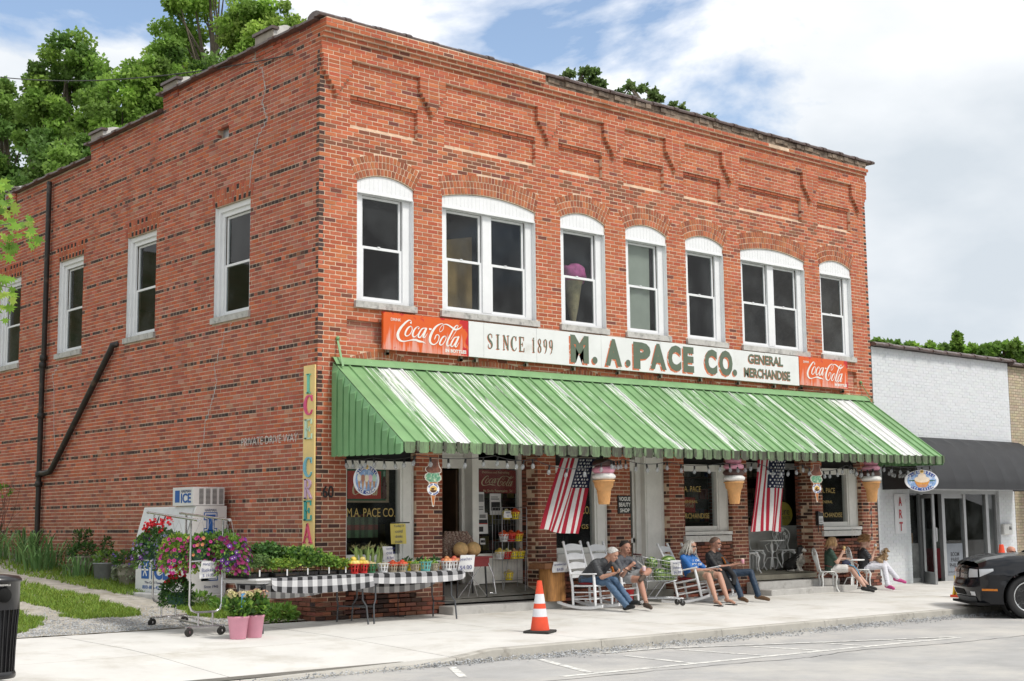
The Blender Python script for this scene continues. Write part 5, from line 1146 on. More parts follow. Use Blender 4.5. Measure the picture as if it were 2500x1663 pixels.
strand([(8.5,-1.7,2.52),(9.9,-1.7,2.50),(11.3,-1.7,2.52),(12.6,-1.7,2.55),(14.3,-1.75,2.56)], 26, [.1,.12,.10,.05])
strand([(12.0,-1.3,2.55),(13.7,-.5,2.45),(14.42,-.09,2.3),(14.40,-.09,1.0)], 14, [.05,.05,.0])
strand([(13.0,-1.5,2.5),(14.3,-1.2,2.5)], 7, [.05])
# ================================================================== NEIGHBOURING SHOPS
shop = thing('white_shop', 'low white painted brick shop with a black awning', 'building', (0,0,0))
M_wbrick = mat('white_brick', rough=.75, var=.03, scale=10, bump=.2, bscale=60, attr=True)
BK2 = Bricks(); X0, X1 = 14.80, 20.66
field(BK2, FO, FU, FN, X0, X1, 0, 76, lambda z: [(16.05,19.92)] if z < 2.12 else [], lambda u,z,h,q: jit((.70,.72,.74), .03, .01), 0, .08)
finish_bricks(BK2, shop, M_wbrick, (3.3,5.3), 120)
M_wm = mat('white_joint', (.62,.64,.66), .8, .04, 8)
g = MB(); g.box(X0, 16.05, .003, .3, -.3, 5.32); g.box(19.92, X1, .003, .3, -.3, 5.32); g.box(16.05, 19.92, .003, .3, 2.12, 5.32); g.box(X0, X0+.3, .3, 14, -.3, 5.3); g.box(X1-.3, X1, .3, 14, -.3, 5.3); g.build('front_wall', M_wm, shop)
g = MB(); g.quad((X0,.3,5.1),(X1,.3,5.1),(X1,14,4.9),(X0,14,4.9)); g.build('roof', mat('roofing'), shop)
x = X0-.02
while x < X1-.2: link('coping_tile', TL, None, shop, (x, .0, 5.37), (rb.uniform(-.02,.02), rb.uniform(-.01,.01), rb.uniform(-.02,.02))); x += .6
M_alu = mat('aluminium', (.42,.43,.44), .4, .06, 6, metal=.5)
g = MB(); y = .10
for a, b in ((16.05,16.12),(16.55,16.66),(17.44,17.56),(18.38,18.48),(19.38,19.50),(19.84,19.92)): g.box(a, b, y-.05, y+.05, -.02, 2.02)
g.box(16.05,19.92,y-.055,y+.055,2.02,2.12); g.box(17.56,18.38,y-.03,y+.03,0,.20); g.box(17.56,18.38,y-.03,y+.03,1.92,2.02); g.box(18.48,19.38,y-.03,y+.03,0,.12); g.box(16.12,16.55,y-.03,y+.03,0,.1)
sf = g.build('shopfront', M_alu, shop)
for a, b, z in ((16.12,16.55,.1),(17.56,18.38,.2),(18.48,19.38,.12),(19.50,19.84,.02)): part_box('pane', M_shopglass, sf, a, b, y, y+.006, z, 2.02 if a != 17.56 else 1.92)
g = MB(); g.box(0,.09,-.025,.025,.0,2.0); g.box(.84,.93,-.025,.025,.0,2.0); g.box(.09,.84,-.025,.025,.0,.26); g.box(.09,.84,-.025,.025,1.92,2.0)
dr = g.build('door', M_alu, shop, (16.60,.04,-.01), (0,0,R(-132))); g = MB(); g.box(.09,.84,-.003,.003,.26,1.92); g.build('pane', M_shopglass, dr); g = MB(); g.bar((.88,.06,.95),(.88,.06,1.25),.03); g.bar((.88,.02,.95),(.88,.06,.95),.02); g.bar((.88,.02,1.25),(.88,.06,1.25),.02); g.build('handle', M_alu, dr)
g = MB(); g.box(X0+.3,X1-.3,6,6.1,0,3); g.box(X0+.3,X1-.3,.2,6,-.05,-.01); g.box(X0+.3,X1-.3,.2,6,3,3.05); g.box(X0+.3,X0+.35,.2,6,0,3); g.box(X1-.35,X1-.3,.2,6,0,3); g.build('shop_interior', M_in, shop)
g = MB(); g.box(17.7,18.3,1.2,1.7,.0,.85,(.5,.48,.45)); g.box(18.5,19.5,1.0,1.6,0,.72,(.30,.02,.03)); g.box(18.6,19.2,1.1,1.4,.72,1.2,(.12,.14,.12)); g.box(17.8,18.1,1.3,1.5,.85,1.1,(.3,.15,.05)); g.build('shelves', M_shelf, shop)
po = thing('door_poster', 'grey poster with bold lettering in the white shop front', 'poster', (17.9,.06,.49)); g = MB(); g.box(-.36,.36,0,.006,-.37,.37); g.build('sheet', mat('poster_grey', (.20,.22,.25), .7), po)
for k, tx in enumerate(('BOOM','PARIS','PHILIPS')): put_text('lettering', tx, .1, frame_M((.02,-.001,.12-.13*k), (1,0,0), (0,0,1)), M_ink, po, .001, .002, fit=(.36 if k < 2 else .48,.10))
put_text('lettering', 'coming soon to the gallery', .05, frame_M((.02,-.001,-.29), (1,0,0), (0,0,1)), M_ink, po, .001, fit=(.6,.04))
ar = thing('art_banner', 'white vertical banner with red art lettering', 'banner', (15.64,-.015,1.12)); g = MB(); g.sheet(lambda u, v: (-.225+.45*u, .004*math.sin(v*9), .89*v), 3, 10); g.build('sheet', mat('banner_white', (.74,.74,.76), .6, .03, 4), ar)
for k, ch in enumerate('ART'): put_text('lettering', ch, .2, frame_M((.0,-.007,.72-.28*k), (1,0,0), (0,0,1)), mat('banner_red', (.45,.04,.05), .6), ar, .001, .006, fit=(.13,.2))
mb_ = thing('meter_box', 'small white box numbered 66 on the white shop wall', 'box', (19.92,-.003,1.04)); g = MB(); g.cbox(.2,-.05,.13,.4,.1,.27, bev=.02); g.build('box', mat('box_white', (.66,.66,.64), .5), mb_); put_text('digit', '66', .1, frame_M((.28,-.101,.16), (1,0,0), (0,0,1)), M_ink, mb_, .002, .002, fit=(.12,.1))
# black barrel awning
ba = thing('black_awning', 'black canvas barrel awning over the white shop door', 'awning', (0,0,0)); M_canvas = mat('black_canvas', (.018,.019,.022), .62, .15, 3, .1, 40)
prof = [(0.,3.33),(-.22,3.30),(-.50,3.15),(-.74,2.88),(-.90,2.58),(-.99,2.32),(-1.0,2.10)]
n = 8
for i in range(n):
    a = 15.0+5.6*i/n; b = 15.0+5.6*(i+1)/n; g = MB()
    def bf(u, v):
        q = v*(len(prof)-1); k = min(int(q), len(prof)-2); t = q-k; y_ = prof[k][0]*(1-t)+prof[k+1][0]*t; z_ = prof[k][1]*(1-t)+prof[k+1][1]*t; s = .035*math.sin(math.pi*u)*math.sin(math.pi*min(1,v*1.0))
        return (a+(b-a)*u, y_+s*.7, z_-s*.7)
    g.sheet(bf, 8, 18); g.build('canvas_panel', M_canvas, ba)
for x in (15.0, 20.6):
    g = MB(); q = [(y_,z_) for y_, z_ in prof]+[(0,2.10)]; g.add([(x,y_,z_) for y_, z_ in q], [tuple(range(len(q)))]); g.build('end_panel', M_canvas, ba)
g = MB(); g.bar((15.0,-.98,2.11),(20.6,-.98,2.11),.03); g.build('frame', M_alu, ba)
# tan brick shop beyond
ts = thing('tan_brick_shop', 'tan brick shop beyond the white one', 'building'); BK3 = Bricks()
field(BK3, FO, FU, FN, 20.68, 27, 0, 75, lambda z: [(21.5,26)] if z < 2.2 else [], lambda u,z,h,q: jit((.50,.42,.30), .12, .04), 0, .08)
finish_bricks(BK3, ts, mat('tan_brick', rough=.85, var=.1, scale=20, attr=True), (3.3,5.2), 60)
g = MB(); g.box(20.68,27,.006,.4,2.2,5.25); g.box(20.68,21.5,.006,.4,-.3,2.2); g.box(26,27,.006,.4,-.3,2.2); g.box(20.68,27,.4,12,-.3,5.2); g.build('front_wall', mat('tan_mortar', (.30,.25,.19), .9), ts)
x = 20.68
while x < 27: link('coping_tile', TL, None, ts, (x, .0, 5.30), (rb.uniform(-.02,.02), 0, rb.uniform(-.02,.02))); x += .6
g = MB(); g.sheet(lambda u, v: (21+6*u, -.02-1.1*v, 3.25-1.0*v), 10, 4); g.build('awning', mat('green_canvas', (.02,.10,.07), .7), ts)
# ================================================================== THINGS ON THE PAVEMENT
ro = random.Random(31)
M_leaf = mat('leaf', rough=.55, var=0, attr=True, trans=.3, spec=.35); M_petal = mat('petal', rough=.6, var=0, attr=True, trans=.25)
def leafq(g, p, d, s, wd, c, rnd_=ro):
    """one leaf: bent diamond at p along d"""
    d = Vector(d).normalized(); q = d.cross(Vector((rnd_.uniform(-1,1), rnd_.uniform(-1,1), rnd_.uniform(-1,1)))); q = q.normalized() if q.length > 1e-4 else Vector((1,0,0)); n_ = d.cross(q); p = Vector(p)
    m = p + d*s*.5 + n_*s*.10
    g.add([p, m+q*s*wd, p+d*s, m-q*s*wd], [(0,1,2,3)], c)
def shade(c, r_=ro, v=.35): k = r_.uniform(1-v, 1+v); return (c[0]*k, c[1]*k, c[2]*k)
def bush(g, o, r, n, s, cols, wd=.35, up=.3, rnd_=ro, shell=.55):
    """leaves spread through an ellipsoid, denser to the outside"""
    o = Vector(o)
    for _ in range(n):
        u = Vector((rnd_.gauss(0,1), rnd_.gauss(0,1), rnd_.gauss(0,1))).normalized(); k = rnd_.uniform(shell, 1)**.6 * rnd_.uniform(.8,1.08); p = o + Vector((u.x*r[0], u.y*r[1], u.z*r[2]))*k
        leafq(g, p, u + Vector((rnd_.uniform(-.8,.8), rnd_.uniform(-.8,.8), rnd_.uniform(-.6,.8)+up)), s*rnd_.uniform(.6,1.3), wd, shade(rnd_.choice(cols), rnd_), rnd_)
def stems(g, o, r, n, h, c, rnd_=ro, th=.003, lean=.15):
    for _ in range(n):
        a = rnd_.uniform(0,6.28); q = math.sqrt(rnd_.random()); x, y = o[0]+r[0]*q*math.cos(a), o[1]+r[1]*q*math.sin(a); g.tube([(x,y,o[2]),(x+rnd_.uniform(-1,1)*lean*h*.4,y+rnd_.uniform(-1,1)*lean*h*.4,o[2]+h*.5),(x+rnd_.uniform(-1,1)*lean*h,y+rnd_.uniform(-1,1)*lean*h,o[2]+h*rnd_.uniform(.8,1.05))], th, 4, c, False)
def flower(g, p, r, c, eye=None, n=5, nrm=None, rnd_=ro):
    nrm = Vector(nrm or (rnd_.uniform(-1,.4), rnd_.uniform(-1.2,.2), rnd_.uniform(-.1,1))).normalized(); x = nrm.orthogonal().normalized(); y = nrm.cross(x); p = Vector(p)
    vs = [p]; m = n*2
    for k in range(m): a = 2*math.pi*k/m; rr = r if k % 2 == 0 else r*.82; vs.append(p + x*rr*math.cos(a) + y*rr*math.sin(a) + nrm*r*.35)
    g.add(vs, [(0, 1+k, 1+(k+1)%m) for k in range(m)], shade(c, rnd_, .2))
    if eye: g.add([p+nrm*r*.2 + (x*math.cos(a)+y*math.sin(a))*r*.3 for a in (0,1.57,3.14,4.71)], [(0,1,2,3)], eye)
GR = [(.07,.16,.035),(.10,.21,.04),(.05,.12,.03)]; GRL = [(.16,.30,.05),(.22,.36,.06),(.13,.26,.05)]; GRY = [(.30,.40,.06),(.24,.38,.05),(.36,.42,.08)]; GRD = [(.035,.085,.025),(.05,.11,.03)]
# ---- folding tables and their checked cloths ---------------------------------------------
M_plast = mat('table_plastic', (.62,.62,.62), .5, .05, 5); M_gsteel = mat('grey_steel', (.10,.105,.115), .45, .1, 9, metal=.4)
def folding_table(label, loc, rz, Lx, Wy, z):
    t = thing('folding_table', label, 'table', loc, rz, 'folding sales tables'); h = z-loc[2]
    g = MB(); g.cbox(0,0,h-.02,Lx,Wy,.04,bev=.018); g.cbox(0,0,h-.052,Lx-.06,Wy-.06,.03); g.build('tabletop', M_plast, t)
    for s in (-1,1):
        x = s*(Lx/2-.22)
        for q in (-1,1):
            g = MB(); g.tube([(x,q*Wy*.36,h-.06),(x+s*.0,q*Wy*.36,h*.48),(x+s*.05,q*Wy*.40,h*.36),(x+s*.06,q*Wy*.44,.0)], .0135, 8); g.build('leg', M_gsteel, t)
        g = MB(); g.tube([(x,-Wy*.36,h-.09),(x,Wy*.36,h-.09)], .012, 6); g.tube([(x+s*.045,-Wy*.39,h*.34),(x+s*.045,Wy*.39,h*.34)], .012, 6); g.tube([(x,0,h*.75),(x-s*.38,0,h-.07)], .009, 6); g.build('brace', M_gsteel, t)
    return t
def cloth(label, loc, rz, Lx, Wy, z, sqr, x0, x1, dropf, dropb, bow):
    """black and white gingham lying over a table, hanging at front and back"""
    t = thing('tablecloth', label, 'tablecloth', loc, rz, 'gingham tablecloths'); h = z-loc[2]+.003; n = int((x1-x0)/sqr*2); tot = dropb+Wy+dropf; m = int(tot/sqr*2)
    def P(u, v):
        x = x0+(x1-x0)*u; s = v*tot; sag = math.sin(math.pi*u)**.5 if 0 < u < 1 else 0
        if s < dropb: d = (dropb-s)*(.25+.75*sag**bow); return (x, Wy/2+.012+.02*math.sin(x*7)*d, h-d)
        if s < dropb+Wy: return (x, Wy/2-(s-dropb), h+.001*math.sin(x*11+s*9))
        d = (s-dropb-Wy)*(.55+.45*sag**bow); return (x+.05*d*math.sin(x*3), -Wy/2-.012-.05*d+.012*math.sin(x*9+1)*d*4, h-d)
    def cc(u, v):
        a = int(u*n/2+.01) % 2; b = int(v*m/2+.01) % 2
        return (.022,.022,.025) if a and b else ((.72,.72,.73) if not a and not b else (.34,.34,.355))
    g = MB(); g.sheet(P, n, m, c=cc); g.build('cloth', mat('gingham', rough=.85, var=.04, scale=30, attr=True, trans=.2), t)
T1 = ((-.76,-.80,-.022), R(9.7)); T2 = ((1.18,-.68,-.018), R(-3.5)); TZ = .725
folding_table('long folding table under the potted seedlings and apples', T1[0], T1[1], 2.36, .76, TZ); folding_table('folding table under the produce baskets beside the entrance', T2[0], T2[1], 1.83, .74, TZ)
cloth('black and white checked cloth under the seedling trays', T1[0], T1[1], 2.36, .76, TZ, .094, -.92, 1.17, .24, .34, .7); cloth('black and white checked cloth under the produce baskets', T2[0], T2[1], 1.83, .74, TZ, .094, -.90, .88, .17, .34, .5)
def on(T, x, y, z=0.):      # point on a table
    c, s = math.cos(T[1]), math.sin(T[1]); return (T[0][0]+x*c-y*s, T[0][1]+x*s+y*c, TZ+.006+z)
# ---- seedling trays ---------------------------------------------------------------------
M_tray = mat('black_tray', (.012,.012,.013), .5, .1, 8); M_soil = mat('soil', (.035,.025,.018), .95, .3, 30)
def tray(label, T, x, y, sx, sy, kind, h):
    p = on(T, x, y); t = thing('seedling_tray', label, 'plant tray', p, T[1]+ro.uniform(-.05,.05), 'trays of seedlings on the table')
    g = MB(); nx = max(2, int(sx/.07)); ny = max(2, int(sy/.07))
    for i in range(nx):
        for j in range(ny):
            a = -sx/2+sx*(i+.5)/nx; b = -sy/2+sy*(j+.5)/ny; w_ = sx/nx*.46; g.add([(a-w_*.7,b-w_*.7,0),(a+w_*.7,b-w_*.7,0),(a+w_*.7,b+w_*.7,0),(a-w_*.7,b+w_*.7,0),(a-w_,b-w_,.06),(a+w_,b-w_,.06),(a+w_,b+w_,.06),(a-w_,b+w_,.06)], [(0,1,5,4),(1,2,6,5),(2,3,7,6),(3,0,4,7)])
    g.box(-sx/2,sx/2,-sy/2,sy/2,.0,.012); tr_ = g.build('tray', M_tray, t); g = MB(); g.box(-sx/2+.01,sx/2-.01,-sy/2+.01,sy/2-.01,.02,.05); g.build('soil', M_soil, tr_)
    g = MB(); cols = {'feather':[(.13,.22,.06),(.17,.27,.08),(.10,.18,.06)],'lime':GRY+GRL,'broad':GRL+GR,'pepper':GR+[(.10,.2,.05)],'mint':GRL+[(.25,.4,.06)]}[kind]
    stems(g, (0,0,.05), (sx*.48,sy*.48), int(26*sx/.3), h*.75, (.20,.26,.09)); n = int(sx*sy*8200)
    for _ in range(n):
        z = .06+h*ro.uniform(.3,1.05)**.8; x_, y_ = ro.uniform(-sx*.55,sx*.55), ro.uniform(-sy*.55,sy*.55); z *= 1-.25*(abs(x_)/sx+abs(y_)/sy)*ro.random()
        leafq(g, (x_,y_,z), (ro.uniform(-1,1), ro.uniform(-1,1), ro.uniform(-.5,.7)), {'feather':.045,'lime':.042,'broad':.062,'pepper':.055,'mint':.045}[kind]*ro.uniform(.7,1.3), .2 if kind == 'feather' else .42, shade(ro.choice(cols)))
    g.build('seedlings', M_leaf, t)
    g = MB(); g.box(-.012,.012,-sy/2-.012,-sy/2-.009,.02,.11); g.build('plant_label', M_paper, t)
tray('tray of feathery pale seedlings at the left table end', T1, -.98, .04, .36, .50, 'feather', .26); tray('tray of tall green pepper seedlings at back of table', T1, -.56, .17, .42, .32, 'pepper', .40)
tray('tray of lime green bean seedlings at front of table', T1, -.58, -.19, .40, .26, 'lime', .19); tray('tray of broad leaved tomato seedlings beside the yellow letters', T1, -.15, -.02, .44, .50, 'broad', .33)
tray('tray of round leaved mint seedlings beside bright lettuce', T1, .28, -.02, .36, .46, 'mint', .24); tray('short tray of bright yellow green lettuce next to apples', T1, .60, -.12, .26, .30, 'lime', .16)
# ---- produce baskets -----------------------------------------------------------------------
def basket_mesh(name, r0, r1, h, slots, m):
    """tapered basket with open slots"""
    g = MB(); n = slots*2
    for k in range(n):
        a0, a1 = 2*math.pi*k/n, 2*math.pi*(k+1)/n
        rows = ((0,.2),(.2,.52),(.52,.6),(.6,.88),(.88,1))
        for i, (v0, v1) in enumerate(rows):
            if k % 2 and i in (1,3): continue
            ra_, rb_ = r0+(r1-r0)*v0, r0+(r1-r0)*v1
            g.add([(ra_*math.cos(a0),ra_*math.sin(a0),h*v0),(ra_*math.cos(a1),ra_*math.sin(a1),h*v0),(rb_*math.cos(a1),rb_*math.sin(a1),h*v1),(rb_*math.cos(a0),rb_*math.sin(a0),h*v1)], [(0,1,2,3)])
    g.lathe([(r1,h*.93),(r1+.006,h*.94),(r1+.006,h),(r1-.002,h)], 20, cap=False); g.lathe([(r0,.0),(r0,.004)], 16)
    o = g.build(name, m); d = o.data; bpy.data.objects.remove(o); return d
PCOL = {'red':(.55,.02,.018),'yellow':(.78,.62,.03),'white':(.76,.76,.76),'green':(.03,.16,.06),'tan':(.42,.36,.26),'blue':(.16,.46,.44)}
PLM = {k: mat('plastic_'+k, c, .4 if k not in ('tan','blue') else .9, .05, 8) for k, c in PCOL.items()}
PBM = {k: basket_mesh('basket', .062, .088, .125, 11, PLM[k]) for k in PCOL}
FRUIT = {'apple':((.72,.52,.08),(.75,.60,.18),.040),'tomato':((.55,.05,.02),(.62,.08,.02),.042),'pepper':((.20,.34,.05),(.14,.28,.04),.026),'zucchini':((.02,.07,.02),(.04,.10,.02),.03),'peach':((.55,.12,.07),(.60,.25,.10),.038),'potato':((.50,.38,.18),(.55,.44,.22),.032),'onion':((.62,.56,.30),(.55,.5,.22),.032),'peanut':((.42,.22,.12),(.46,.26,.14),.03),'squash':((.72,.55,.05),(.68,.5,.06),.035),'berry':((.45,.02,.02),(.5,.03,.03),.018)}
M_fruit = mat('fruit_skin', rough=.4, var=.06, scale=25, attr=True)
def basket(label, p, colr, fruit, s=1., n=8, heap=.02):
    t = thing('produce_basket', label, 'basket', p, ro.uniform(0,6), 'produce baskets'); b = link('basket', PBM[colr], None, t); b.scale = (s,s,s)
    a_, b_, r_ = FRUIT[fruit]; k = 0
    for i in range(n):
        q = 2*math.pi*i/max(1,n-1); rr = .052*s if i else 0; z = .105*s+heap*(1 if i else 2.6)*s; g = MB()
        cc = shade(ro.choice((a_, b_)), ro, .12)
        if fruit in ('zucchini','pepper','squash'): g.ball((rr*math.cos(q)*1.05,rr*math.sin(q)*1.05,z+.01), (r_*.55,r_*.55,r_*(1.9 if fruit == 'zucchini' else 1.3)), 8, 6, cc, M=Matrix.Rotation(ro.uniform(-.8,.8),4,'X') @ Matrix.Rotation(ro.uniform(-.8,.8),4,'Y'))
        else: g.ball((rr*math.cos(q),rr*math.sin(q),z), (r_*s,r_*s,r_*s*.9), 10, 7, cc, nz=.05, seed=i)
        g.build(fruit if fruit != 'berry' else 'strawberry', M_fruit, t)
basket('red basket heaped with yellow apples, left of a pair', on(T1,.80,-.24), 'red', 'apple', 1.15, 9, .03); basket('red basket of yellow apples nearest the table gap', on(T1,1.01,-.22), 'red', 'apple', 1.12, 9, .03)
basket('yellow basket of apples behind the lettuce tray', on(T1,.72,.10), 'yellow', 'apple', 1.1, 9, .03); basket('yellow basket of apples between the two red ones', on(T1,.93,.10), 'yellow', 'apple', 1.05, 8, .03)
basket('dark green slotted basket of small potatoes', on(T2,-.74,-.20), 'green', 'potato', 1.1, 9, .01)
cb_ = basket('white slotted basket holding the last ears of corn', on(T2,-.52,-.20), 'white', 'potato', 1.1, 6, .0)
# ears of corn standing behind
M_husk = mat('corn_husk', rough=.6, var=.1, scale=20, attr=True)
for i, (x, y, lean) in enumerate(((-.82,.02,-.25),(-.74,.05,-.1),(-.66,.03,.1),(-.56,.04,.05),(-.50,.0,.15),(-.44,.03,.25),(-.60,.08,-.15))):
    g = MB(); cc = (.34,.42,.12); L_ = .30+.04*ro.random(); g.tube([(0,0,0),(lean*.08,0,L_*.3),(lean*.2,0,L_*.75),(lean*.28,0,L_)], [.018,.027,.024,.008], 8, shade((.30,.40,.12), ro, .15))
    for k in range(14): leafq(g, (lean*.27,0,L_*.95), (ro.uniform(-1,1)+lean, ro.uniform(-.6,.6), ro.uniform(.1,.9)), .11*ro.uniform(.6,1.2), .05, shade((.38,.36,.16)))
    for k in range(3): leafq(g, (lean*.1,0,L_*.5), (ro.uniform(-.5,.5)+lean, ro.uniform(-.5,.5), 1), .2, .1, shade((.28,.4,.12)))
    q = on(T2, x, y); o = g.build('corn_ear', M_husk, loc=(q[0],q[1],q[2]+.05)); tag(o, 'ear of green husked corn, %s' % ['leftmost behind the green basket','second from the left','third from the left','fourth, above the white basket','fifth from the left','rightmost beside the price paper','standing behind the others'][i], 'corn', 'ears of corn on the table')
    g = MB(); 
for i, (x, y, c, f, s, lab) in enumerate(((-.36,-.22,'tan','tomato',.95,'tan pulp basket of red tomatoes nearest the white corn basket'),(-.18,-.21,'tan','tomato',.95,'tan pulp basket of red tomatoes beside blue basket'),(-.05,-.05,'blue','pepper',.9,'small blue pulp basket of green peppers at the back'),(.06,-.20,'tan','pepper',.9,'tan pulp basket of green peppers before the zucchini'),(.24,-.22,'blue','pepper',1.15,'wide turquoise pulp basket of long green peppers'),(.42,-.19,'tan','pepper',.9,'tan pulp basket of peppers beside the white basket'),(.10,.10,'yellow','zucchini',1.15,'yellow slotted basket of dark zucchini at the left back'),(.36,.08,'yellow','zucchini',1.15,'yellow slotted basket of dark zucchini at the middle'),(.52,-.06,'white','zucchini',1.2,'white slotted basket of dark zucchini'),(.62,.06,'yellow','zucchini',1.1,'yellow slotted basket behind the white zucchini basket'),(.66,-.20,'white','peach',1.15,'white slotted basket of red peaches, left of a pair'),(.80,-.20,'white','peach',1.15,'white slotted basket of red peaches at the table end'))):
    basket(lab, on(T2, x, y), c, f, s, 8)
# hand-written price papers
def paper(label, p, w_, h, rz, lines, m=None, tilt=0.):
    t = thing('price_paper', label, 'paper', p, rz, 'hand-written price papers'); m = m or M_paper
    g = MB(); g.sheet(lambda u, v: (w_*(u-.5)+tilt*v, .012*math.sin(u*4+v*5), h*(v-.5)), 6, 6); g.build('sheet', m, t)
    for k, tx in enumerate(lines):
        me = text_mesh(tx, .06, .0005, 0, 1.); xs_ = [v.co.x for v in me.vertices]; ys_ = [v.co.y for v in me.vertices]
        if not xs_: continue
        f = w_*.8/(max(xs_)-min(xs_)) if len(tx) > 3 else h/len(lines)*.55/(max(ys_)-min(ys_)); f = min(f, h/len(lines)*.62/(max(ys_)-min(ys_)))
        me.transform(frame_M((0,-.016,h*(.5-(k+.5)/len(lines))), (1,0,.05), (-.05,0,1)) @ Matrix.Diagonal((f,f,1,1)) @ Matrix.Translation((-(max(xs_)+min(xs_))/2, -(max(ys_)+min(ys_))/2, 0))); me.name = 'handwriting'; link('handwriting', me, M_inkb, t)
q = on(T2,.90,-.28); paper('white price paper hanging at the right end of produce table', (q[0],q[1]-.08,q[2]+.10), .25, .26, R(-20), ['peaches','$4.00'], tilt=.04)
q = on(T2,-.30,-.06); paper('white price paper standing by the corn', (q[0],q[1],q[2]+.25), .17, .27, R(-15), ['sweet','corn','6 for','$4'], tilt=-.05)
st = thing('yellow_sign_stand', 'yellow handwritten paper clipped to a thin stand behind produce', 'sign stand', (1.47,-.14,0)); g = MB(); g.sheet(lambda u, v: (.30*(u-.5)-.02*v, .012*math.sin(u*6), .32*(v-.5)+1.30), 6, 6); g.build('sheet', mat('yellow_paper', (.78,.64,.16), .8, .05, 5), st)
for k, tx in enumerate(('Today is','cold','drinks','inside')): put_text('handwriting', tx, .05, frame_M((-.01,-.016,1.42-.08*k), (1,0,.04), (-.04,0,1)), M_inkb, st, .0005, fit=(.2 if k in (0,) else .14,.045))
g = MB(); g.tube([(0,.02,0),(0,.02,1.47)], .008, 6); g.bar((-.14,.015,1.475),(.22,.015,1.475),.02); g.tube([(-.15,.02,.01),(.15,.02,.01)], .01, 6); g.tube([(0,-.13,.01),(0,.17,.01)], .01, 6); g.build('stand', mat('black_iron'), st)
# red cart with melon halves and corn sacks in the doorway
rc = thing('red_cart', 'old red cart tray standing in the store doorway', 'cart', (2.90,-.05,.24)); g = MB(); g.box(-.36,.36,-.2,.22,.50,.64); g.box(-.40,.40,-.24,.26,.64,.665); g.box(-.36,.36,.20,.22,.64,.80); g.build('tray', mat('cart_red', (.24,.02,.022), .45, .15, 5), rc)
for x in (-.32,.32):
    for y in (-.18,.18): g = MB(); g.bar((x,y,0),(x*.9,y,.52),.022); g.build('leg', mat('black_iron'), rc)
g = MB(); 
for a in (-.3,-.1,.1,.3): g.tube([(a,-.2,.02),(-a*.6,-.2,.5)], .004, 4)
g.tube([(.36,-.2,.06),(.46,-.25,.05),(.42,-.23,.35),(.34,-.2,.55)], .012, 6); g.build('wire_brace', mat('chrome', (.6,.6,.62), .15, metal=1), rc)
for x, lab in ((-.13,'left pale cantaloupe melon on the red cart'),(.14,'right pale cantaloupe melon on the red cart')):
    g = MB(); g.ball((0,0,0), (.135,.12,.125), 18, 12, nz=.02); tag(g.build('cantaloupe', mat('melon_skin', (.62,.40,.18), .85, .15, 20, .5, 40), loc=(2.90+x,-.10,.24+.665+.12)), lab, 'melon', 'cantaloupes on the cart')
g = MB()
for i in range(7): g.tube([(-.3+.1*i,0,0),(-.28+.09*i,.03,.25),(-.24+.07*i,.06,.42)], [.055,.06,.03], 8, None)
tag(g.build('netted_sack', mat('net_sack', (.22,.13,.10), .9, .45, 60, .4, 80, dirt=((.6,.5,.42), .52, .58, 55)), loc=(2.92,.12,.90)), 'speckled netted sacks of nuts behind the melons', 'sack'); 
# ---- wire display rack with baskets ------------------------------------------------------------
wr = thing('wire_rack', 'tall thin wire rack with fruit baskets in the entrance', 'rack', (4.10,.22,.27)); M_wire = mat('rack_wire', (.35,.35,.36), .35, metal=.8); g = MB()
for x, y in ((-.28,.1),(.28,.1),(-.28,-.16),(.28,-.16)): g.tube([(x,y,.05+(.03 if y > 0 else 0)),(x,y,1.45)], .006, 5)
g.tube([(-.28,.1,1.45),(.28,.1,1.45)], .006, 5); g.tube([(.28,.1,1.45),(.28,-.16,1.45)], .006, 5)
for x in np.linspace(-.28,.28,9): g.tube([(x,.1,.3),(x,.1,1.45)], .0025, 4)
g.tube([(-.3,-.2,.05),(-.05,-.05,.62),(.0,.0,.95)], .007, 5); g.tube([(.16,-.24,.02),(.30,-.1,.55),(.36,-.05,.75)], .007, 5); g.build('frame', M_wire, wr)
for z in (1.24,.86,.56,.20):
    g = MB()
    for y in np.linspace(-.16,.1,6): g.tube([(-.28,y,z),(.28,y,z)], .003, 4)
    for x in (-.28,0,.28): g.tube([(x,-.16,z),(x,.1,z)], .003, 4)
    g.tube([(-.28,-.16,z+.04),(.28,-.16,z+.04)], .003, 4); g.build('shelf', M_wire, wr)
for x, z, c, f, lab in ((-.06,1.245,'yellow','onion','yellow basket at left of the rack top shelf'),(.14,1.245,'yellow','tomato','yellow basket at right of the rack top shelf'),(-.13,.865,'white','tomato','white basket on the upper middle rack shelf'),(.04,.865,'red','tomato','red basket on the upper middle rack shelf'),(.21,.865,'yellow','tomato','yellow basket on the upper middle rack shelf'),(-.22,.565,'white','apple','white basket of pears on the lower middle rack shelf'),(-.06,.565,'red','onion','red basket on the lower middle rack shelf'),(.10,.565,'yellow','peanut','yellow basket, third along the lower middle rack shelf'),(.25,.565,'yellow','peanut','yellow basket at the right end of lower middle rack shelf'),(-.02,.205,'yellow','potato','single yellow basket on the lowest rack shelf')): basket(lab, (4.10+x,.20,.27+z), c, f, 1., 8)
paper('small price card on the wire rack top shelf', (3.92,.03,1.60), .17, .12, 0, ['apples','$3'])
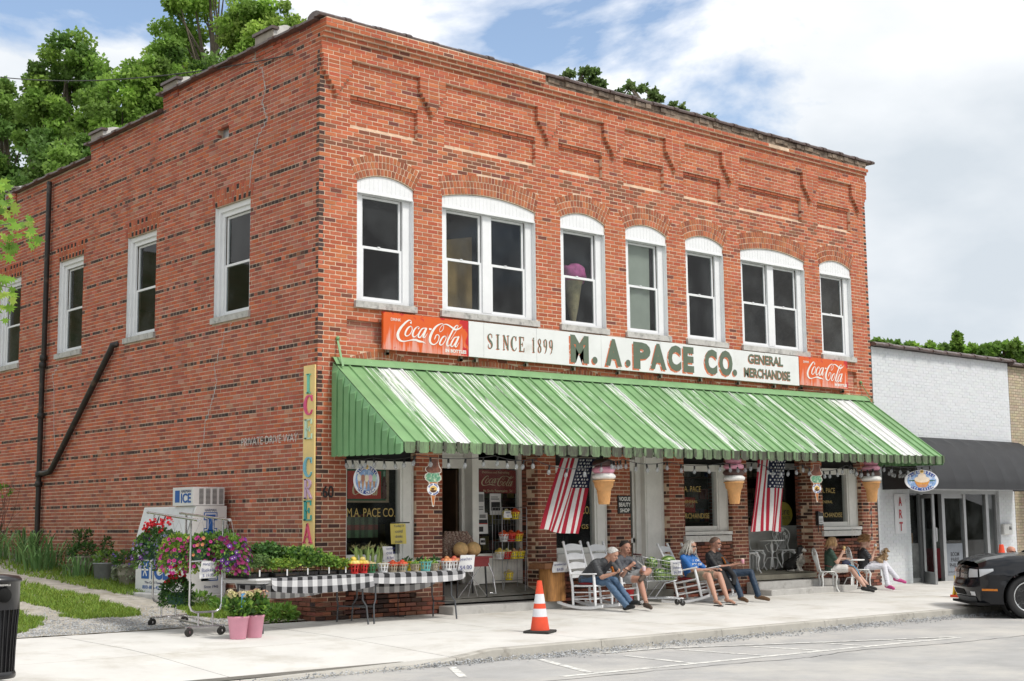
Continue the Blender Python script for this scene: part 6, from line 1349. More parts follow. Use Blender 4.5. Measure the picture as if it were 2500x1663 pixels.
# ---- stump pedestal with strawberries ------------------------------------------------------------
sp_ = thing('stump_pedestal', 'square weathered timber stump holding a strawberry box', 'pedestal', (4.52,-.42,.125)); M_tim = mat('orange_timber', (.40,.19,.06), .75, .35, 4, .4, 40, stretch=(6,6,.6), dirt=((.05,.03,.02), .58, .68, 5)); g = MB()
def stf(u, v): a = 2*math.pi*u; sq = 1/max(abs(math.cos(a)),abs(math.sin(a))); r_ = .20*(sq*.75+.25)*(1+.05*noise.noise(Vector((math.cos(a)*2,math.sin(a)*2,v*3)))+.06*(1-v)); return (r_*math.cos(a), r_*math.sin(a)*.8, .56*v)
g.sheet(stf, 28, 8); g.build('stump', M_tim, sp_); g = MB()
for q in ((-.34,.34,-.2,-.175,.56,.64),(-.34,.34,.175,.2,.56,.64),(-.34,-.315,-.175,.175,.56,.64),(.315,.34,-.175,.175,.56,.64),(-.33,.33,-.19,.19,.545,.56)): g.box(*q)
g.build('box', mat('brown_timber', (.24,.11,.05), .8, .25, 6, .3, 40, stretch=(.6,5,5)), sp_)
bt_ = thing('strawberries', 'red strawberries filling the wooden box on the stump', 'fruit', (4.52,-.42,.70))
for i in range(34): g = MB(); g.ball((ro.uniform(-.28,.28),ro.uniform(-.15,.15),.0+ro.uniform(0,.03)), (.026,.026,.03), 7, 5, shade((.45,.015,.02), ro, .2)); g.build('strawberry', M_fruit, bt_)
paper('white strawberry price card leaning on the stump box', (4.50,-.64,.70), .34, .18, 0, ['strawberries','$4.00'], tilt=.02)
# ---- traffic cone ---------------------------------------------------------------------------------
M_cone = mat('cone_orange_pvc', (.75,.075,.025), .5, .08, 6); M_refl = mat('reflective', (.70,.71,.74), .5, .05, 10); M_rub = mat('black_rubber', (.03,.028,.026), .8, .15, 6)
def traffic_cone(label, p, h=.71, grp='traffic cones'):
    t = thing('traffic_cone', label, 'traffic cone', p, .5, grp); k = h/.71; r_ = lambda z: (.138-.105*z/.71)*k
    g = MB(); g.cbox(0,0,.018*k,.37*k,.37*k,.036*k,bev=.008); g.build('base', M_rub, t)
    for a, b, m in ((.036,.22,M_cone),(.22,.33,M_refl),(.33,.40,M_cone),(.40,.53,M_refl),(.53,.71,M_cone)): g = MB(); g.lathe([(r_(a),a*k),(r_(b),b*k)], 22, cap=False); g.build('band' if m is M_refl else 'body', m, t)
    g = MB(); g.lathe([(r_(.71),.71*k),(r_(.71)*.7,.712*k)], 22); g.build('tip', M_cone, t)
traffic_cone('orange traffic cone with two white bands on the pavement', (1.44,-3.50,gz(-3.5)+.001), .72)
traffic_cone('far orange traffic cone half hidden behind the black car', (15.4,-2.6,gz(-2.6)+.001), .95)
yb = thing('yellow_hazard_stand', 'low yellow stand partly hidden behind the car bumper', 'stand', (12.75,-3.15,gz(-3.15))); g = MB(); g.prism([(-.12,.05),(.12,.05),(.09,.42),(-.09,.42)], frame_M((0,.06,0),(1,0,0),(0,-.15,1)), .03); g.prism([(-.12,.05),(.12,.05),(.09,.42),(-.09,.42)], frame_M((0,-.04,0),(1,0,0),(0,.15,1)), .03); g.build('panel', mat('hazard_yellow', (.75,.50,.03), .5), yb); g = MB(); g.box(-.12,.12,-.1,.1,0,.05); g.build('foot', M_cone, yb)
# ---- litter bin ------------------------------------------------------------------------------------
M_bin = mat('bin_black', (.012,.012,.014), .35, .1, 6, coat=.3); lb = thing('litter_bin', 'black slatted metal litter bin at the left edge', 'litter bin', (-6.37,-3.62,gz(-3.6)))
for k in range(30):
    a = 2*math.pi*k/30; g = MB(); c_, s_ = math.cos(a), math.sin(a); rr = lambda z: .235+.03*(z/.7)**2; g.tube([(rr(z)*c_, rr(z)*s_, z) for z in (.06,.3,.55,.70)], .019, 5, flat=.4); g.build('slat', M_bin, lb)
g = MB(); g.lathe([(.20,.03),(.20,.72)], 24); g.build('liner', M_bin, lb); g = MB(); g.lathe([(.25,0),(.26,.02),(.26,.05),(.25,.07)], 28); g.build('base_ring', M_bin, lb); g = MB(); g.lathe([(.275,.70),(.275,.98),(.29,.985),(.29,1.01),(.26,1.04),(.12,1.06),(.0,1.065)], 32); hd = g.build('hood', M_bin, lb)
g = MB(); g.lathe([(.075,0),(.075,.01),(.0,.011)], 20, M=Matrix.Rotation(R(90),4,'X') ); o_ = g.build('opening', mat('void', (.002,.002,.002), 1), hd, (.275*math.cos(R(-86)),.275*math.sin(R(-86)),.85), (0,0,R(4))); put_text('lettering', 'GREENVILLE', .03, frame_M((.2755*math.cos(R(-86)),.2755*math.sin(R(-86)),.955), (math.cos(R(4)),math.sin(R(4)),0), (0,0,1)), M_letter_white, hd, .002, fit=(.13,.018))
# ---- steel drainpipes on the side wall -----------------------------------------------------------
M_pipe = mat('black_pipe', (.02,.018,.016), .5, .25, 6, dirt=((.10,.07,.05), .55, .7, 5)); dp = thing('drainpipe', 'tall dark cast iron drainpipe on the side wall', 'pipe', (-.09,10.35,.8)); g = MB(); g.tube([(0,.0,-.1),(0,0,4.05),(0,-.05,4.2),(0,-.05,8.0)], .055, 10); g.build('pipe', M_pipe, dp)
for z in (1.55,1.75,2.98,4.05,4.2): g = MB(); g.lathe([(.066,-.06),(.078,-.05),(.078,.05),(.066,.06)], 12, (0,0 if z < 4.1 else -.03,z)); g.build('collar', M_pipe, dp)
dq = thing('waste_pipe', 'slanting dark waste pipe branching from the drainpipe', 'pipe', (-.09,7.0,2.57)); g = MB(); g.tube([(.1,.0,2.40),(0,.05,2.37),(0,.12,2.28),(0,2.66,.12),(0,2.80,.02),(0,3.02,.0),(0,3.28,.0)], .06, 10); g.build('pipe', M_pipe, dq)
# ---- ice freezer ------------------------------------------------------------------------------------
M_ice = mat('freezer_white', (.70,.70,.69), .45, .04, 3, dirt=((.50,.47,.42), .62, .82, 3)); M_iblue = mat('ice_blue', (.015,.10,.36), .5, .05, 6); M_navy = mat('ice_navy', (.015,.03,.12), .5)
sb = thing('freezer_slab', 'concrete slab under the white ice freezer', 'slab', (-.48,3.42,0)); g = MB(); g.cbox(0,0,.23,1.06,2.2,.24,bev=.02); g.build('slab', M_step, sb)
fz = thing('ice_freezer', 'white outdoor ice freezer with blue lettering against brick wall', 'freezer', (-.09,2.57,.352)); g = MB(); pf = [(0,0),(.70,0),(.70,.92),(.56,1.43),(0,1.43)]
g.prism([(-x, z) for x, z in pf][::-1], frame_M((0,0,0),(1,0,0),(0,0,1)), -1.85); g.build('body', M_ice, fz); g = MB(); g.box(-.685,-.02,.02,1.83,-.03,-.002); g.build('base', mat('void'), fz)
g = MB(); g.add([(-.708,.06,.96),(-.708,1.79,.96),(-.575,1.79,1.40),(-.575,.06,1.40)], [(0,1,2,3)]); g.add([(-.703,.9,.95),(-.703,.93,.95),(-.57,.93,1.41),(-.57,.9,1.41)],[(0,1,2,3)]); dd = g.build('door', mat('freezer_door', (.60,.61,.62), .4, .05, 4), fz)
for y in (.80,1.02): g = MB(); g.tube([(-.70,y,1.02),(-.76,y,1.10),(-.70,y,1.28)], .012, 6); g.build('handle', mat('black_iron'), dd)
def icey(txt, o, w_, h, m, ax=(1,0,0), b=.0): put_text('lettering', txt, .2, frame_M(o, ax, (0,0,1)), m, fz, .002, b, fit=(w_,h))
icey('HARMAN', (-.30,-.003,1.36), .21, .045, M_navy)
def blocky(ch, x, z, w_, h):
    for e_, m in ((.035,M_iblue),(.018,M_ice),(.0,M_iblue)):
        k = {.035:0,.018:.0022,.0:.0044}[e_]; g = MB(); PM = frame_M((0,-.003-k,0),(1,0,0),(0,0,1)); q = lambda a,b,c,d: g.prism([(a-e_,c-e_),(b+e_,c-e_),(b+e_,d+e_),(a-e_,d+e_)], PM, .0015)
        if ch == 'I': q(x-w_*.22,x+w_*.22,z+.05,z+h-.05); q(x-w_*.5,x+w_*.5,z,z+.06); q(x-w_*.5,x+w_*.5,z+h-.06,z+h)
        elif ch == 'C': q(x-w_*.5,x-w_*.15,z,z+h); q(x-w_*.5,x+w_*.5,z,z+.07); q(x-w_*.5,x+w_*.5,z+h-.07,z+h); q(x+w_*.25,x+w_*.5,z+h-.16,z+h)
        else: q(x-w_*.5,x-w_*.15,z,z+h); q(x-w_*.5,x+w_*.5,z,z+.07); q(x-w_*.5,x+w_*.5,z+h-.07,z+h); q(x-w_*.5,x+w_*.3,z+h/2-.035,z+h/2+.035)
        g.build('lettering', m, fz)
blocky('I',-.30,.97,.18,.32); blocky('C',-.30,.60,.24,.30); blocky('E',-.30,.24,.24,.30); icey('Since 1945', (-.27,-.003,.11), .26, .045, M_navy)
g = MB(); g.box(-.707,-.702,1.35,1.62,.22,.52); g.build('snowflake_panel', M_iblue, fz); g = MB()
for k in range(6):
    a = math.pi*k/3; g.bar((-.709,1.485,.37),(-.709,1.485+.12*math.cos(a),.37+.12*math.sin(a)),.004,.025)
g.build('snowflake', M_letter_white, fz); icey('ICE', (-.704,.95,.36), .62, .30, M_iblue, (0,-1,0), .008); icey('The Cool Team', (-.704,1.2,.16), .6, .04, M_navy, (0,-1,0)); icey('800-885-4237', (-.704,1.2,.08), .75, .06, M_iblue, (0,-1,0))
ac = thing('freezer_cooler', 'white cooling unit with louvred side on the ice freezer', 'cooling unit', (-.12,2.60,1.785)); g = MB(); g.box(-.58,0,0,.70,.004,.31); g.build('casing', M_ice, ac)
for cx_ in np.linspace(-.43,-.06,4):
    for k in range(13): g = MB(); g.box(cx_-.04,cx_+.04,-.004,-.0005,.03+.02*k,.04+.02*k); g.build('louvre', mat('louvre_dark', (.05,.05,.05), .7), ac)
put_text('lettering', 'ICE', .2, frame_M((-.583,.24,.13), (0,-1,0), (0,0,1)), M_iblue, ac, .002, .006, fit=(.34,.16)); put_text('lettering', 'HARMAN', .1, frame_M((-.583,.24,.245), (0,-1,0), (0,0,1)), M_navy, ac, .002, fit=(.34,.05)); g = MB(); g.box(-.583,-.580,.46,.62,.06,.26); g.build('snowflake_panel', M_iblue, ac)
# ---- garment rack with hanging baskets -----------------------------------------------------------
M_chr = mat('chrome', (.6,.6,.62), .15, metal=1)
gr_ = thing('garment_rack', 'chrome wheeled garment rack hung with flower baskets', 'rack', (0,0,0)); LP = [(-2.41,.59),(-1.82,.73),(-2.69,-1.03),(-2.20,-1.03)]; ZB_ = [.02,.02,-.022,-.022]
for (a, b, zt, zu, zz) in ((LP[0],LP[1],1.635,.36,.02),(LP[2],LP[3],1.545,.30,-.022)):
    A_, B_ = Vector((*a,0)), Vector((*b,0)); d = (B_-A_).normalized(); g = MB(); z_ = lambda p, z: (p.x,p.y,z)
    g.tube([z_(A_,zt),z_(A_,zu+.10),z_(A_+d*.03,zu+.03),z_(A_+d*.10,zu),z_(B_-d*.10,zu),z_(B_-d*.03,zu+.03),z_(B_,zu+.10),z_(B_,zt)], .0155, 8); m1_, m2_ = A_.lerp(B_,.28), A_.lerp(B_,.72)
    g.tube([z_(m1_,zu),z_(m1_,zz+.14)], .014, 7); g.tube([z_(m2_,zu),z_(m2_,zz+.14)], .014, 7); g.build('end_frame', M_chr, gr_)
    g = MB(); g.tube([z_(A_-d*.05,zz+.13),z_(B_+d*.05,zz+.13)], .016, 8); g.build('base_bar', M_chr, gr_)
g = MB(); g.tube([(-2.12,.66,.15),(-2.46,-1.03,.11)], .016, 8); g.tube([(-1.86,.7,.15),(-2.24,-1.03,.11)], .014, 8); g.build('base_bar', M_chr, gr_)
g = MB(); g.tube([(LP[2][0],LP[2][1],.98),(LP[3][0],LP[3][1],.99)], .011, 7); g.build('cross_bar', M_chr, gr_)
for a, b, za, zb_ in ((LP[0],LP[2],1.645,1.55),(LP[1],LP[3],1.635,1.55)):
    A_, B_ = Vector((*a,za)), Vector((*b,zb_)); d = (B_-A_).normalized(); g = MB(); g.tube([A_-d*.30,B_+d*.28], .0165, 8); g.tube([A_-d*.32,A_-d*.28], .021, 8); g.tube([B_+d*.26,B_+d*.30], .022, 8); g.build('rail', M_chr, gr_)
for (x, y), zz in zip(LP, ZB_):
    g = MB(); g.lathe([(.05,-.016),(.062,-.012),(.062,.012),(.05,.016)], 14, (x,y,zz+.062), M=Matrix.Rotation(R(90),4,'X') @ Matrix.Rotation(.4,4,'X')); c_ = g.build('caster', M_rub, gr_); g = MB(); g.bar((x,y,zz+.05),(x,y,zz+.13),.05,.012); g.build('fork', M_chr, c_)
M_pot = mat('green_pot', (.02,.085,.055), .5, .08, 6)
def hang_basket(label, p, r, leafc, fl, n, trail=.15, top=None, wires=True, fs=.026):
    r *= 1.08; n = int(n*1.3); fs *= 1.1; fl = [(a, b, int(c*1.6)) for a, b, c in fl]
    """p = pot bottom centre"""
    t = thing('hanging_basket', label, 'flower basket', p, 0, 'flower baskets on the rack'); g = MB(); g.lathe([(r*.62,0),(r*.66,.01),(r*.95,.14),(r,.145),(r,.165),(r*.95,.165)], 20); pt = g.build('pot', M_pot, t); g = MB(); g.lathe([(r*.93,.14),(.0,.15)], 16, cap=False); g.build('soil', M_soil, pt)
    g = MB(); bush(g, (0,0,.22), (r*1.25,r*1.25,.15), n, .055, leafc, .35); 
    for k in range(int(n*.5)):
        a = ro.uniform(0,6.28); rr = r*ro.uniform(.95,1.45); leafq(g, (rr*math.cos(a),rr*math.sin(a),.2-trail*ro.random()*1.4), (math.cos(a),math.sin(a),-.8), .05, .35, shade(ro.choice(leafc)))
    g.build('foliage', M_leaf, t); g = MB()
    for k, (c, eye, m_) in enumerate(fl):
        for _ in range(m_):
            a = ro.uniform(0,6.28); v = ro.random(); rr = r*(1.2+.3*ro.random())
            if top: z = .30+top*ro.random(); rr = r*ro.uniform(.2,1.0)
            else: z = .34-(.24+trail)*v; rr *= (.75+.35*math.sin(v*2.4))
            if top:
                for _q in range(7): flower(g, (rr*math.cos(a)+ro.uniform(-.035,.035), rr*math.sin(a)+ro.uniform(-.035,.035), z+ro.uniform(-.03,.03)), .022, c, eye)
            else: flower(g, (rr*math.cos(a), rr*math.sin(a), z), fs*ro.uniform(.8,1.2), c, eye, nrm=(math.cos(a)+ro.uniform(-.4,.4), math.sin(a)+ro.uniform(-.4,.4), .4))
    g.build('flower', M_petal, t)['kind'] = 'stuff'
    if wires:
        g = MB()
        for k in range(3): a = 2.1*k+.4; g.tube([(r*math.cos(a),r*math.sin(a),.16),(0,0,.58)], .002, 4)
        g.build('hanger', M_wire, t)
RED_, PNK, PUR, MAG, LAV = (.55,.008,.02), (.52,.03,.24), (.14,.03,.26), (.22,.008,.09), (.26,.22,.50); WE = (.7,.65,.6)
hang_basket('basket of bright red geraniums at top left of the rack', (-2.42,.44,1.06), .18, GRD+GR, [(RED_,None,13)], 420, top=.20)
hang_basket('basket of small purple petunias hanging furthest left', (-2.46,.60,.98), .16, GRL+GR, [(PUR,WE,34),((.3,.25,.5),WE,14)], 520, .22)
hang_basket('basket of pale lavender flowers beside the red geraniums', (-2.44,.0,1.0), .15, GR+[(.12,.16,.10)], [(LAV,None,60)], 420, .25, fs=.018)
hang_basket('big basket of pink petunias at the rack middle', (-2.56,-.45,.96), .17, GRL+GRY, [(PNK,(.2,.01,.1),70)], 620, .24)
hang_basket('basket of pink petunias before the freezer letters', (-2.36,-.72,.98), .16, GRL+GR, [(PNK,(.2,.01,.1),34),((.6,.22,.1),None,14)], 500, .18)
hang_basket('basket with orange blooms and dark green pot', (-2.14,-.62,.98), .15, GRL+GR, [((.5,.2,.08),None,16),(PUR,WE,10)], 460, .12)
hang_basket('basket of deep magenta petunias at the right rack end', (-2.10,-1.08,.96), .16, GRL, [(MAG,None,64),((.16,.01,.2),None,20),(PUR,WE,16)], 480, .26, fs=.032)
hang_basket('basket of dark magenta petunias behind the right post', (-1.92,-.62,1.0), .15, GRL+GR, [(MAG,None,44)], 400, .12, fs=.03)
hang_basket('low green pot of red geraniums hanging under the rack', (-2.35,-.02,.36), .155, GRD+GR, [(RED_,None,13)], 460, top=.26)
paper('white hanging baskets price paper on the garment rack', (-2.44,-1.06,.865), .25, .23, R(2), ['Hanging','Baskets','$ 19.95'], tilt=.02)
# ---- pink pots with hydrangeas ---------------------------------------------------------------------
for p, lab in (((-2.30,-1.65),'front pink pot of cream hydrangeas beside the table'),((-2.03,-1.60),'rear pink pot of cream hydrangeas beside the table')):
    t = thing('hydrangea_pot', lab, 'potted plant', (*p,gz(p[1])), 0, 'pink hydrangea pots'); g = MB(); g.lathe([(.10,0),(.105,.005),(.137,.27),(.145,.275),(.145,.30),(.135,.30)], 24); g.build('pot', mat('pink_pot', (.70,.32,.42), .55, .05, 5), t); g = MB(); bush(g, (0,0,.42), (.17,.17,.13), 320, .08, GR+GRL, .42); stems(g, (0,0,.28), (.08,.08), 12, .2, (.12,.2,.05)); g.build('foliage', M_leaf, t); g = MB()
    for k in range(7):
        a = k*2.4; c_ = Vector((.12*math.cos(a)*(k/6+.3),.12*math.sin(a)*(k/6+.3),.55+.04*ro.random())); cc = ro.choice([(.62,.46,.28),(.64,.55,.36),(.58,.36,.26),(.55,.50,.24)])
        for _ in range(34):
            u = Vector((ro.gauss(0,1),ro.gauss(0,1),ro.gauss(0,1)+.4)).normalized(); flower(g, c_+u*.055, .017, cc, None, 4, u)
    g.build('flower', M_petal, t)['kind'] = 'stuff'; g = MB(); g.box(-.03,.03,-.125,-.122,.42,.60); pl_ = g.build('plant_label', mat('label_blue', (.10,.30,.58), .5), t) if p[0] < -2.1 else None
# ---- planters, irises, shrubs along the side wall ----------------------------------------------------
M_urn = mat('stone_urn', (.30,.28,.22), .9, .15, 5, .4, 40, dirt=((.15,.15,.10), .5, .7, 4))
def urn(label, x, y, r, h, kind):
    z = drive_z(y); t = thing('stone_planter', label, 'planter', (x,y,z), 0, 'planters along the side wall'); g = MB(); g.lathe([(r*.62,0),(r*.66,.02),(r*.80,h*.45),(r*.84,h*.47),(r*.84,h*.53),(r*.82,h*.55),(r*.95,h*.88),(r*1.05,h*.90),(r*1.05,h),(r*.9,h)], 26); g.build('urn', M_urn, t); g = MB(); bush(g, (0,0,h+.08), (r*1.25,r*1.25,.16), 520, .06, GR+[(.12,.20,.09)] if kind else GRL+GR, .35)
    if kind == 1:
        for k in range(3): bush(g, ((k-1)*r*.5,.05,h+.30), (.08,.08,.22), 150, .05, GRD+GR, .3)
    for k in range(160): a = ro.uniform(0,6.28); leafq(g, (r*1.15*math.cos(a),r*1.15*math.sin(a),h-.25*ro.random()), (math.cos(a),math.sin(a),-1), .06, .4, shade((.22,.26,.16)))
    g.build('foliage', M_leaf, t)
    if kind == 2:
        g = MB()
        for k in range(30): a = ro.uniform(0,6.28); flower(g, (r*1.2*math.cos(a),r*1.2*math.sin(a),h+ro.uniform(-.1,.22)), .022, (.18,.10,.40), None)
        g.build('flower', M_petal, t)['kind'] = 'stuff'
urn('far stone planter with ivy and small upright shrubs', -.38, 7.45, .23, .34, 1); urn('near stone planter with purple flowers beside the freezer', -.43, 5.40, .24, .38, 2)
t = thing('metal_tub', 'dull grey metal tub between the two stone planters', 'tub', (-.45,6.3,drive_z(6.3))); g = MB(); g.lathe([(.19,0),(.2,.01),(.235,.30),(.245,.305),(.245,.32),(.23,.32)], 22); g.build('tub', mat('zinc', (.30,.31,.33), .5, .15, 6, metal=.5), t); g = MB(); bush(g, (0,0,.40), (.24,.24,.14), 380, .06, GRL+[(.24,.30,.18)], .35); bush(g, (.06,.1,.62), (.1,.1,.2), 240, .05, GRD+GR, .3); g.build('foliage', M_leaf, t)
def strappy(label, x, y, z, n, h, c, r=.12, name='iris_clump', wd=.016, cat='plant', grp='strap-leaved plants by the wall'):
    g = MB()
    for _ in range(n):
        a = ro.uniform(0,6.28); q = r*ro.random(); hh = h*ro.uniform(.45,1.0); ln = ro.uniform(.3,1.15)*hh; o = Vector((q*math.cos(a),q*math.sin(a),0)); d = Vector((math.cos(a+ro.uniform(-.5,.5)),math.sin(a+ro.uniform(-.5,.5)),0)); s = d.cross(Vector((0,0,1)))*wd
        p = [o, o+d*ln*.15+Vector((0,0,hh*.55)), o+d*ln*.5+Vector((0,0,hh*.92)), o+d*ln+Vector((0,0,hh*ro.uniform(.6,1)))]; g.add([p[0]-s,p[0]+s,p[1]+s,p[1]-s,p[2]+s*.8,p[2]-s*.8,p[3]], [(0,1,2,3),(3,2,4,5),(5,4,6)], shade(ro.choice(c)))
    t = thing(name, label, cat, (x,y,z), 0, grp); g.build('leaves', M_leaf, t); return t
for i, (x, y, h) in enumerate(((-.55,11.6,.75),(-.8,10.6,.7),(-.6,9.8,.8),(-.75,9.0,.75),(-.5,8.5,.7),(-.95,8.2,.6),(-.7,6.9,.5))): strappy(('iris clump, %s along the drive grass' % ['furthest back','second from the back','third from the back','fourth from the back','nearest the far planter','furthest out on the grass','between the planters'][i]), x, y, drive_z(y), 46, h, [(.16,.30,.10),(.22,.37,.13),(.12,.24,.08)], .34)
strappy('striped grassy plant behind the pink pots', -.62, 1.15, drive_z(1.15), 90, .42, [(.38,.42,.22),(.5,.52,.34),(.2,.28,.1)], .14, 'spider_plant', .006)
for x, y, rx, n, lab in ((-.45,.36,.34,520,'low dense green weeds at the brick corner'),(-.8,2.2,.3,260,'loose green weeds before the freezer slab'),(-.6,1.6,.25,240,'green weeds behind the striped grassy plant')):
    t = thing('weed_clump', lab, 'plant', (x,y,drive_z(y)), 0, 'weeds at the wall foot'); g = MB(); bush(g, (0,0,.08), (rx,rx*.8,.14), n, .09, GRL+[(.16,.34,.06)], .25); g.build('leaves', M_leaf, t)
bb = thing('bare_shrub', 'leggy nearly bare shrub beside the drainpipe', 'shrub', (-.45,11.6,drive_z(11.6))); g = MB()
for k in range(13):
    a = ro.uniform(0,6.28); p = Vector((0,0,0)); pts = [p]; d = Vector((math.cos(a)*.25,math.sin(a)*.25,1))
    for s in range(6): d = (d+Vector((ro.uniform(-.25,.25),ro.uniform(-.25,.25),.1))).normalized(); p = p+d*ro.uniform(.2,.36); pts.append(p)
    g.tube(pts, [.012,.010,.008,.006,.005,.004,.002], 5)
    for s in range(2,6): q = pts[s]; e_ = q+Vector((ro.uniform(-.3,.3),ro.uniform(-.3,.3),ro.uniform(.05,.3))); g.tube([q,e_], [.004,.0015], 4)
g.build('stems', mat('twig', (.12,.06,.045), .8), bb); g = MB(); bush(g, (.0,-.35,1.35), (.18,.12,.12), 60, .07, GRL, .4); g.build('leaves', M_leaf, bb)
# ================================================================== ROCKING CHAIRS
M_wpaint = mat('white_chair_paint', (.84,.85,.87), .45, .04, 6)
def make_rocker(label, loc, rz, tilt):
    """faces +x; origin on the ground under the seat"""
    t = thing('rocking_chair', label, 'rocking chair', loc, rz, 'white rocking chairs'); T_ = Matrix.Translation((0,0,.02)) @ Matrix.Rotation(-tilt, 4, 'Y')
    p = lambda x, y, z: T_ @ Vector((x,y,z)); W = .27
    for s in (-1, 1):
        g = MB(); g.tube([p(-.20,s*W,.07),p(-.205,s*W,.40),p(-.24,s*W,.62),p(-.36,s*W,1.11)], [.021,.023,.022,.021], 9); g.ball(p(-.365,s*W,1.125), .026, 9, 6); g.build('back_post', M_wpaint, t)
        g = MB(); g.tube([p(.24,s*W,.06),p(.24,s*W,.15),p(.235,s*W,.36),p(.225,s*W,.57)], [.017,.024,.027,.022], 9); g.build('front_post', M_wpaint, t)
        g = MB()
        for a, b in ((-1,1),): pass
        n = 12; vs = []
        for i in range(n+1):
            x = -.52+.90*i/n; z = .0+.30*(x-.06)**2*1.0; a = T_ @ Vector((x,s*W,z+.0)); vs += [a+Vector((0,-.019,0)), a+Vector((0,.019,0)), a+Vector((0,.019,.045)), a+Vector((0,-.019,.045))]
        fs = [(i*4+k, i*4+(k+1)%4, (i+1)*4+(k+1)%4, (i+1)*4+k) for i in range(n) for k in range(4)] + [(0,1,2,3),(n*4+3,n*4+2,n*4+1,n*4)]
        g.add(vs, fs); g.build('rocker', M_wpaint, t)
        g = MB(); g.cbox(0,0,0,.52,.075,.024, M=Matrix.Rotation(-tilt,4,'Y'), bev=.01); g.v = [tuple(Vector(v)+p(.02,s*(W+.01),.585)) for v in g.v]; g.build('armrest', M_wpaint, t)
        for z, x0, x1 in ((.17,-.2,.24),(.28,-.2,.24)): g = MB(); g.tube([p(x0,s*W,z),p(x1,s*W,z)], .0105, 7); g.build('stretcher', M_wpaint, t)
    for z in (.17,.29): g = MB(); g.tube([p(.24,-W,z),p(.24,W,z)], .011, 7); g.build('stretcher', M_wpaint, t)
    g = MB(); g.tube([p(-.2,-W,.2),p(-.2,W,.2)], .011, 7); g.build('stretcher', M_wpaint, t)
    for k in range(4):       # curved back slats
        z = .56+.155*k; x = -.23-.10*(z-.55)/.55*2.0*.62; g = MB(); n = 10; h0 = .085
        def sf(u, v): q = math.sin(math.pi*u); return p(x-.035*q-.012*v, (u-.5)*2*W*.96, z+(v-.5)*h0+ (.03*q if v > .5 else 0))
        g.sheet(sf, n, 2); g.sheet(lambda u, v: sf(u, v)+Vector((.014,0,0)), n, 2); g.build('back_slat', M_wpaint, t)
    g = MB(); g.cbox(0,0,0,.46,.50,.028, M=Matrix.Rotation(-tilt,4,'Y'), bev=.01); g.v = [tuple(Vector(v)+p(.02,0,.385)) for v in g.v]; g.build('seat', M_wpaint, t)
    g = MB(); g.ball((0,0,0), (.22,.24,.035), 14, 7); g.v = [tuple(Vector(v)+p(.0,0,.42)) for v in g.v]; g.build('cushion', mat('red_cushion', (.22,.015,.02), .85, .1, 10), t)
    return t
make_rocker('white rocking chair nearest the store entrance', (4.92,-.98,gz(-1)), R(-76), .02); make_rocker('white rocking chair second from the store entrance', (5.64,-.92,gz(-.9)), R(-74), .08)
make_rocker('white rocking chair just right of the watermelon cart', (7.52,-.98,gz(-1)), R(-66), .20); make_rocker('white rocking chair nearest the porch steps', (8.20,-.95,gz(-.95)), R(-66), .20)
# ================================================================== PEOPLE
SKIN, SKIN2, SKIN3 = (.50,.28,.20), (.45,.235,.165), (.58,.35,.265)
M_body = mat('body', rough=.62, var=.05, scale=30, attr=True, bump=.4, bscale=16)
def V(*a): return Vector(a)
def figure(name, label, cat, caps, loc, voxel=.0085, smooth=4, group=None, folds=None):
    """one continuous surface grown round tapered capsules (a, b, ra, rb, colour)"""
    g = MB()
    for a, b, ra_, rb_, c in caps:
        a, b = Vector(a)-Vector(loc), Vector(b)-Vector(loc); d = b-a
        if d.length < 1e-4: g.ball(a, ra_, 14, 9); continue
        n = 12; g.tube([a, b], [ra_, rb_], n); g.ball(a, ra_, 12, 8); g.ball(b, rb_, 12, 8)
    me = bpy.data.meshes.new(name); me.from_pydata(g.v, [], g.f); o = bpy.data.objects.new(name, me); col.objects.link(o)
    m = o.modifiers.new('r', 'REMESH'); m.mode = 'VOXEL'; m.voxel_size = voxel; m.use_smooth_shade = True
    s = o.modifiers.new('s', 'SMOOTH'); s.factor = .5; s.iterations = smooth
    out_me = bpy.data.meshes.new_from_object(o.evaluated_get(bpy.context.evaluated_depsgraph_get())); bpy.data.objects.remove(o); out_me.name = name
    n = len(out_me.vertices); co = np.empty(n*3, np.float32); out_me.vertices.foreach_get('co', co); co = co.reshape(-1,3)
    best = np.full(n, 1e9, np.float32); cc = np.ones((n,4), np.float32)
    for a, b, ra_, rb_, c in caps:
        a = np.array(Vector(a)-Vector(loc)); b = np.array(Vector(b)-Vector(loc)); d = b-a; L2 = max(1e-9, float(d@d)); t = np.clip(((co-a)@d)/L2, 0, 1); dist = np.linalg.norm(co-(a+t[:,None]*d), axis=1)-(ra_+(rb_-ra_)*t); dist = np.abs(dist)
        k = dist < best; best[k] = dist[k]; cc[k,:3] = c
    if folds:
        nr = np.empty(n*3, np.float32); out_me.vertices.foreach_get('normal', nr); nr = nr.reshape(-1,3)
        for i in np.nonzero(np.any([np.all(np.abs(cc[:,:3]-np.array(f_, np.float32)) < 1e-5, axis=1) for f_ in folds], axis=0))[0]:
            q = Vector((float(co[i,0])*11, float(co[i,1])*11, float(co[i,2])*22)); k = .010*(.35-abs(noise.noise(q)))+.004*noise.noise(q*2.3); co[i] += nr[i]*k
        out_me.vertices.foreach_set('co', co.reshape(-1)); out_me.update()
    at = out_me.color_attributes.new('Col', 'FLOAT_COLOR', 'POINT'); at.data.foreach_set('color', cc.reshape(-1))
    out_me.polygons.foreach_set('use_smooth', np.ones(len(out_me.polygons), bool)); out_me.materials.clear(); out_me.materials.append(M_body)
    o = link(name, out_me, M_body, None, tuple(loc)); tag(o, label, cat, group); return o
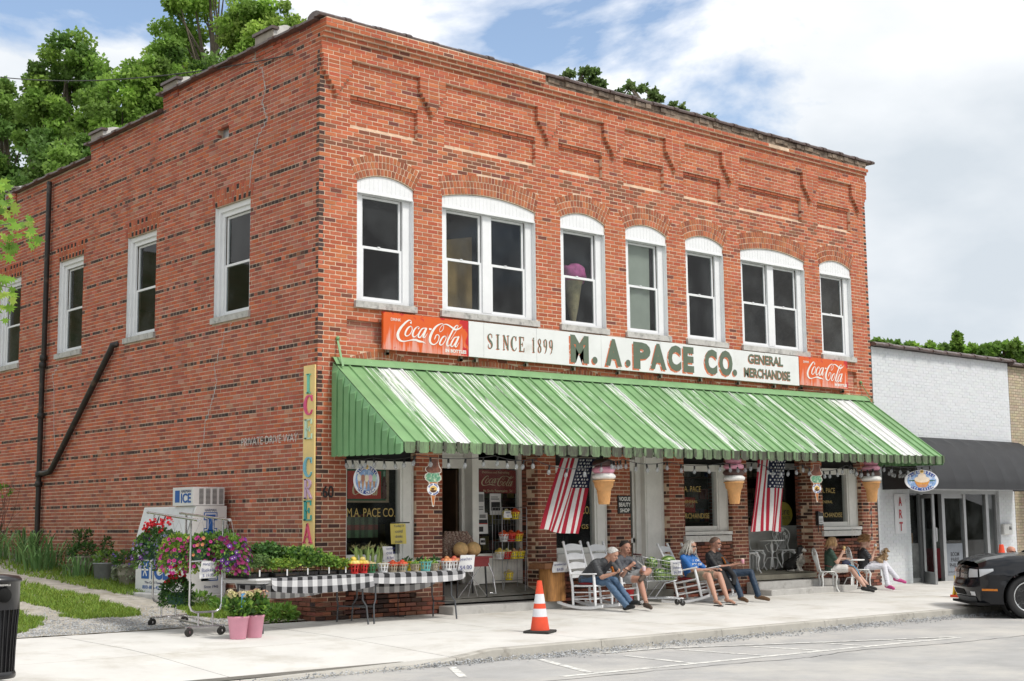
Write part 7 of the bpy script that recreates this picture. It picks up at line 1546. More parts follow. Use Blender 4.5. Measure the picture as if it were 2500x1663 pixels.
def hand(caps, wrist, dirv, palm, c, grip=.5, s=.92):
    """palm and five bent fingers; dirv along the hand, palm = palm normal"""
    d = Vector(dirv).normalized(); n_ = Vector(palm); n_ = (n_-d*n_.dot(d)).normalized(); x = d.cross(n_); w_ = Vector(wrist)
    for k in (-1,0,1): caps.append((w_+x*.012*k*s, w_+d*.075*s+x*.024*k*s, .013*s, .013*s, c))
    for k, L_ in zip((-1.5,-.5,.5,1.5), (.060,.072,.068,.052)):
        b = w_+d*.08*s+x*.0185*k*s; d1 = (d*math.cos(grip)+n_*math.sin(grip)); d2 = (d*math.cos(grip*2.2)+n_*math.sin(grip*2.2)); m = b+d1*L_*.55*s; caps.append((b, m, .0092*s, .0085*s, c)); caps.append((m, m+d2*L_*.5*s, .0085*s, .007*s, c))
    b = w_+d*.02*s-x*.02*s; t1 = (d*.6-x*.7+n_*.45).normalized(); m = b+t1*.045*s; caps.append((b, m, .012*s, .0105*s, c)); caps.append((m, m+(t1+d*.5+n_*.3).normalized()*.032*s, .0105*s, .008*s, c))
def person(label, J, look, shirt, pants, skin, shoe, sleeve=.55, shorts=None, fat=1., hair=None, hairc=(.5,.5,.5), shades=None, beard=None, hand_g=(.6,.6), palmR=(0,0,1), palmL=(0,0,1), shoe_kind='shoe', cap_hair=None):
    s = .92; loc = Vector((J['pel'][0], J['pel'][1], 0)); C_ = []; v = {k: Vector(p) for k, p in J.items()}
    pel, neck, head = v['pel'], v['neck'], v['head']; sR, sL, hR, hL = v['sR'], v['sL'], v['hR'], v['hL']
    f = Vector(look).normalized(); up = (head-neck); up = (Vector((0,0,1))*.75+up.normalized()*.25); r_ = f.cross(up).normalized(); up = r_.cross(f).normalized()
    # trunk
    waist = pel.lerp(neck, .34); chest = pel.lerp(neck, .70); side = (sL-sR).normalized()
    fr = side.cross(Vector((0,0,1))); fr = fr if fr.dot(f) > 0 else -fr
    for q in (-1, 1):
        C_.append((pel+side*.075*q*s, waist+side*.075*q*s, .105*s*fat, .108*s*fat, shirt)); C_.append((waist+side*.075*q*s, chest+side*.085*q*s, .108*s*fat, .105*s*fat, shirt)); C_.append((chest+side*.085*q*s, neck+side*.06*q*s-Vector((0,0,.06)), .105*s*fat, .07*s, shirt))
    C_.append((waist+fr*.05*fat, waist+fr*.05*fat+Vector((0,0,.01)), .12*s*fat, .12*s*fat, shirt)); C_.append((sR, sL, .062*s, .062*s, shirt)); C_.append((hR, hL, .10*s*fat, .10*s*fat, pants))
    head = neck.lerp(head, .86); C_.append((neck-Vector((0,0,.03)), neck.lerp(head, .6), .066*s, .056*s, skin))
    # arms
    for sh, el, ha, pn, g_ in ((sR, v['eR'], v['wR'], palmR, hand_g[0]), (sL, v['eL'], v['wL'], palmL, hand_g[1])):
        C_.append((sh, sh.lerp(el, sleeve), .064*s, .062*s, shirt))
        if sleeve < 1: C_.append((sh.lerp(el, sleeve), el, .046*s, .041*s, skin)); C_.append((el, el.lerp(ha, .35), .041*s, .040*s, skin)); C_.append((el.lerp(ha, .35), ha, .040*s, .026*s, skin))
        else: C_.append((el, ha, .045*s, .034*s, shirt))
        hand(C_, ha, ha-el, pn, skin, g_, s)
    # legs
    for hp, kn, an, to in ((hR, v['kR'], v['aR'], v['tR']), (hL, v['kL'], v['aL'], v['tL'])):
        if shorts is None:
            C_.append((hp, kn, .092*s*fat, .066*s, pants)); C_.append((kn, kn.lerp(an,.35), .066*s, .064*s, pants)); C_.append((kn.lerp(an,.35), an+Vector((0,0,.02)), .064*s, .058*s, pants))
        else:
            q = hp.lerp(kn, shorts); C_.append((hp, q, .096*s*fat, .088*s, pants)); C_.append((q, kn, .076*s, .062*s, skin)); C_.append((kn, kn.lerp(an,.3), .060*s, .064*s, skin)); C_.append((kn.lerp(an,.3), an+Vector((0,0,.03)), .064*s, .038*s, skin))
        d = (to-an); heel = an-d.normalized()*.045+Vector((0,0,-.02))
        if shoe_kind == 'shoe': C_.append((heel, an+d*.5+Vector((0,0,-.005)), .044*s, .042*s, shoe)); C_.append((an+d*.5, to, .042*s, .036*s, shoe)); C_.append((an, an+Vector((0,0,.03)), .045*s, .043*s, shoe if shorts is None else shoe))
        else: C_.append((heel, an+d*.5, .034*s, .034*s, skin)); C_.append((an+d*.5+r_*0, to, .036*s, .024*s, skin)); sd_ = d.normalized().cross(Vector((0,0,1))); [C_.append((to-d*.12+sd_*.012*k, to+d*.05+sd_*.014*k, .010, .008, skin)) for k in (-1.5,-.5,.5,1.5)]
    # head: skull, jaw, nose, ears, brow
    h = .105*s*1.02; P_ = lambda a, b, c: head+(r_*a+f*b+up*c)*s*1.07
    for a, b, ra_, rb_ in ((P_(0,-.022,.03),P_(0,.012,.035),.088,.082),(P_(0,.012,.0),P_(0,.028,-.055),.072,.056),(P_(0,.045,-.085),P_(0,.052,-.08),.036,.032),(P_(-.034,.058,-.028),P_(-.034,.056,-.035),.028,.026),(P_(.034,.058,-.028),P_(.034,.056,-.035),.028,.026),(P_(0,.086,.004),P_(0,.104,-.03),.010,.0155),(P_(-.035,.075,.028),P_(.035,.075,.028),.018,.018),(P_(-.022,.083,-.062),P_(.022,.083,-.062),.0105,.0105)): C_.append((a, b, ra_*s*1.07, rb_*s*1.07, skin))
    for q in (-1,1): C_.append((P_(q*.082,-.008,.008),P_(q*.086,-.016,-.022),.017*s,.012*s,(skin[0]*.95,skin[1]*.85,skin[2]*.85)))
    body = figure('person', label, 'person', C_, loc, folds=(shirt, pants)); L_ = lambda p: p-loc
    if hair:
        g = MB()
        if hair in ('short','crop'):
            n, m = 26, 14
            def hf(u, w__):
                a = 2*math.pi*u; t = w__*1.75; q = V(math.sin(t)*math.cos(a), math.sin(t)*math.sin(a), math.cos(t)); front = max(0, q.y); lim = 1.0 if q.y < .1 else max(.35, 1-front*.55); t2 = t*lim; q = V(math.sin(t2)*math.cos(a), math.sin(t2)*math.sin(a), math.cos(t2)); k = 1+.035*noise.noise(q*9+V(loc.x,0,0)); th = 1.14 if hair == 'short' else 1.11
                return L_(P_(q.x*.088*th*k, q.y*.105*th*k-.008, .03+q.z*.09*th*k))
            g.sheet(hf, n, m)
        else:
            rh = random.Random(int(loc.x*100)); n = {'long':520,'bob':420,'curly':480}[hair]
            for _ in range(n):
                a = rh.uniform(0,6.28); t = rh.uniform(.05,1.5); q = V(math.sin(t)*math.cos(a), math.sin(t)*math.sin(a)*1.1, math.cos(t))
                if q.y > .45 and t > .75: continue
                p0 = P_(q.x*.094, q.y*.10-.008, .035+q.z*.098); ln = {'long':.24,'bob':.15,'curly':.07}[hair]*rh.uniform(.6,1.1); dn = -up*.9+(r_*q.x+f*min(.1,q.y))*.35; pts = [p0]
                if hair == 'curly': dn = (r_*q.x+f*q.y+up*q.z)*.5+V(rh.uniform(-1,1),rh.uniform(-1,1),rh.uniform(-1,1))*.6
                for k in range(4): w2 = V(rh.uniform(-1,1),rh.uniform(-1,1),rh.uniform(-1,1))*(.22 if hair != 'bob' else .1); p0 = p0+(dn+w2).normalized()*ln/4; pts.append(p0)
                g.tube([L_(p) for p in pts], [.010,.011,.010,.008,.003], 5, shade(hairc, rh, .22), cap=False)
            def hf(u, w__):
                a = 2*math.pi*u; t = w__*1.7; q = V(math.sin(t)*math.cos(a), math.sin(t)*math.sin(a), math.cos(t)); lim = 1.0 if q.y < .1 else max(.4, 1-q.y*.5); q = V(math.sin(t*lim)*math.cos(a), math.sin(t*lim)*math.sin(a), math.cos(t*lim)); return L_(P_(q.x*.093, q.y*.107-.008, .033+q.z*.096))
            g.sheet(hf, 20, 10, c=hairc)
        g.build('hair', mat('hair_%d' % int(loc.x*100), hairc, .6, .25, 40, .5, 160) if hair in ('short','crop') else mat('hair_strands', rough=.55, var=.1, scale=40, attr=True), body)
    if shades is not None:
        g = MB(); z0, y0 = (.010,.088) if shades == 'eyes' else (.085,.045)
        for q in (-1,1): g.ball(L_(P_(q*.034,y0,z0)), (.024*s,.012*s,.018*s), 10, 6, M=Matrix(((r_.x,f.x,up.x),(r_.y,f.y,up.y),(r_.z,f.z,up.z)))); g.tube([L_(P_(q*.056,y0-.008,z0+.004)),L_(P_(q*.088,y0-.06 if shades == 'eyes' else y0-.07,z0+(.006 if shades == 'eyes' else -.02)))], .004, 5)
        g.tube([L_(P_(-.014,y0+.008,z0+.006)),L_(P_(.014,y0+.008,z0+.006))], .0035, 5); g.build('sunglasses', mat('dark_lens', (.008,.008,.009), .12), body)
    if shades != 'eyes':
        for q in (-1,1): g = MB(); g.ball(L_(P_(q*.033,.083,.008)), (.011,.009,.007), 8, 6); g.build('eye', mat('eye_dark', (.05,.035,.03), .3), body)
    g = MB(); g.ball(L_(P_(0,.090,-.066)), (.019,.009,.0045), 8, 5, M=Matrix(((r_.x,f.x,up.x),(r_.y,f.y,up.y),(r_.z,f.z,up.z)))); g.build('mouth', mat('lips', (.28,.085,.07), .6), body)
    if beard: g = MB(); g.ball(L_(P_(0,.068,-.095)), (.030,.024,.028), 10, 7, nz=.15); g.ball(L_(P_(0,.094,-.047)), (.026,.009,.007), 8, 5); g.build('beard', mat('grey_beard', (.42,.40,.38), .8, .2, 60), body)
    return body
DENIM, DENIM2 = (.07,.13,.22), (.012,.032,.065)
pA = person('person leaning forward in charcoal shirt and jeans over a phone', dict(pel=(4.92,-.88,.47),neck=(5.0,-1.27,.84),head=(5.05,-1.39,.915),sR=(4.79,-1.20,.77),sL=(5.17,-1.18,.77),eR=(4.83,-1.32,.53),wR=(4.94,-1.53,.60),eL=(5.24,-1.40,.55),wL=(5.10,-1.62,.62),hR=(4.84,-.93,.47),hL=(5.01,-.93,.47),kR=(4.92,-1.36,.45),kL=(5.10,-1.36,.47),aR=(4.98,-1.74,.05),aL=(5.10,-1.70,.12),tR=(4.96,-1.92,.06),tL=(5.14,-1.87,.12)), (.30,-.86,-.38), (.055,.058,.064), DENIM, SKIN, (.012,.012,.013), .75, None, 1.24, 'crop', (.55,.54,.52), 'head', None, (.9,.8), (0,-.3,1), (0,.2,1))
pB = person('person in grey polo eating from a cup with legs crossed', dict(pel=(5.65,-.90,.47),neck=(5.70,-.96,.88),head=(5.73,-1.02,1.02),sR=(5.52,-.99,.80),sL=(5.88,-.96,.80),eR=(5.48,-1.16,.58),wR=(5.57,-1.28,.70),eL=(5.94,-1.18,.58),wL=(5.76,-1.36,.60),hR=(5.57,-.96,.47),hL=(5.74,-.96,.48),kR=(5.66,-1.40,.47),kL=(6.02,-1.28,.60),aR=(5.50,-1.70,.06),aL=(5.68,-1.46,.52),tR=(5.42,-1.88,.02),tL=(5.54,-1.52,.46)), (-.12,-.98,-.06), (.075,.08,.095), (.28,.29,.30), SKIN2, (.075,.05,.035), .85, .62, 1.02, 'short', (.025,.02,.018), None, None, (.9,.8), (1,0,.3), (0,0,1))
pC = person('person with long grey hair in blue shirt and khaki shorts', dict(pel=(7.55,-.92,.45),neck=(7.48,-.86,.86),head=(7.55,-.92,1.00),sR=(7.31,-.92,.79),sL=(7.66,-.84,.79),eR=(7.36,-1.10,.57),wR=(7.55,-1.30,.57),eL=(7.77,-1.05,.55),wL=(7.80,-1.28,.58),hR=(7.46,-.98,.45),hL=(7.64,-.94,.45),kR=(7.42,-1.42,.48),kL=(7.74,-1.40,.48),aR=(7.26,-1.72,.05),aL=(7.64,-1.66,.05),tR=(7.18,-1.90,.0),tL=(7.62,-1.84,.0)), (.22,-.97,-.04), (.02,.14,.44), (.22,.19,.14), SKIN, (.02,.02,.02), .8, .75, 1.05, 'long', (.50,.48,.44), 'eyes', None, (.6,.5), (0,0,-1), (0,0,-1), 'bare')
pD = person('person in black shirt and dark jeans with grey goatee', dict(pel=(8.22,-.90,.46),neck=(8.19,-.86,.90),head=(8.24,-.92,1.045),sR=(8.01,-.92,.82),sL=(8.37,-.84,.82),eR=(8.02,-1.10,.60),wR=(8.20,-1.27,.63),eL=(8.50,-.98,.60),wL=(8.60,-1.15,.65),hR=(8.13,-.96,.46),hL=(8.31,-.92,.46),kR=(8.14,-1.38,.50),kL=(8.70,-1.34,.50),aR=(8.04,-1.64,.07),aL=(8.56,-1.62,.07),tR=(7.98,-1.83,.02),tL=(8.60,-1.82,.02)), (.30,-.95,-.02), (.012,.012,.014), DENIM2, SKIN2, (.12,.065,.03), .95, None, 1.12, 'crop', (.16,.10,.075), 'eyes', True, (.8,.9), (0,0,1), (1,0,0))
pE = person('person in dark green shirt and white shorts eating a cone', dict(pel=(12.08,-.64,.45),neck=(12.06,-.66,.86),head=(12.13,-.71,.99),sR=(11.95,-.78,.79),sL=(12.17,-.53,.79),eR=(12.05,-.85,.58),wR=(12.15,-.90,.75),eL=(12.40,-.58,.63),wL=(12.58,-.68,.645),hR=(12.05,-.71,.45),hL=(12.15,-.58,.45),kR=(12.26,-1.05,.46),kL=(12.38,-.96,.47),aR=(12.24,-1.36,.07),aL=(12.42,-1.30,.10),tR=(12.30,-1.52,.02),tL=(12.50,-1.44,.05)), (.88,-.46,0), (.025,.06,.04), (.70,.68,.66), SKIN3, (.015,.015,.015), .6, .72, .95, 'bob', (.40,.24,.11), None, None, (1.0,.4), (.6,.3,0), (0,0,-1))
pF = person('person in striped black shirt and white trousers holding a dog', dict(pel=(13.36,-.55,.45),neck=(13.34,-.57,.85),head=(13.41,-.62,.98),sR=(13.24,-.69,.78),sL=(13.44,-.45,.78),eR=(13.37,-.76,.60),wR=(13.47,-.76,.77),eL=(13.62,-.62,.60),wL=(13.66,-.80,.60),hR=(13.33,-.62,.45),hL=(13.42,-.50,.45),kR=(13.56,-.94,.47),kL=(13.64,-.88,.55),aR=(13.40,-1.12,.07),aL=(13.76,-1.10,.20),tR=(13.36,-1.28,.02),tL=(13.88,-1.22,.13)), (.88,-.45,.1), (.025,.025,.03), (.66,.66,.72), SKIN3, (.50,.06,.22), .65, None, .92, 'curly', (.36,.20,.09), None, None, (1.0,.6), (.6,.3,0), (0,0,1))
# details the clothes carry
def patch(name, body, fn, m, nu=6, nv=6): g = MB(); g.sheet(lambda u, v: Vector(fn(u, v))-body.location, nu, nv); return g.build(name, m, body)
M_flame = mat('flame_print', (.55,.16,.02), .8, .5, 30)
def tape(body, pts, w_, m, name):
    g = MB(); g.tube([Vector(p)-body.location for p in pts], w_, 7, flat=.35); g.build(name, m, body)
tape(pE, [(12.20,-1.03,.535),(12.262,-1.115,.50),(12.268,-1.19,.41),(12.262,-1.25,.30)], .026, mat('blue_tape', (.01,.33,.58), .6), 'knee_tape')
tape(pE, [(11.97,-.72,.86),(12.10,-.83,.68),(12.22,-.80,.55)], .016, mat('navy_strap', (.02,.025,.07), .7), 'bag_strap')
for k in range(4): tape(pF, [(13.19+.02*k,-.74-.008*k,.80-.045*k),(13.215+.03*k,-.775-.01*k,.785-.05*k),(13.26+.035*k,-.76-.01*k,.77-.05*k)], .008, mat('grey_stripe', (.30,.32,.36), .8), 'stripe')
bag = thing('shoulder_bag', 'dark navy shoulder bag on the lap of the green shirted person', 'bag', (12.34,-.86,.50)); g = MB(); g.ball((0,0,.05), (.13,.07,.075), 14, 9, nz=.12); g.build('bag', mat('navy_cloth', (.015,.02,.055), .75, .15, 12), bag)
for pb, fn in ((pA, [(5.07,-1.315,.70),(5.09,-1.33,.63),(5.10,-1.315,.56)]), (pD, [(8.27,-1.03,.78),(8.31,-1.04,.72),(8.33,-1.05,.66)])): tape(pb, fn, .030, M_flame, 'shirt_print')
put_text('shirt_print', 'I  OK', .05, frame_M(Vector((7.53,-1.045,.74))-pC.location, (.93,-.36,0), (.1,.1,1)), M_letter_white, pC, .002, .001, fit=(.14,.035)); put_text('shirt_print', 'MY OF', .05, frame_M(Vector((7.55,-1.045,.67))-pC.location, (.93,-.36,0), (.1,.1,1)), M_letter_white, pC, .002, .001, fit=(.20,.045))
for k, (a, t) in enumerate((((7.26,-1.72,.05),(7.18,-1.90,.0)),((7.64,-1.66,.05),(7.62,-1.84,.0)))):
    a, t = Vector(a)-pC.location, Vector(t)-pC.location; d = (t-a).normalized(); g = MB(); m = a.lerp(t,.52); g.cbox(0,0,0,.245,.088,.018, M=Matrix.Rotation(math.atan2(d.y,d.x),4,'Z'), bev=.006); g.v = [tuple(Vector(q)+Vector((m.x,m.y,-.032))) for q in g.v]; sd_ = Vector((-d.y,d.x,0)); pT = t-d*.02; g.tube([a+sd_*.042+Vector((0,0,-.05)),a.lerp(t,.6)+sd_*.03+Vector((0,0,-.01)),pT+Vector((0,0,.015))], .007, 5); g.tube([a-sd_*.042+Vector((0,0,-.05)),a.lerp(t,.6)-sd_*.03+Vector((0,0,-.01)),pT+Vector((0,0,.015))], .007, 5); g.build('flip_flop', mat('black_rubber'), pC)
# hand-held things
def tub(label, p, m, cone=False, name='paper_cup'):
    t = thing(name, label, 'ice cream', p); g = MB()
    if cone: g.lathe([(.008,-.10),(.028,0),(.0,.002)], 12); g.build('cone', mat('wafer_tan'), t); g = MB(); g.ball((0,0,.025), (.032,.032,.036), 12, 8, nz=.1); g.build('scoop', m, t)
    else: g.lathe([(.028,0),(.038,.075),(.036,.075)], 16); g.build('cup', m, t); g = MB(); g.ball((0,0,.075), (.034,.034,.02), 10, 6); g.build('ice_cream', mat('vanilla'), t); 
    return t
tub('pink paper cup held up by the black shirted person', (8.645,-1.20,.66), mat('cup_pink', (.62,.28,.34), .6)); t = tub('pink and white cup in the hand of the grey polo person', (5.73,-1.44,.61), mat('cup_pale', (.62,.45,.48), .6)); g = MB(); g.tube([(-.02,0,.09),(-.09,.06,.17)], .005, 5); g.build('spoon', mat('spoon_white', (.75,.75,.75), .5), t)
tub('pale yellow ice cream cone held by the green shirted person', (12.22,-.91,.855), mat('vanilla_yellow', (.72,.55,.25), .6), True, 'ice_cream_cone'); tub('white ice cream cone near the face of the dog holder', (13.52,-.77,.875), mat('cream_white', (.76,.74,.70), .6), True, 'ice_cream_cone')
t = thing('phone', 'dark phone in the hand of the leaning person', 'phone', (5.07,-1.70,.645), R(20)); g = MB(); g.cbox(0,0,0,.07,.14,.01, M=Matrix.Rotation(.6,4,'X'), bev=.003); g.build('case', mat('dark_lens'), t)
jk = thing('black_jacket', 'black jacket draped across the lap of long haired person', 'jacket', (7.86,-1.22,.50)); g = MB()
def jf(u, v): q = v-.25; return ((u-.5)*.34+.02*math.sin(v*9), -.02-.30*v+.03*math.sin(u*7), .05-.02*math.sin(u*9)-(.48*max(0,q)**1.25))
g.sheet(jf, 10, 14); g.tube([(.10,-.02,.06),(.16,-.16,.08),(.16,-.30,-.06),(.12,-.30,-.20)], [.05,.055,.05,.045], 9); g.build('cloth', mat('black_cloth', (.012,.012,.014), .8, .2, 8), jk)
hd_ = person('bald person seated behind the black car, only the head shows', dict(pel=(15.87,-2.45,.20),neck=(15.87,-2.50,.61),head=(15.87,-2.56,.75),sR=(15.69,-2.50,.53),sL=(16.05,-2.50,.53),eR=(15.67,-2.62,.33),wR=(15.75,-2.84,.36),eL=(16.07,-2.62,.33),wL=(15.99,-2.84,.36),hR=(15.79,-2.5,.20),hL=(15.95,-2.5,.20),kR=(15.77,-2.88,.36),kL=(15.97,-2.88,.36),aR=(15.77,-3.08,.02),aL=(15.97,-3.08,.02),tR=(15.77,-3.26,-.03),tL=(15.97,-3.26,-.03)), (-.3,-.95,-.1), (.3,.28,.26), (.1,.1,.12), (.55,.26,.18), (.02,.02,.02), .6, None, 1., None, (.5,.5,.5), 'eyes')
g = MB(); g.box(-.3,.3,-.25,.25,.12,.15); g.box(-.3,.3,.2,.25,.15,.5)
for x in (-.27,.27):
    for y in (-.22,.22): g.box(x-.025,x+.025,y-.025,y+.025,0,.12)
o = g.build('low_seat', mat('brown_timber'), None, (15.87,-2.40,gz(-2.4))); tag(o, 'low wooden seat behind the car under the bald person', 'seat')
# ================================================================== DOGS
def dog_caps(o, f, s, cols):
    f = Vector(f).normalized(); r_ = f.cross(Vector((0,0,1))); P_ = lambda a, b, c: Vector(o)+(f*a+r_*b+Vector((0,0,c)))*s; c1, c2 = cols; Cc = []
    # sitting: haunches down, chest up, head raised
    Cc += [(P_(-.12,0,.13),P_(.06,0,.24),.125*s,.12*s,c1),(P_(.06,0,.24),P_(.14,0,.36),.115*s,.09*s,c1),(P_(.14,0,.36),P_(.17,0,.47),.07*s,.06*s,c1)]
    Cc += [(P_(.17,0,.26),P_(.19,0,.36),.07*s,.06*s,c2),(P_(.19,0,.52),P_(.21,0,.53),.078*s,.072*s,c1),(P_(.24,0,.51),P_(.32,0,.485),.046*s,.034*s,c2 if s > .8 else c1),(P_(.335,0,.495),P_(.335,0,.495),.014*s,.014*s,(.02,.015,.015))]
    for q in (-1,1):
        Cc += [(P_(.14,q*.06,.24),P_(.17,q*.06,.03),.036*s,.028*s,c2),(P_(.17,q*.06,.025),P_(.21,q*.06,.02),.028*s,.024*s,c2),(P_(-.10,q*.09,.13),P_(.02,q*.11,.10),.085*s,.06*s,c1),(P_(.02,q*.11,.09),P_(-.08,q*.11,.03),.04*s,.032*s,c1),(P_(-.08,q*.11,.025),P_(.06,q*.11,.02),.028*s,.025*s,c2),(P_(.18,q*.075,.55),P_(.19,q*.098,.44),.034*s,.040*s,(c1[0]*.9,c1[1]*.9,c1[2]*.9))]
    Cc += [(P_(-.20,0,.06),P_(-.38,.08,.03),.035*s,.02*s,c1)]
    return Cc
d1 = figure('dog', 'black and white spaniel sitting on the porch', 'dog', dog_caps((11.90,.16,.39), (.30,-.95,0), .88, ((.015,.014,.014),(.66,.63,.58))), (11.90,.16,.39), .009, 3); g = MB(); bush(g, (.045,-.155,.24), (.085,.07,.12), 320, .06, [(.62,.6,.55),(.55,.52,.47)], .15, -.6); g.build('chest_fur', M_petal, d1)
d2 = figure('dog', 'small tan curly dog on the lap of striped shirt person', 'dog', dog_caps((13.62,-.84,.52), (.55,-.84,0), .52, ((.40,.27,.15),(.44,.31,.19))), (13.62,-.84,.52), .007, 2); g = MB(); bush(g, (.03,-.04,.15), (.085,.085,.12), 320, .03, [(.40,.27,.15),(.46,.33,.2),(.33,.21,.12)], .3); bush(g, (.055,-.085,.275), (.05,.05,.045), 160, .025, [(.42,.29,.17),(.36,.24,.13)], .3); g.build('fur', M_petal, d2)
ls = thing('dog_leash', 'red leash running from the spaniel to the green shirted person', 'leash', (11.97,-.02,.72)); g = MB(); g.tube([(0,0,0),(.02,-.3,-.12),(-.02,-.6,-.2),(-.14,-.85,-.22)], .008, 5, flat=.4); g.build('strap', mat('leash_red', (.45,.01,.03), .6), ls)
# ================================================================== WHITE IRON FURNITURE
M_iron = mat('white_iron', (.82,.83,.82), .5, .05, 8)
def iron_chair(label, loc, rz):
    t = thing('iron_chair', label, 'iron chair', loc, rz, 'white cast iron chairs'); g = MB(); g.lathe([(.0,.395),(.185,.395),(.20,.40),(.205,.41),(.2,.42),(.0,.42)], 20); g.build('seat', M_iron, t)
    for a in (45,135,225,315):
        c_, s_ = math.cos(R(a)), math.sin(R(a)); g = MB(); g.tube([(.17*c_,.17*s_,.40),(.215*c_,.215*s_,.32),(.19*c_,.19*s_,.20),(.20*c_,.20*s_,.08),(.25*c_,.25*s_,.0)], [.022,.022,.015,.013,.016], 7); g.tube([(.19*c_,.19*s_,.33),(.10*c_+.06*s_,.10*s_-.06*c_,.39)], .008, 5); g.tube([(.19*c_,.19*s_,.33),(.10*c_-.06*s_,.10*s_+.06*c_,.39)], .008, 5); g.build('leg', M_iron, t)
    g = MB(); ol = [(-.17,-.13,.41),(-.20,-.12,.52),(-.225,-.16,.62),(-.25,-.19,.72),(-.265,-.17,.80),(-.275,-.10,.86),(-.28,0,.88)]
    pts = smooth_pts(ol, 4); full = [Vector(p) for p in pts]+[Vector((p[0],-p[1],p[2])) for p in reversed(pts[:-1])]; g.tube(full, .014, 7); bk = g.build('backrest', M_iron, t); g = MB()
    for k in range(-3,4): yy = .045*k; g.tube([(-.19,yy*.4,.43),(-.215,yy*.8,.56),(-.245,yy*1.05,.66),(-.262,yy*1.1,.74)], .006, 5)
    for yy, zz in ((0,.79),(-.085,.75),(.085,.75),(-.05,.83),(.05,.83),(-.12,.68),(.12,.68)):
        for k in range(5): a = 2*math.pi*k/5; g.ball((-.265+.04*(.8-zz),yy+.022*math.cos(a),zz+.022*math.sin(a)), (.006,.017,.017), 7, 5)
    g.build('rose_tracery', M_iron, bk)
    return t
c0 = iron_chair('white iron chair under the green shirted person', (12.06,-.60,gz(-.6)), R(-40)); c1 = iron_chair('white iron chair under the striped shirt person', (13.34,-.52,gz(-.5)), R(-40)); iron_chair('white iron chair with rose back beside the spaniel', (12.28,.62,.41), R(-120)); iron_chair('white iron chair at the left end of the porch', (10.62,.28,.385), R(-10))
iron_chair('white iron chair behind the porch table', (11.35,.72,.415), R(-85))
def iron_table(label, loc, h, r):
    t = thing('iron_table', label, 'iron table', loc, 0, 'white iron tables'); g = MB(); g.lathe([(0,h-.025),(r*.97,h-.025),(r,h-.015),(r,h),(0,h)], 28); g.build('top', M_iron, t); g = MB(); g.tube([(0,0,.06),(0,0,h-.02)], .018, 8); g.lathe([(.03,h*.55),(.045,h*.6),(.03,h*.65)], 10); st_ = g.build('stem', M_iron, t)
    for k in range(4): a = 1.57*k+.5; c_, s_ = math.cos(a), math.sin(a); g = MB(); g.tube([(0,0,h*.42),(.10*c_,.10*s_,h*.40),(.16*c_,.16*s_,h*.22),(.22*c_,.22*s_,.02)], .012, 6); g.tube([(.05*c_,.05*s_,h*.9),(.14*c_,.14*s_,h*.82),(.08*c_,.08*s_,h*.62),(.0,.0,h*.6)], .009, 6); g.build('leg', M_iron, t)
iron_table('round white iron table between the two seated cone eaters', (12.86,-.62,gz(-.6)), .635, .27); iron_table('round white iron table on the porch', (11.72,.55,.41), .63, .27)
# ================================================================== SHOPPING CART WITH WATERMELONS
sc_ = thing('shopping_cart', 'wire shopping cart full of watermelons beside the brick pier', 'shopping cart', (6.45,-1.08,gz(-1.1)), R(-32)); M_cw = mat('cart_wire', (.42,.43,.45), .3, metal=.8)
# local: +x towards the nose of the cart
def cbk(x, y, z): return (x, y, z)
B0 = [(-.32,-.25,.86),(.36,-.17,.74),(.36,.17,.74),(-.32,.25,.86)]; B1 = [(-.26,-.19,.44),(.32,-.14,.44),(.32,.14,.44),(-.26,.19,.44)]; g = MB()
for q, th in ((B0,.007),(B1,.006)): g.tube([*q, q[0]], th, 6)
for i in range(4):
    a0, a1, b0, b1 = [Vector(p) for p in (B0[i], B0[(i+1)%4], B1[i], B1[(i+1)%4])]
    for k in range(1, 12): t_ = k/12; g.tube([a0.lerp(a1,t_), b0.lerp(b1,t_)], .0028, 4)
    for k in range(1, 5): t_ = k/5; g.tube([a0.lerp(b0,t_), a1.lerp(b1,t_)], .0028, 4)
for k in range(1, 9): t_ = k/9; g.tube([Vector(B1[0]).lerp(Vector(B1[1]),t_), Vector(B1[3]).lerp(Vector(B1[2]),t_)], .0028, 4)
g.build('basket', M_cw, sc_); g = MB(); g.tube([(-.36,-.26,.90),(-.36,.26,.90)], .015, 8); g.build('handle', mat('cart_handle', (.12,.03,.03), .5), sc_); g = MB()
for s in (-1,1): g.tube([(-.34,s*.25,.88),(-.24,s*.22,.40),(-.30,s*.24,.14),(.42,s*.17,.13)], .011, 6); g.tube([(.30,s*.15,.44),(.08,s*.2,.40),(-.12,s*.22,.14)], .011, 6)
g.tube([(.42,-.17,.13),(.42,.17,.13)], .011, 6); g.build('chassis', M_cw, sc_)
for x, s in ((-.28,1),(-.28,-1),(.40,1),(.40,-1)): g = MB(); y = s*(.24 if x < 0 else .17); g.lathe([(.04,-.014),(.05,-.01),(.05,.01),(.04,.014)], 12, (x,y,.05), M=Matrix.Rotation(R(90),4,'X')); w_ = g.build('wheel', M_rub, sc_); g = MB(); g.bar((x,y,.05),(x,y,.13),.035,.01); g.build('fork', M_cw, w_)
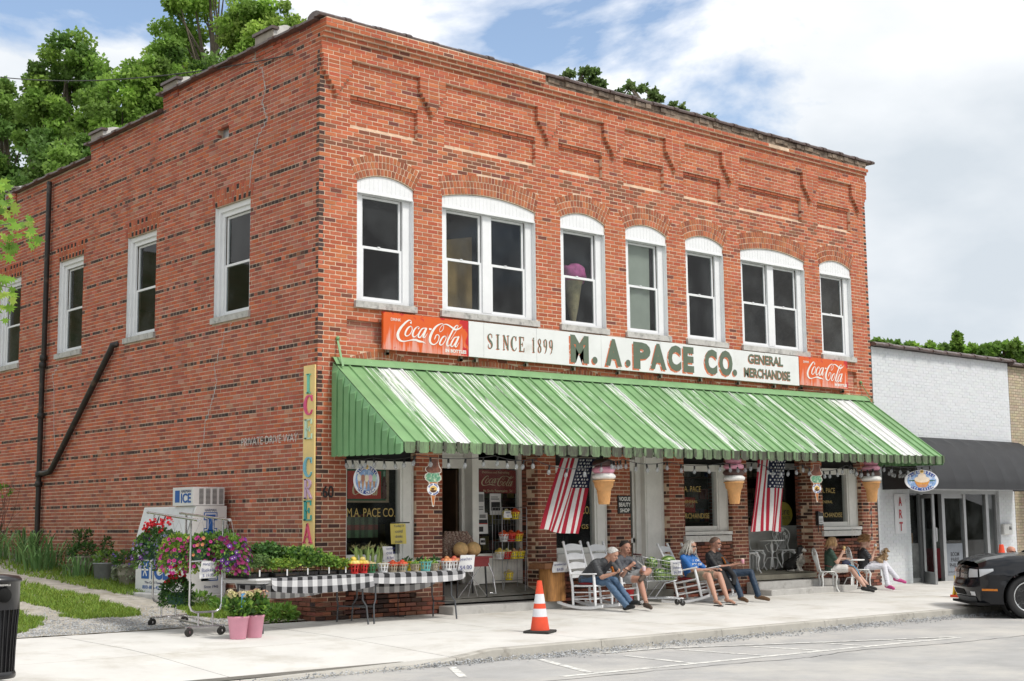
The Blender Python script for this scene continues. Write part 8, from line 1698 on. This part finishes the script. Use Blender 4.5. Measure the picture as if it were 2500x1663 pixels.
def melon_mat():
    m = bpy.data.materials.new('watermelon_rind'); m.use_nodes = True; t = m.node_tree; n = t.nodes.new; l = t.links.new; b = t.nodes['Principled BSDF']; b.inputs['Roughness'].default_value = .35
    tcn = n('ShaderNodeTexCoord'); sp2 = n('ShaderNodeSeparateXYZ'); l(tcn.outputs['Object'], sp2.inputs[0]); at2 = n('ShaderNodeMath'); at2.operation = 'ARCTAN2'; l(sp2.outputs[1], at2.inputs[0]); l(sp2.outputs[2], at2.inputs[1])
    nz = n('ShaderNodeTexNoise'); l(tcn.outputs['Object'], nz.inputs['Vector']); nz.inputs['Scale'].default_value = 22; nz.inputs['Detail'].default_value = 5
    ma = n('ShaderNodeMath'); ma.operation = 'MULTIPLY_ADD'; l(at2.outputs[0], ma.inputs[0]); ma.inputs[1].default_value = 8; ml = n('ShaderNodeMath'); ml.operation = 'MULTIPLY'; l(nz.outputs['Fac'], ml.inputs[0]); ml.inputs[1].default_value = 4; l(ml.outputs[0], ma.inputs[2]); si = n('ShaderNodeMath'); si.operation = 'SINE'; l(ma.outputs[0], si.inputs[0])
    mr = n('ShaderNodeMapRange'); l(si.outputs[0], mr.inputs[0]); mr.inputs[1].default_value = -.5; mr.inputs[2].default_value = .5; mx_ = n('ShaderNodeMix'); mx_.data_type = 'RGBA'; l(mr.outputs[0], mx_.inputs[0]); mx_.inputs[6].default_value = (.035,.10,.02,1); mx_.inputs[7].default_value = (.24,.34,.10,1); l(mx_.outputs[2], b.inputs['Base Color']); return m
M_melon = melon_mat()
for (x, y, z, rz, lab) in ((.03,-.02,.545,.3,'watermelon lying at the bottom left of the cart'),(.22,.02,.54,-.4,'watermelon lying at the bottom right of the cart'),(-.10,.03,.745,.8,'watermelon on top at the left of the cart'),(.20,.0,.76,-.2,'pale watermelon on top at the right of the cart')):
    c_, s_ = math.cos(R(-32)), math.sin(R(-32)); g = MB(); g.ball((0,0,0), (.155,.118,.115), 20, 12); o = g.build('watermelon', M_melon, None, (6.45+x*c_-y*s_, -1.08+x*s_+y*c_, z+gz(-1.1)), (0,0,rz)); tag(o, lab, 'watermelon', 'watermelons in the cart')
paper('white price paper hung on the watermelon cart', (6.66,-1.36,.64), .20, .26, R(-25), ['water','melons','$6.99'], tilt=-.03)
t = thing('red_bucket', 'red plastic bucket behind the second rocking chair', 'bucket', (6.02,-.72,gz(-.7))); g = MB(); g.lathe([(.11,0),(.145,.27),(.15,.28),(.14,.28)], 20); g.build('bucket', mat('bucket_red', (.42,.01,.015), .45), t)
# ================================================================== PARKED CAR
car = thing('parked_car', 'black crossover parked nose to the kerb at right', 'car', (11.08,-5.262,ROAD_Z), math.atan2(.69,-.72))
M_carp = mat('car_paint', (.004,.005,.008), .18, .0, 4, coat=.35, spec=.35); M_cg = mat('car_glass', (.01,.012,.014), .05, 0, spec=.8); M_chrome = mat('bright_chrome', (.78,.79,.80), .22, 0, metal=1); M_plastic = mat('grey_plastic', (.05,.055,.06), .5, .05, 6)
# local: x forward from the front axle, y to the left, z up; front axle at x = 0
FO_, WB, HWd = .82, 2.82, .945
def hw(x, z):      # half width of the body
    e = 1.0
    fx = max(0, (x-.2)/(FO_-.2)); e -= .30*fx**2.2
    bx = max(0, (-WB-.2-x)/.75); e -= .14*bx**2
    e -= .035*((z-.62)/.4)**2 if z > .62 else .05*((.62-z)/.4)**2
    return HWd*e + .012*math.exp(-((z-.74)/.05)**2)
def top(x):
    q = [(FO_,.86),(.77,.92),(.60,.99),(.3,1.04),(-.35,1.055),(-1.2,1.08),(-3.2,1.10),(-3.75,1.05)]
    for (a, za), (b, zb) in zip(q[:-1], q[1:]):
        if b <= x <= a: return zb+(za-zb)*(x-b)/(a-b)
    return 1.05
def arch(x, z, e=0.):
    return any(math.hypot(x-c, z-.365) < .435+e for c in (0., -WB))
nx, nz_ = 118, 20; X_ = np.linspace(FO_-.06, -3.72, nx+1)
for s, nm in ((1,'left_side'),(-1,'right_side')):
    g = MB(); grid = {}
    for i, x in enumerate(X_):
        zt = top(x)
        for j in range(nz_+1):
            z = .24+(zt-.24)*j/nz_; rr = 1 if j < nz_-2 else (.985 if j == nz_-2 else (.955 if j == nz_-1 else .90)); xx, zz = x, z
            for c in (0., -WB):       # snap to a clean arch edge
                d = math.hypot(xx-c, zz-.365)
                if .405 < d < .455: xx = c+(xx-c)*.435/d; zz = .365+(zz-.365)*.435/d
            fl = .012*sum(math.exp(-((math.hypot(xx-c, zz-.365)-.45)/.04)**2) for c in (0., -WB))
            grid[i,j] = len(g.v); g.v.append((xx, s*(hw(x, z)*rr+fl), zz))
    for i in range(nx):
        for j in range(nz_):
            ids = (grid[i,j],grid[i+1,j],grid[i+1,j+1],grid[i,j+1]); cx_ = sum(g.v[k][0] for k in ids)/4; cz_ = sum(g.v[k][2] for k in ids)/4
            if arch(cx_, cz_, -.004): continue
            g.f.append(ids if s > 0 else ids[::-1]); g.c.append(None); g.sm.append(True)
    g.build('body_side', M_carp, car)
g = MB()           # hood and nose
g.sheet(lambda u, v: (lambda x: (x, (v-.5)*2*hw(x, top(x))*.90, top(x)+.045*math.cos((v-.5)*2.6)-.045*math.cos(1.3) + .012*math.exp(-((abs(v-.5)-.3)/.05)**2)))(FO_-.06-(FO_+.42)*u), 26, 22); g.build('hood', M_carp, car)
def nose(u, v):
    y = (u-.5)*2; z = .24+(.86+.03*(1-abs(y))-.24)*v; x = FO_-.06+.13*(1-abs(y)**3.2) + (1-abs(y)**6)*(-.10*max(0,(.42-z)/.2)**2 + .055*math.exp(-((z-.52)/.10)**2) - .05*max(0,(v-.8)/.2)**2)
    return (x, y*hw(FO_-.06, z), z)
g = MB(); g.sheet(nose, 30, 22); g.build('front_bumper', M_carp, car)
g = MB(); g.sheet(lambda u, v: tuple(Vector(nose(.06+.88*u, .02+.16*v))+Vector((.012,0,0))), 24, 3); g.build('lower_valance', M_plastic, car); g = MB(); g.sheet(lambda u, v: tuple(Vector(nose(.28+.44*u, .22+.16*v))+Vector((.008,0,0))), 18, 3); g.build('air_intake', mat('void'), car)
for s in (1,-1):
    u0 = .5+s*.20; g = MB()
    for k in range(2): g.sheet(lambda u, v: tuple(Vector(nose(.5+s*(.03+.25*u), .67+.14*k+.12*v))+Vector((.012,0,0))), 12, 3)
    gl = g.build('grille', M_chrome, car); g = MB()
    for k in range(9): g.sheet(lambda u, v: tuple(Vector(nose(.5+s*(.03+.25*(k+.5)/9+.002*u), .66+.27*v))+Vector((.016,0,0))), 1, 6)
    g.build('grille_bar', M_plastic, gl)
    g = MB(); g.sheet(lambda u, v: tuple(Vector(nose(.5+s*(.31+.17*u), .70+.035*u+(.24-.035*u)*v))+Vector((.012,s*.006,0))), 8, 4); g.sheet(lambda u, v: (FO_-.055-.20*u, s*(hw(FO_-.055-.20*u, .70+.13*v)+.007), .70+.13*v+.09*u*(1-v)+.012*u), 8, 4); g.build('headlight', mat('headlight_lens', (.55,.57,.59), .08, .0, 25, spec=.9, coat=1.0), car)
    g = MB(); g.sheet(lambda u, v: tuple(Vector(nose(.5+s*(.36+.08*u), .22+.11*v))+Vector((.010,0,0))), 5, 3); g.build('fog_light', mat('headlight_lens'), car)
    g = MB(); g.box(.52,.74,min(s*.915,s*.93),max(s*.915,s*.93),.465,.50); g.build('side_marker', mat('amber', (.65,.20,.01), .3), car)
    for v in g.v: pass
tags = [o for o in car.children if o.name.startswith('side_marker')]
# follow the fender with the amber marker
for o, s in zip(tags, (1,-1)):
    for v in o.data.vertices: v.co.y = s*(hw(v.co.x, .48)+(.02 if abs(v.co.y) > .92 else -.02))
g = MB()           # cabin: glass band and roof
def cab(x0, z0, w0, x1, z1, w1, x2, z2, w2, x3, z3, w3):
    for s in (1,-1): g.add([(x0,s*w0,z0),(x1,s*w1,z1),(x2,s*w2,z2),(x3,s*w3,z3)], [(0,1,2,3)])
    g.add([(x0,w0,z0),(x0,-w0,z0),(x1,-w1,z1),(x1,w1,z1)], [(0,1,2,3)]); g.add([(x2,w2,z2),(x2,-w2,z2),(x3,-w3,z3),(x3,w3,z3)], [(0,1,2,3)])
cab(-.42,1.05,.80, -1.20,1.58,.62, -3.0,1.58,.62, -3.68,1.05,.78); g.build('windows', M_cg, car)
g = MB(); g.sheet(lambda u, v: (-1.12-1.95*u, (v-.5)*1.27, 1.585+.07*math.sin(math.pi*(.12+.8*u))*math.cos((v-.5)*2.4)), 14, 10); g.build('roof', M_carp, car); g = MB()
for s in (1,-1):
    for a, b in (((-.40,.81,1.05),(-1.2,.63,1.59)),((-1.75,.83,1.08),(-1.75,.635,1.6)),((-2.75,.82,1.09),(-2.75,.63,1.6)),((-3.66,.79,1.06),(-3.0,.63,1.59))): g.bar((a[0],s*a[1],a[2]),(b[0],s*b[1],b[2]),.06,.03)
g.build('pillar', M_carp, car); g = MB(); g.sheet(lambda u, v: (-3.72-.10*math.sin(math.pi*v), (u-.5)*2*hw(-3.72,.6), .28+.78*v), 12, 8); g.build('tailgate', M_carp, car); g = MB(); g.sheet(lambda u, v: (-3.02-.72*u, (v-.5)*1.5, 1.1), 6, 4); g.build('rear_deck', M_carp, car); g = MB(); g.box(-3.6,.85,-.78,.78,.22,.26); g.box(-2.3,-.45,-.85,.85,.22,.3); g.build('underbody', mat('void'), car)
for s in (1,-1):
    g = MB(); g.ball((-.62,s*1.0,1.09), (.06,.10,.065), 10, 7); g.build('mirror', M_carp, car)
def wheel(x, s):
    y = s*.80; Mx = Matrix.Rotation(R(90)*-s, 4, 'X'); g = MB(); g.lathe([(.24,-.10),(.33,-.115),(.362,-.085),(.366,0),(.362,.085),(.33,.11),(.255,.10),(.25,.085)], 40, (x,y,.366), M=Mx); ty = g.build('wheel', mat('tyre', (.018,.018,.019), .75, .1, 12), car)
    g = MB(); g.lathe([(.262,.06),(.262,.095),(.24,.098),(.225,.06),(.22,-.05),(.0,-.05)], 40, (x,y,.366), M=Mx); g.build('rim', M_chrome, ty); g = MB()
    for k in range(9):
        a = 2*math.pi*k/9; c_, s_ = math.cos(a), math.sin(a); t_ = V(-s_, c_, 0)
        pr = [(.05,.075,.022),(.13,.085,.026),(.235,.085,.034)]
        vs = []
        for r0, zz, wd in pr:
            for q in (-1,1): vs.append(Mx @ (V(r0*c_, r0*s_, zz)+t_*wd*q)+V(x,y,.366))
            for q in (1,-1): vs.append(Mx @ (V(r0*c_, r0*s_, zz-.03)+t_*wd*q)+V(x,y,.366))
        g.add(vs, [(i*4+k2, i*4+(k2+1)%4, (i+1)*4+(k2+1)%4, (i+1)*4+k2) for i in range(2) for k2 in range(4)])
    g.lathe([(.055,.06),(.055,.095),(.045,.10),(.0,.10)], 18, (x,y,.366), M=Mx); g.build('spoke', M_chrome, ty)
    g = MB(); g.lathe([(.17,-.02),(.17,-.03),(.0,-.03)], 24, (x,y,.366), M=Mx); g.build('brake_disc', mat('brake_steel', (.12,.12,.125), .4, metal=.8), ty)
for x in (0., -WB):
    for s in (1,-1): wheel(x, s)
g = MB()
for x in (0., -WB):
    for s in (1,-1): g.lathe([(.43,-.0),(.43,.35)], 30, (x,s*.88,.365), M=Matrix.Rotation(R(90)*s,4,'X'), cap=False); 
g.build('wheel_arch', mat('void'), car)
# ================================================================== TREES
rt = random.Random(77)
M_tleaf = mat('tree_leaf', rough=.6, var=0, attr=True, trans=.45, spec=.3); M_bark = mat('bark', (.16,.13,.10), .95, .25, 6, .6, 30)
def pix(px, py, dist):       # a point that the photograph's pixel shows at that distance
    return CAM + (_f + _rx*((px-1250)/3438.83) - _ux*((py-831.5)/3438.83))*dist
def tree(name, label, c, r, n, leaf, cols, clumps=95, gaps=.25, group=None, ground=0., cone=False, limbs=9, cat='tree'):
    """trunk and limbs with a crown of leaves gathered in clumps; c crown centre, r radii"""
    c = Vector(c); t = thing(name, label, cat, (c.x, c.y, ground), 0, group); o = Vector((c.x, c.y, ground)); g = MB(); base = Vector((0,0,0)); h = c.z-ground
    g.tube([base, base+V(rt.uniform(-.3,.3),rt.uniform(-.3,.3),h*.5), V(0,0,h), V(rt.uniform(-.3,.3),0,h+r[2]*.75)], [max(.12,h*.02),max(.1,h*.016),.10,.03], 8)
    cl = []
    for k in range(clumps):
        u = V(rt.gauss(0,1), rt.gauss(0,1), rt.gauss(0,1)).normalized(); q = rt.uniform(.35,1)**.5
        if cone: zt = rt.uniform(-1,1); q2 = (1-zt)*.5*rt.uniform(.5,1); a = rt.uniform(0,6.28); p = V(r[0]*q2*math.cos(a), r[1]*q2*math.sin(a), r[2]*zt)
        else: p = V(u.x*r[0]*q, u.y*r[1]*q, u.z*r[2]*q)
        cl.append((p, rt.uniform(.12,.25)*(r[0]+r[2])/2*(.55 if cone else 1), rt.uniform(.72,1.25), rt.choice(cols)))
    for k in range(limbs):
        p = cl[k % len(cl)][0]; s = V(0,0,h-r[2]*rt.uniform(.2,.8)); e_ = p+V(0,0,h); m = s.lerp(e_,.5)+V(rt.uniform(-.3,.3),rt.uniform(-.3,.3),-.1*r[2]); g.tube([s,m,e_], [.07,.045,.012], 6)
    g.build('trunk', M_bark, t)
    P = np.empty((n*4,3), np.float32); Cc = np.empty((n*4,4), np.float32); rn = np.random.RandomState(int(abs(c.x*37+c.y*11)) % 99999)
    ci = rn.randint(0, len(cl), n); cp = np.array([list(q[0]) for q in cl])[ci]; cr = np.array([q[1] for q in cl])[ci]; cb = np.array([q[2] for q in cl])[ci]; ccol = np.array([q[3] for q in cl])[ci]
    d = rn.normal(size=(n,3)); d /= np.linalg.norm(d, axis=1)[:,None]; pos = cp + d*(cr*rn.uniform(.25,1.05,n)**.5)[:,None]*np.array([1,1,.75]); pos[:,2] += h
    ax = rn.normal(size=(n,3)); ax[:,2] -= .3; ax /= np.linalg.norm(ax, axis=1)[:,None]; bx = np.cross(ax, rn.normal(size=(n,3))); bx /= np.linalg.norm(bx, axis=1)[:,None]+1e-9; s = leaf*rn.uniform(.6,1.35,n)[:,None]
    P[0::4] = pos; P[1::4] = pos+ax*s*.5+bx*s*.36; P[2::4] = pos+ax*s; P[3::4] = pos+ax*s*.5-bx*s*.36
    col_ = ccol*(cb*rn.uniform(.75,1.25,n))[:,None]; Cc[:,3] = 1; Cc[:,:3] = np.repeat(col_, 4, axis=0)
    me = bpy.data.meshes.new('crown'); me.vertices.add(n*4); me.vertices.foreach_set('co', P.reshape(-1)); me.loops.add(n*4); me.loops.foreach_set('vertex_index', np.arange(n*4, dtype=np.int32)); me.polygons.add(n); me.polygons.foreach_set('loop_start', np.arange(0,n*4,4,dtype=np.int32)); me.polygons.foreach_set('loop_total', np.full(n,4,np.int32)); me.polygons.foreach_set('use_smooth', np.zeros(n,bool)); me.update(calc_edges=True)
    at = me.color_attributes.new('Col', 'FLOAT_COLOR', 'POINT'); at.data.foreach_set('color', Cc.reshape(-1)); link('crown', me, M_tleaf, t); return t
LG = [(.25,.41,.08),(.31,.48,.09),(.20,.34,.065)]; LD = [(.17,.29,.065),(.21,.34,.07),(.13,.24,.055)]; LY = [(.36,.50,.10),(.31,.47,.09)]
def back_tree(label, px, py, dist, rx, rz, n, leaf, cols, **k):
    p = pix(px, py, dist); s = dist/3438.83; tree('broadleaf_tree', label, p, (rx*s, rx*s, rz*s), int(n*2.7), leaf*.56, cols, ground=terr(p.x, p.y), group='trees behind the store', **k)
back_tree('dark leafy tree with narrow top at far left behind the store', 165, 300, 47, 105, 225, 9000, .26, LD+LG); back_tree('bushy tree cut by the left picture edge', 20, 390, 50, 115, 190, 8000, .26, LD)
back_tree('round bright tree above the second parapet step', 300, 330, 45, 125, 185, 9000, .25, LG); back_tree('dense tree just above the third parapet cap', 420, 270, 46, 110, 165, 8000, .25, LG+LD)
back_tree('tall open tree with bare branches rising past the top edge', 520, 120, 48, 150, 200, 8500, .24, LG+LY, limbs=30, clumps=60); back_tree('bright tree right behind the highest parapet cap', 645, 130, 46, 95, 150, 7500, .24, LY+LG)
back_tree('low dense tree filling behind the middle parapet', 560, 290, 44, 130, 150, 7000, .25, LD+LG)
back_tree('low dark tree filling behind the far parapet', 240, 460, 43, 190, 130, 8000, .25, LD)
for px, py, rx, rz, lab in ((1418,196,58,40,'feathery treetop nearest the roof corner'),(1560,232,58,34,'second feathery treetop over the roof edge'),(1640,262,36,18,'small third feathery treetop over the roof edge'),(1722,282,20,14,'tiny last feathery treetop over the roof edge')):
    p = pix(px, py+12, 40); s = 40/3438.83; tree('feathery_tree', lab, p, (rx*s*1.1, rx*s, rz*s*1.1), int(rx*26), .13, [(.13,.22,.06),(.17,.26,.08),(.20,.28,.10)], clumps=20, ground=0, group='treetops over the roof', limbs=6)
for i, (px, py, rx, rz, cone, lab) in enumerate(((2150,850,40,22,False,'distant tree just right of the brick store edge'),(2205,856,46,18,False,'second distant tree over the white shop roof'),(2270,858,40,20,False,'third distant tree over the white shop roof'),(2338,852,30,34,True,'pointed distant evergreen over the white shop roof'),(2390,862,42,24,False,'distant round tree right of the evergreen'),(2450,858,46,26,False,'distant tree above the tan brick shop'),(2510,862,50,24,False,'distant tree at the right picture edge'))):
    p = pix(px, py, 120); s = 120/3438.83; tree('distant_tree', lab, p, (rx*s, rx*s, rz*s), 2600, .42, LD+LG, clumps=26, ground=0, group='distant trees beyond the shops', cone=cone, limbs=4)
# street maple whose leaves reach in at the left edge
mp_t = thing('street_maple', 'young maple reaching leaves in at the left edge', 'tree', (-9.9,-6.9,-.1)); o0 = Vector((-9.9,-6.9,-.1)); g = MB(); g.tube([V(0,0,0),V(.05,.02,2),V(.1,.05,4.4)], [.07,.055,.03], 8); br = []
for px, py in ((10,470),(55,560),(20,600),(15,700),(5,520),(60,540)):
    e_ = pix(px, py, 13.0)-o0; s = V(.07,.03,2.6+rt.random()); m = s.lerp(e_,.6)+V(0,0,.15); g.tube([s,m,e_], [.02,.012,.004], 6)
g.build('trunk', M_bark, mp_t); g = MB()
def maple(g, p, n_, up_, s, c):
    x = Vector(n_).cross(Vector(up_)).normalized(); y = x.cross(Vector(n_)).normalized(); pts = []
    for a, q in ((-90,.15),(-50,.55),(-20,.35),(5,.95),(30,.45),(55,.85),(75,.5),(90,1.05),(105,.5),(125,.85),(150,.45),(175,.95),(200,.35),(230,.55)): pts.append(Vector(p)+x*s*q*math.cos(R(a))+y*s*q*math.sin(R(a)))
    g.add([Vector(p)]+pts, [(0,1+i,1+(i+1)%len(pts)) for i in range(len(pts))], c)
for cx_, cy_, n in ((8,455,9),(10,500,12),(2,540,8),(52,548,12),(70,585,6),(18,590,9),(10,690,10),(25,735,8),(5,760,5),(8,610,4)):
    for _ in range(n): p = pix(cx_+rt.uniform(-26,26), cy_+rt.uniform(-22,22), 13+rt.uniform(-.15,.15))-o0; maple(g, p, (rt.uniform(-.7,.7),-1,rt.uniform(-.3,.9)), (rt.uniform(-.6,.6),0,-1), rt.uniform(.05,.085), shade(rt.choice([(.22,.40,.05),(.28,.46,.06),(.34,.46,.08),(.18,.33,.05)]), rt, .25))
g.build('leaves', M_tleaf, mp_t)
oc = thing('overhead_cable', 'thin overhead cable running left from the store corner', 'cable', (-.05,.72,9.12)); o0 = Vector((-.05,.72,9.12)); e_ = pix(-60,180,34)-o0; g = MB(); g.tube([V(0,0,0).lerp(e_,t)-V(0,0,.5*4*t*(1-t)*.6) for t in np.linspace(0,1,20)], .012, 5); g.build('wire', mat('wire_dark'), oc)
# wooded slope across the street, behind the photographer
g = MB(); g.sheet(lambda u, v: (-90+190*u, -42-55*v, -.3+13*v**.7+2.6*noise.noise(V(u*26,v*7,3))*min(1,v*6)+1.2*noise.noise(V(u*70,v*20,9))*min(1,v*6)), 150, 36, smooth=False); struct(g.build('hillside', mat('wooded', (.018,.026,.012), .95, .5, .6, 1., 2)))
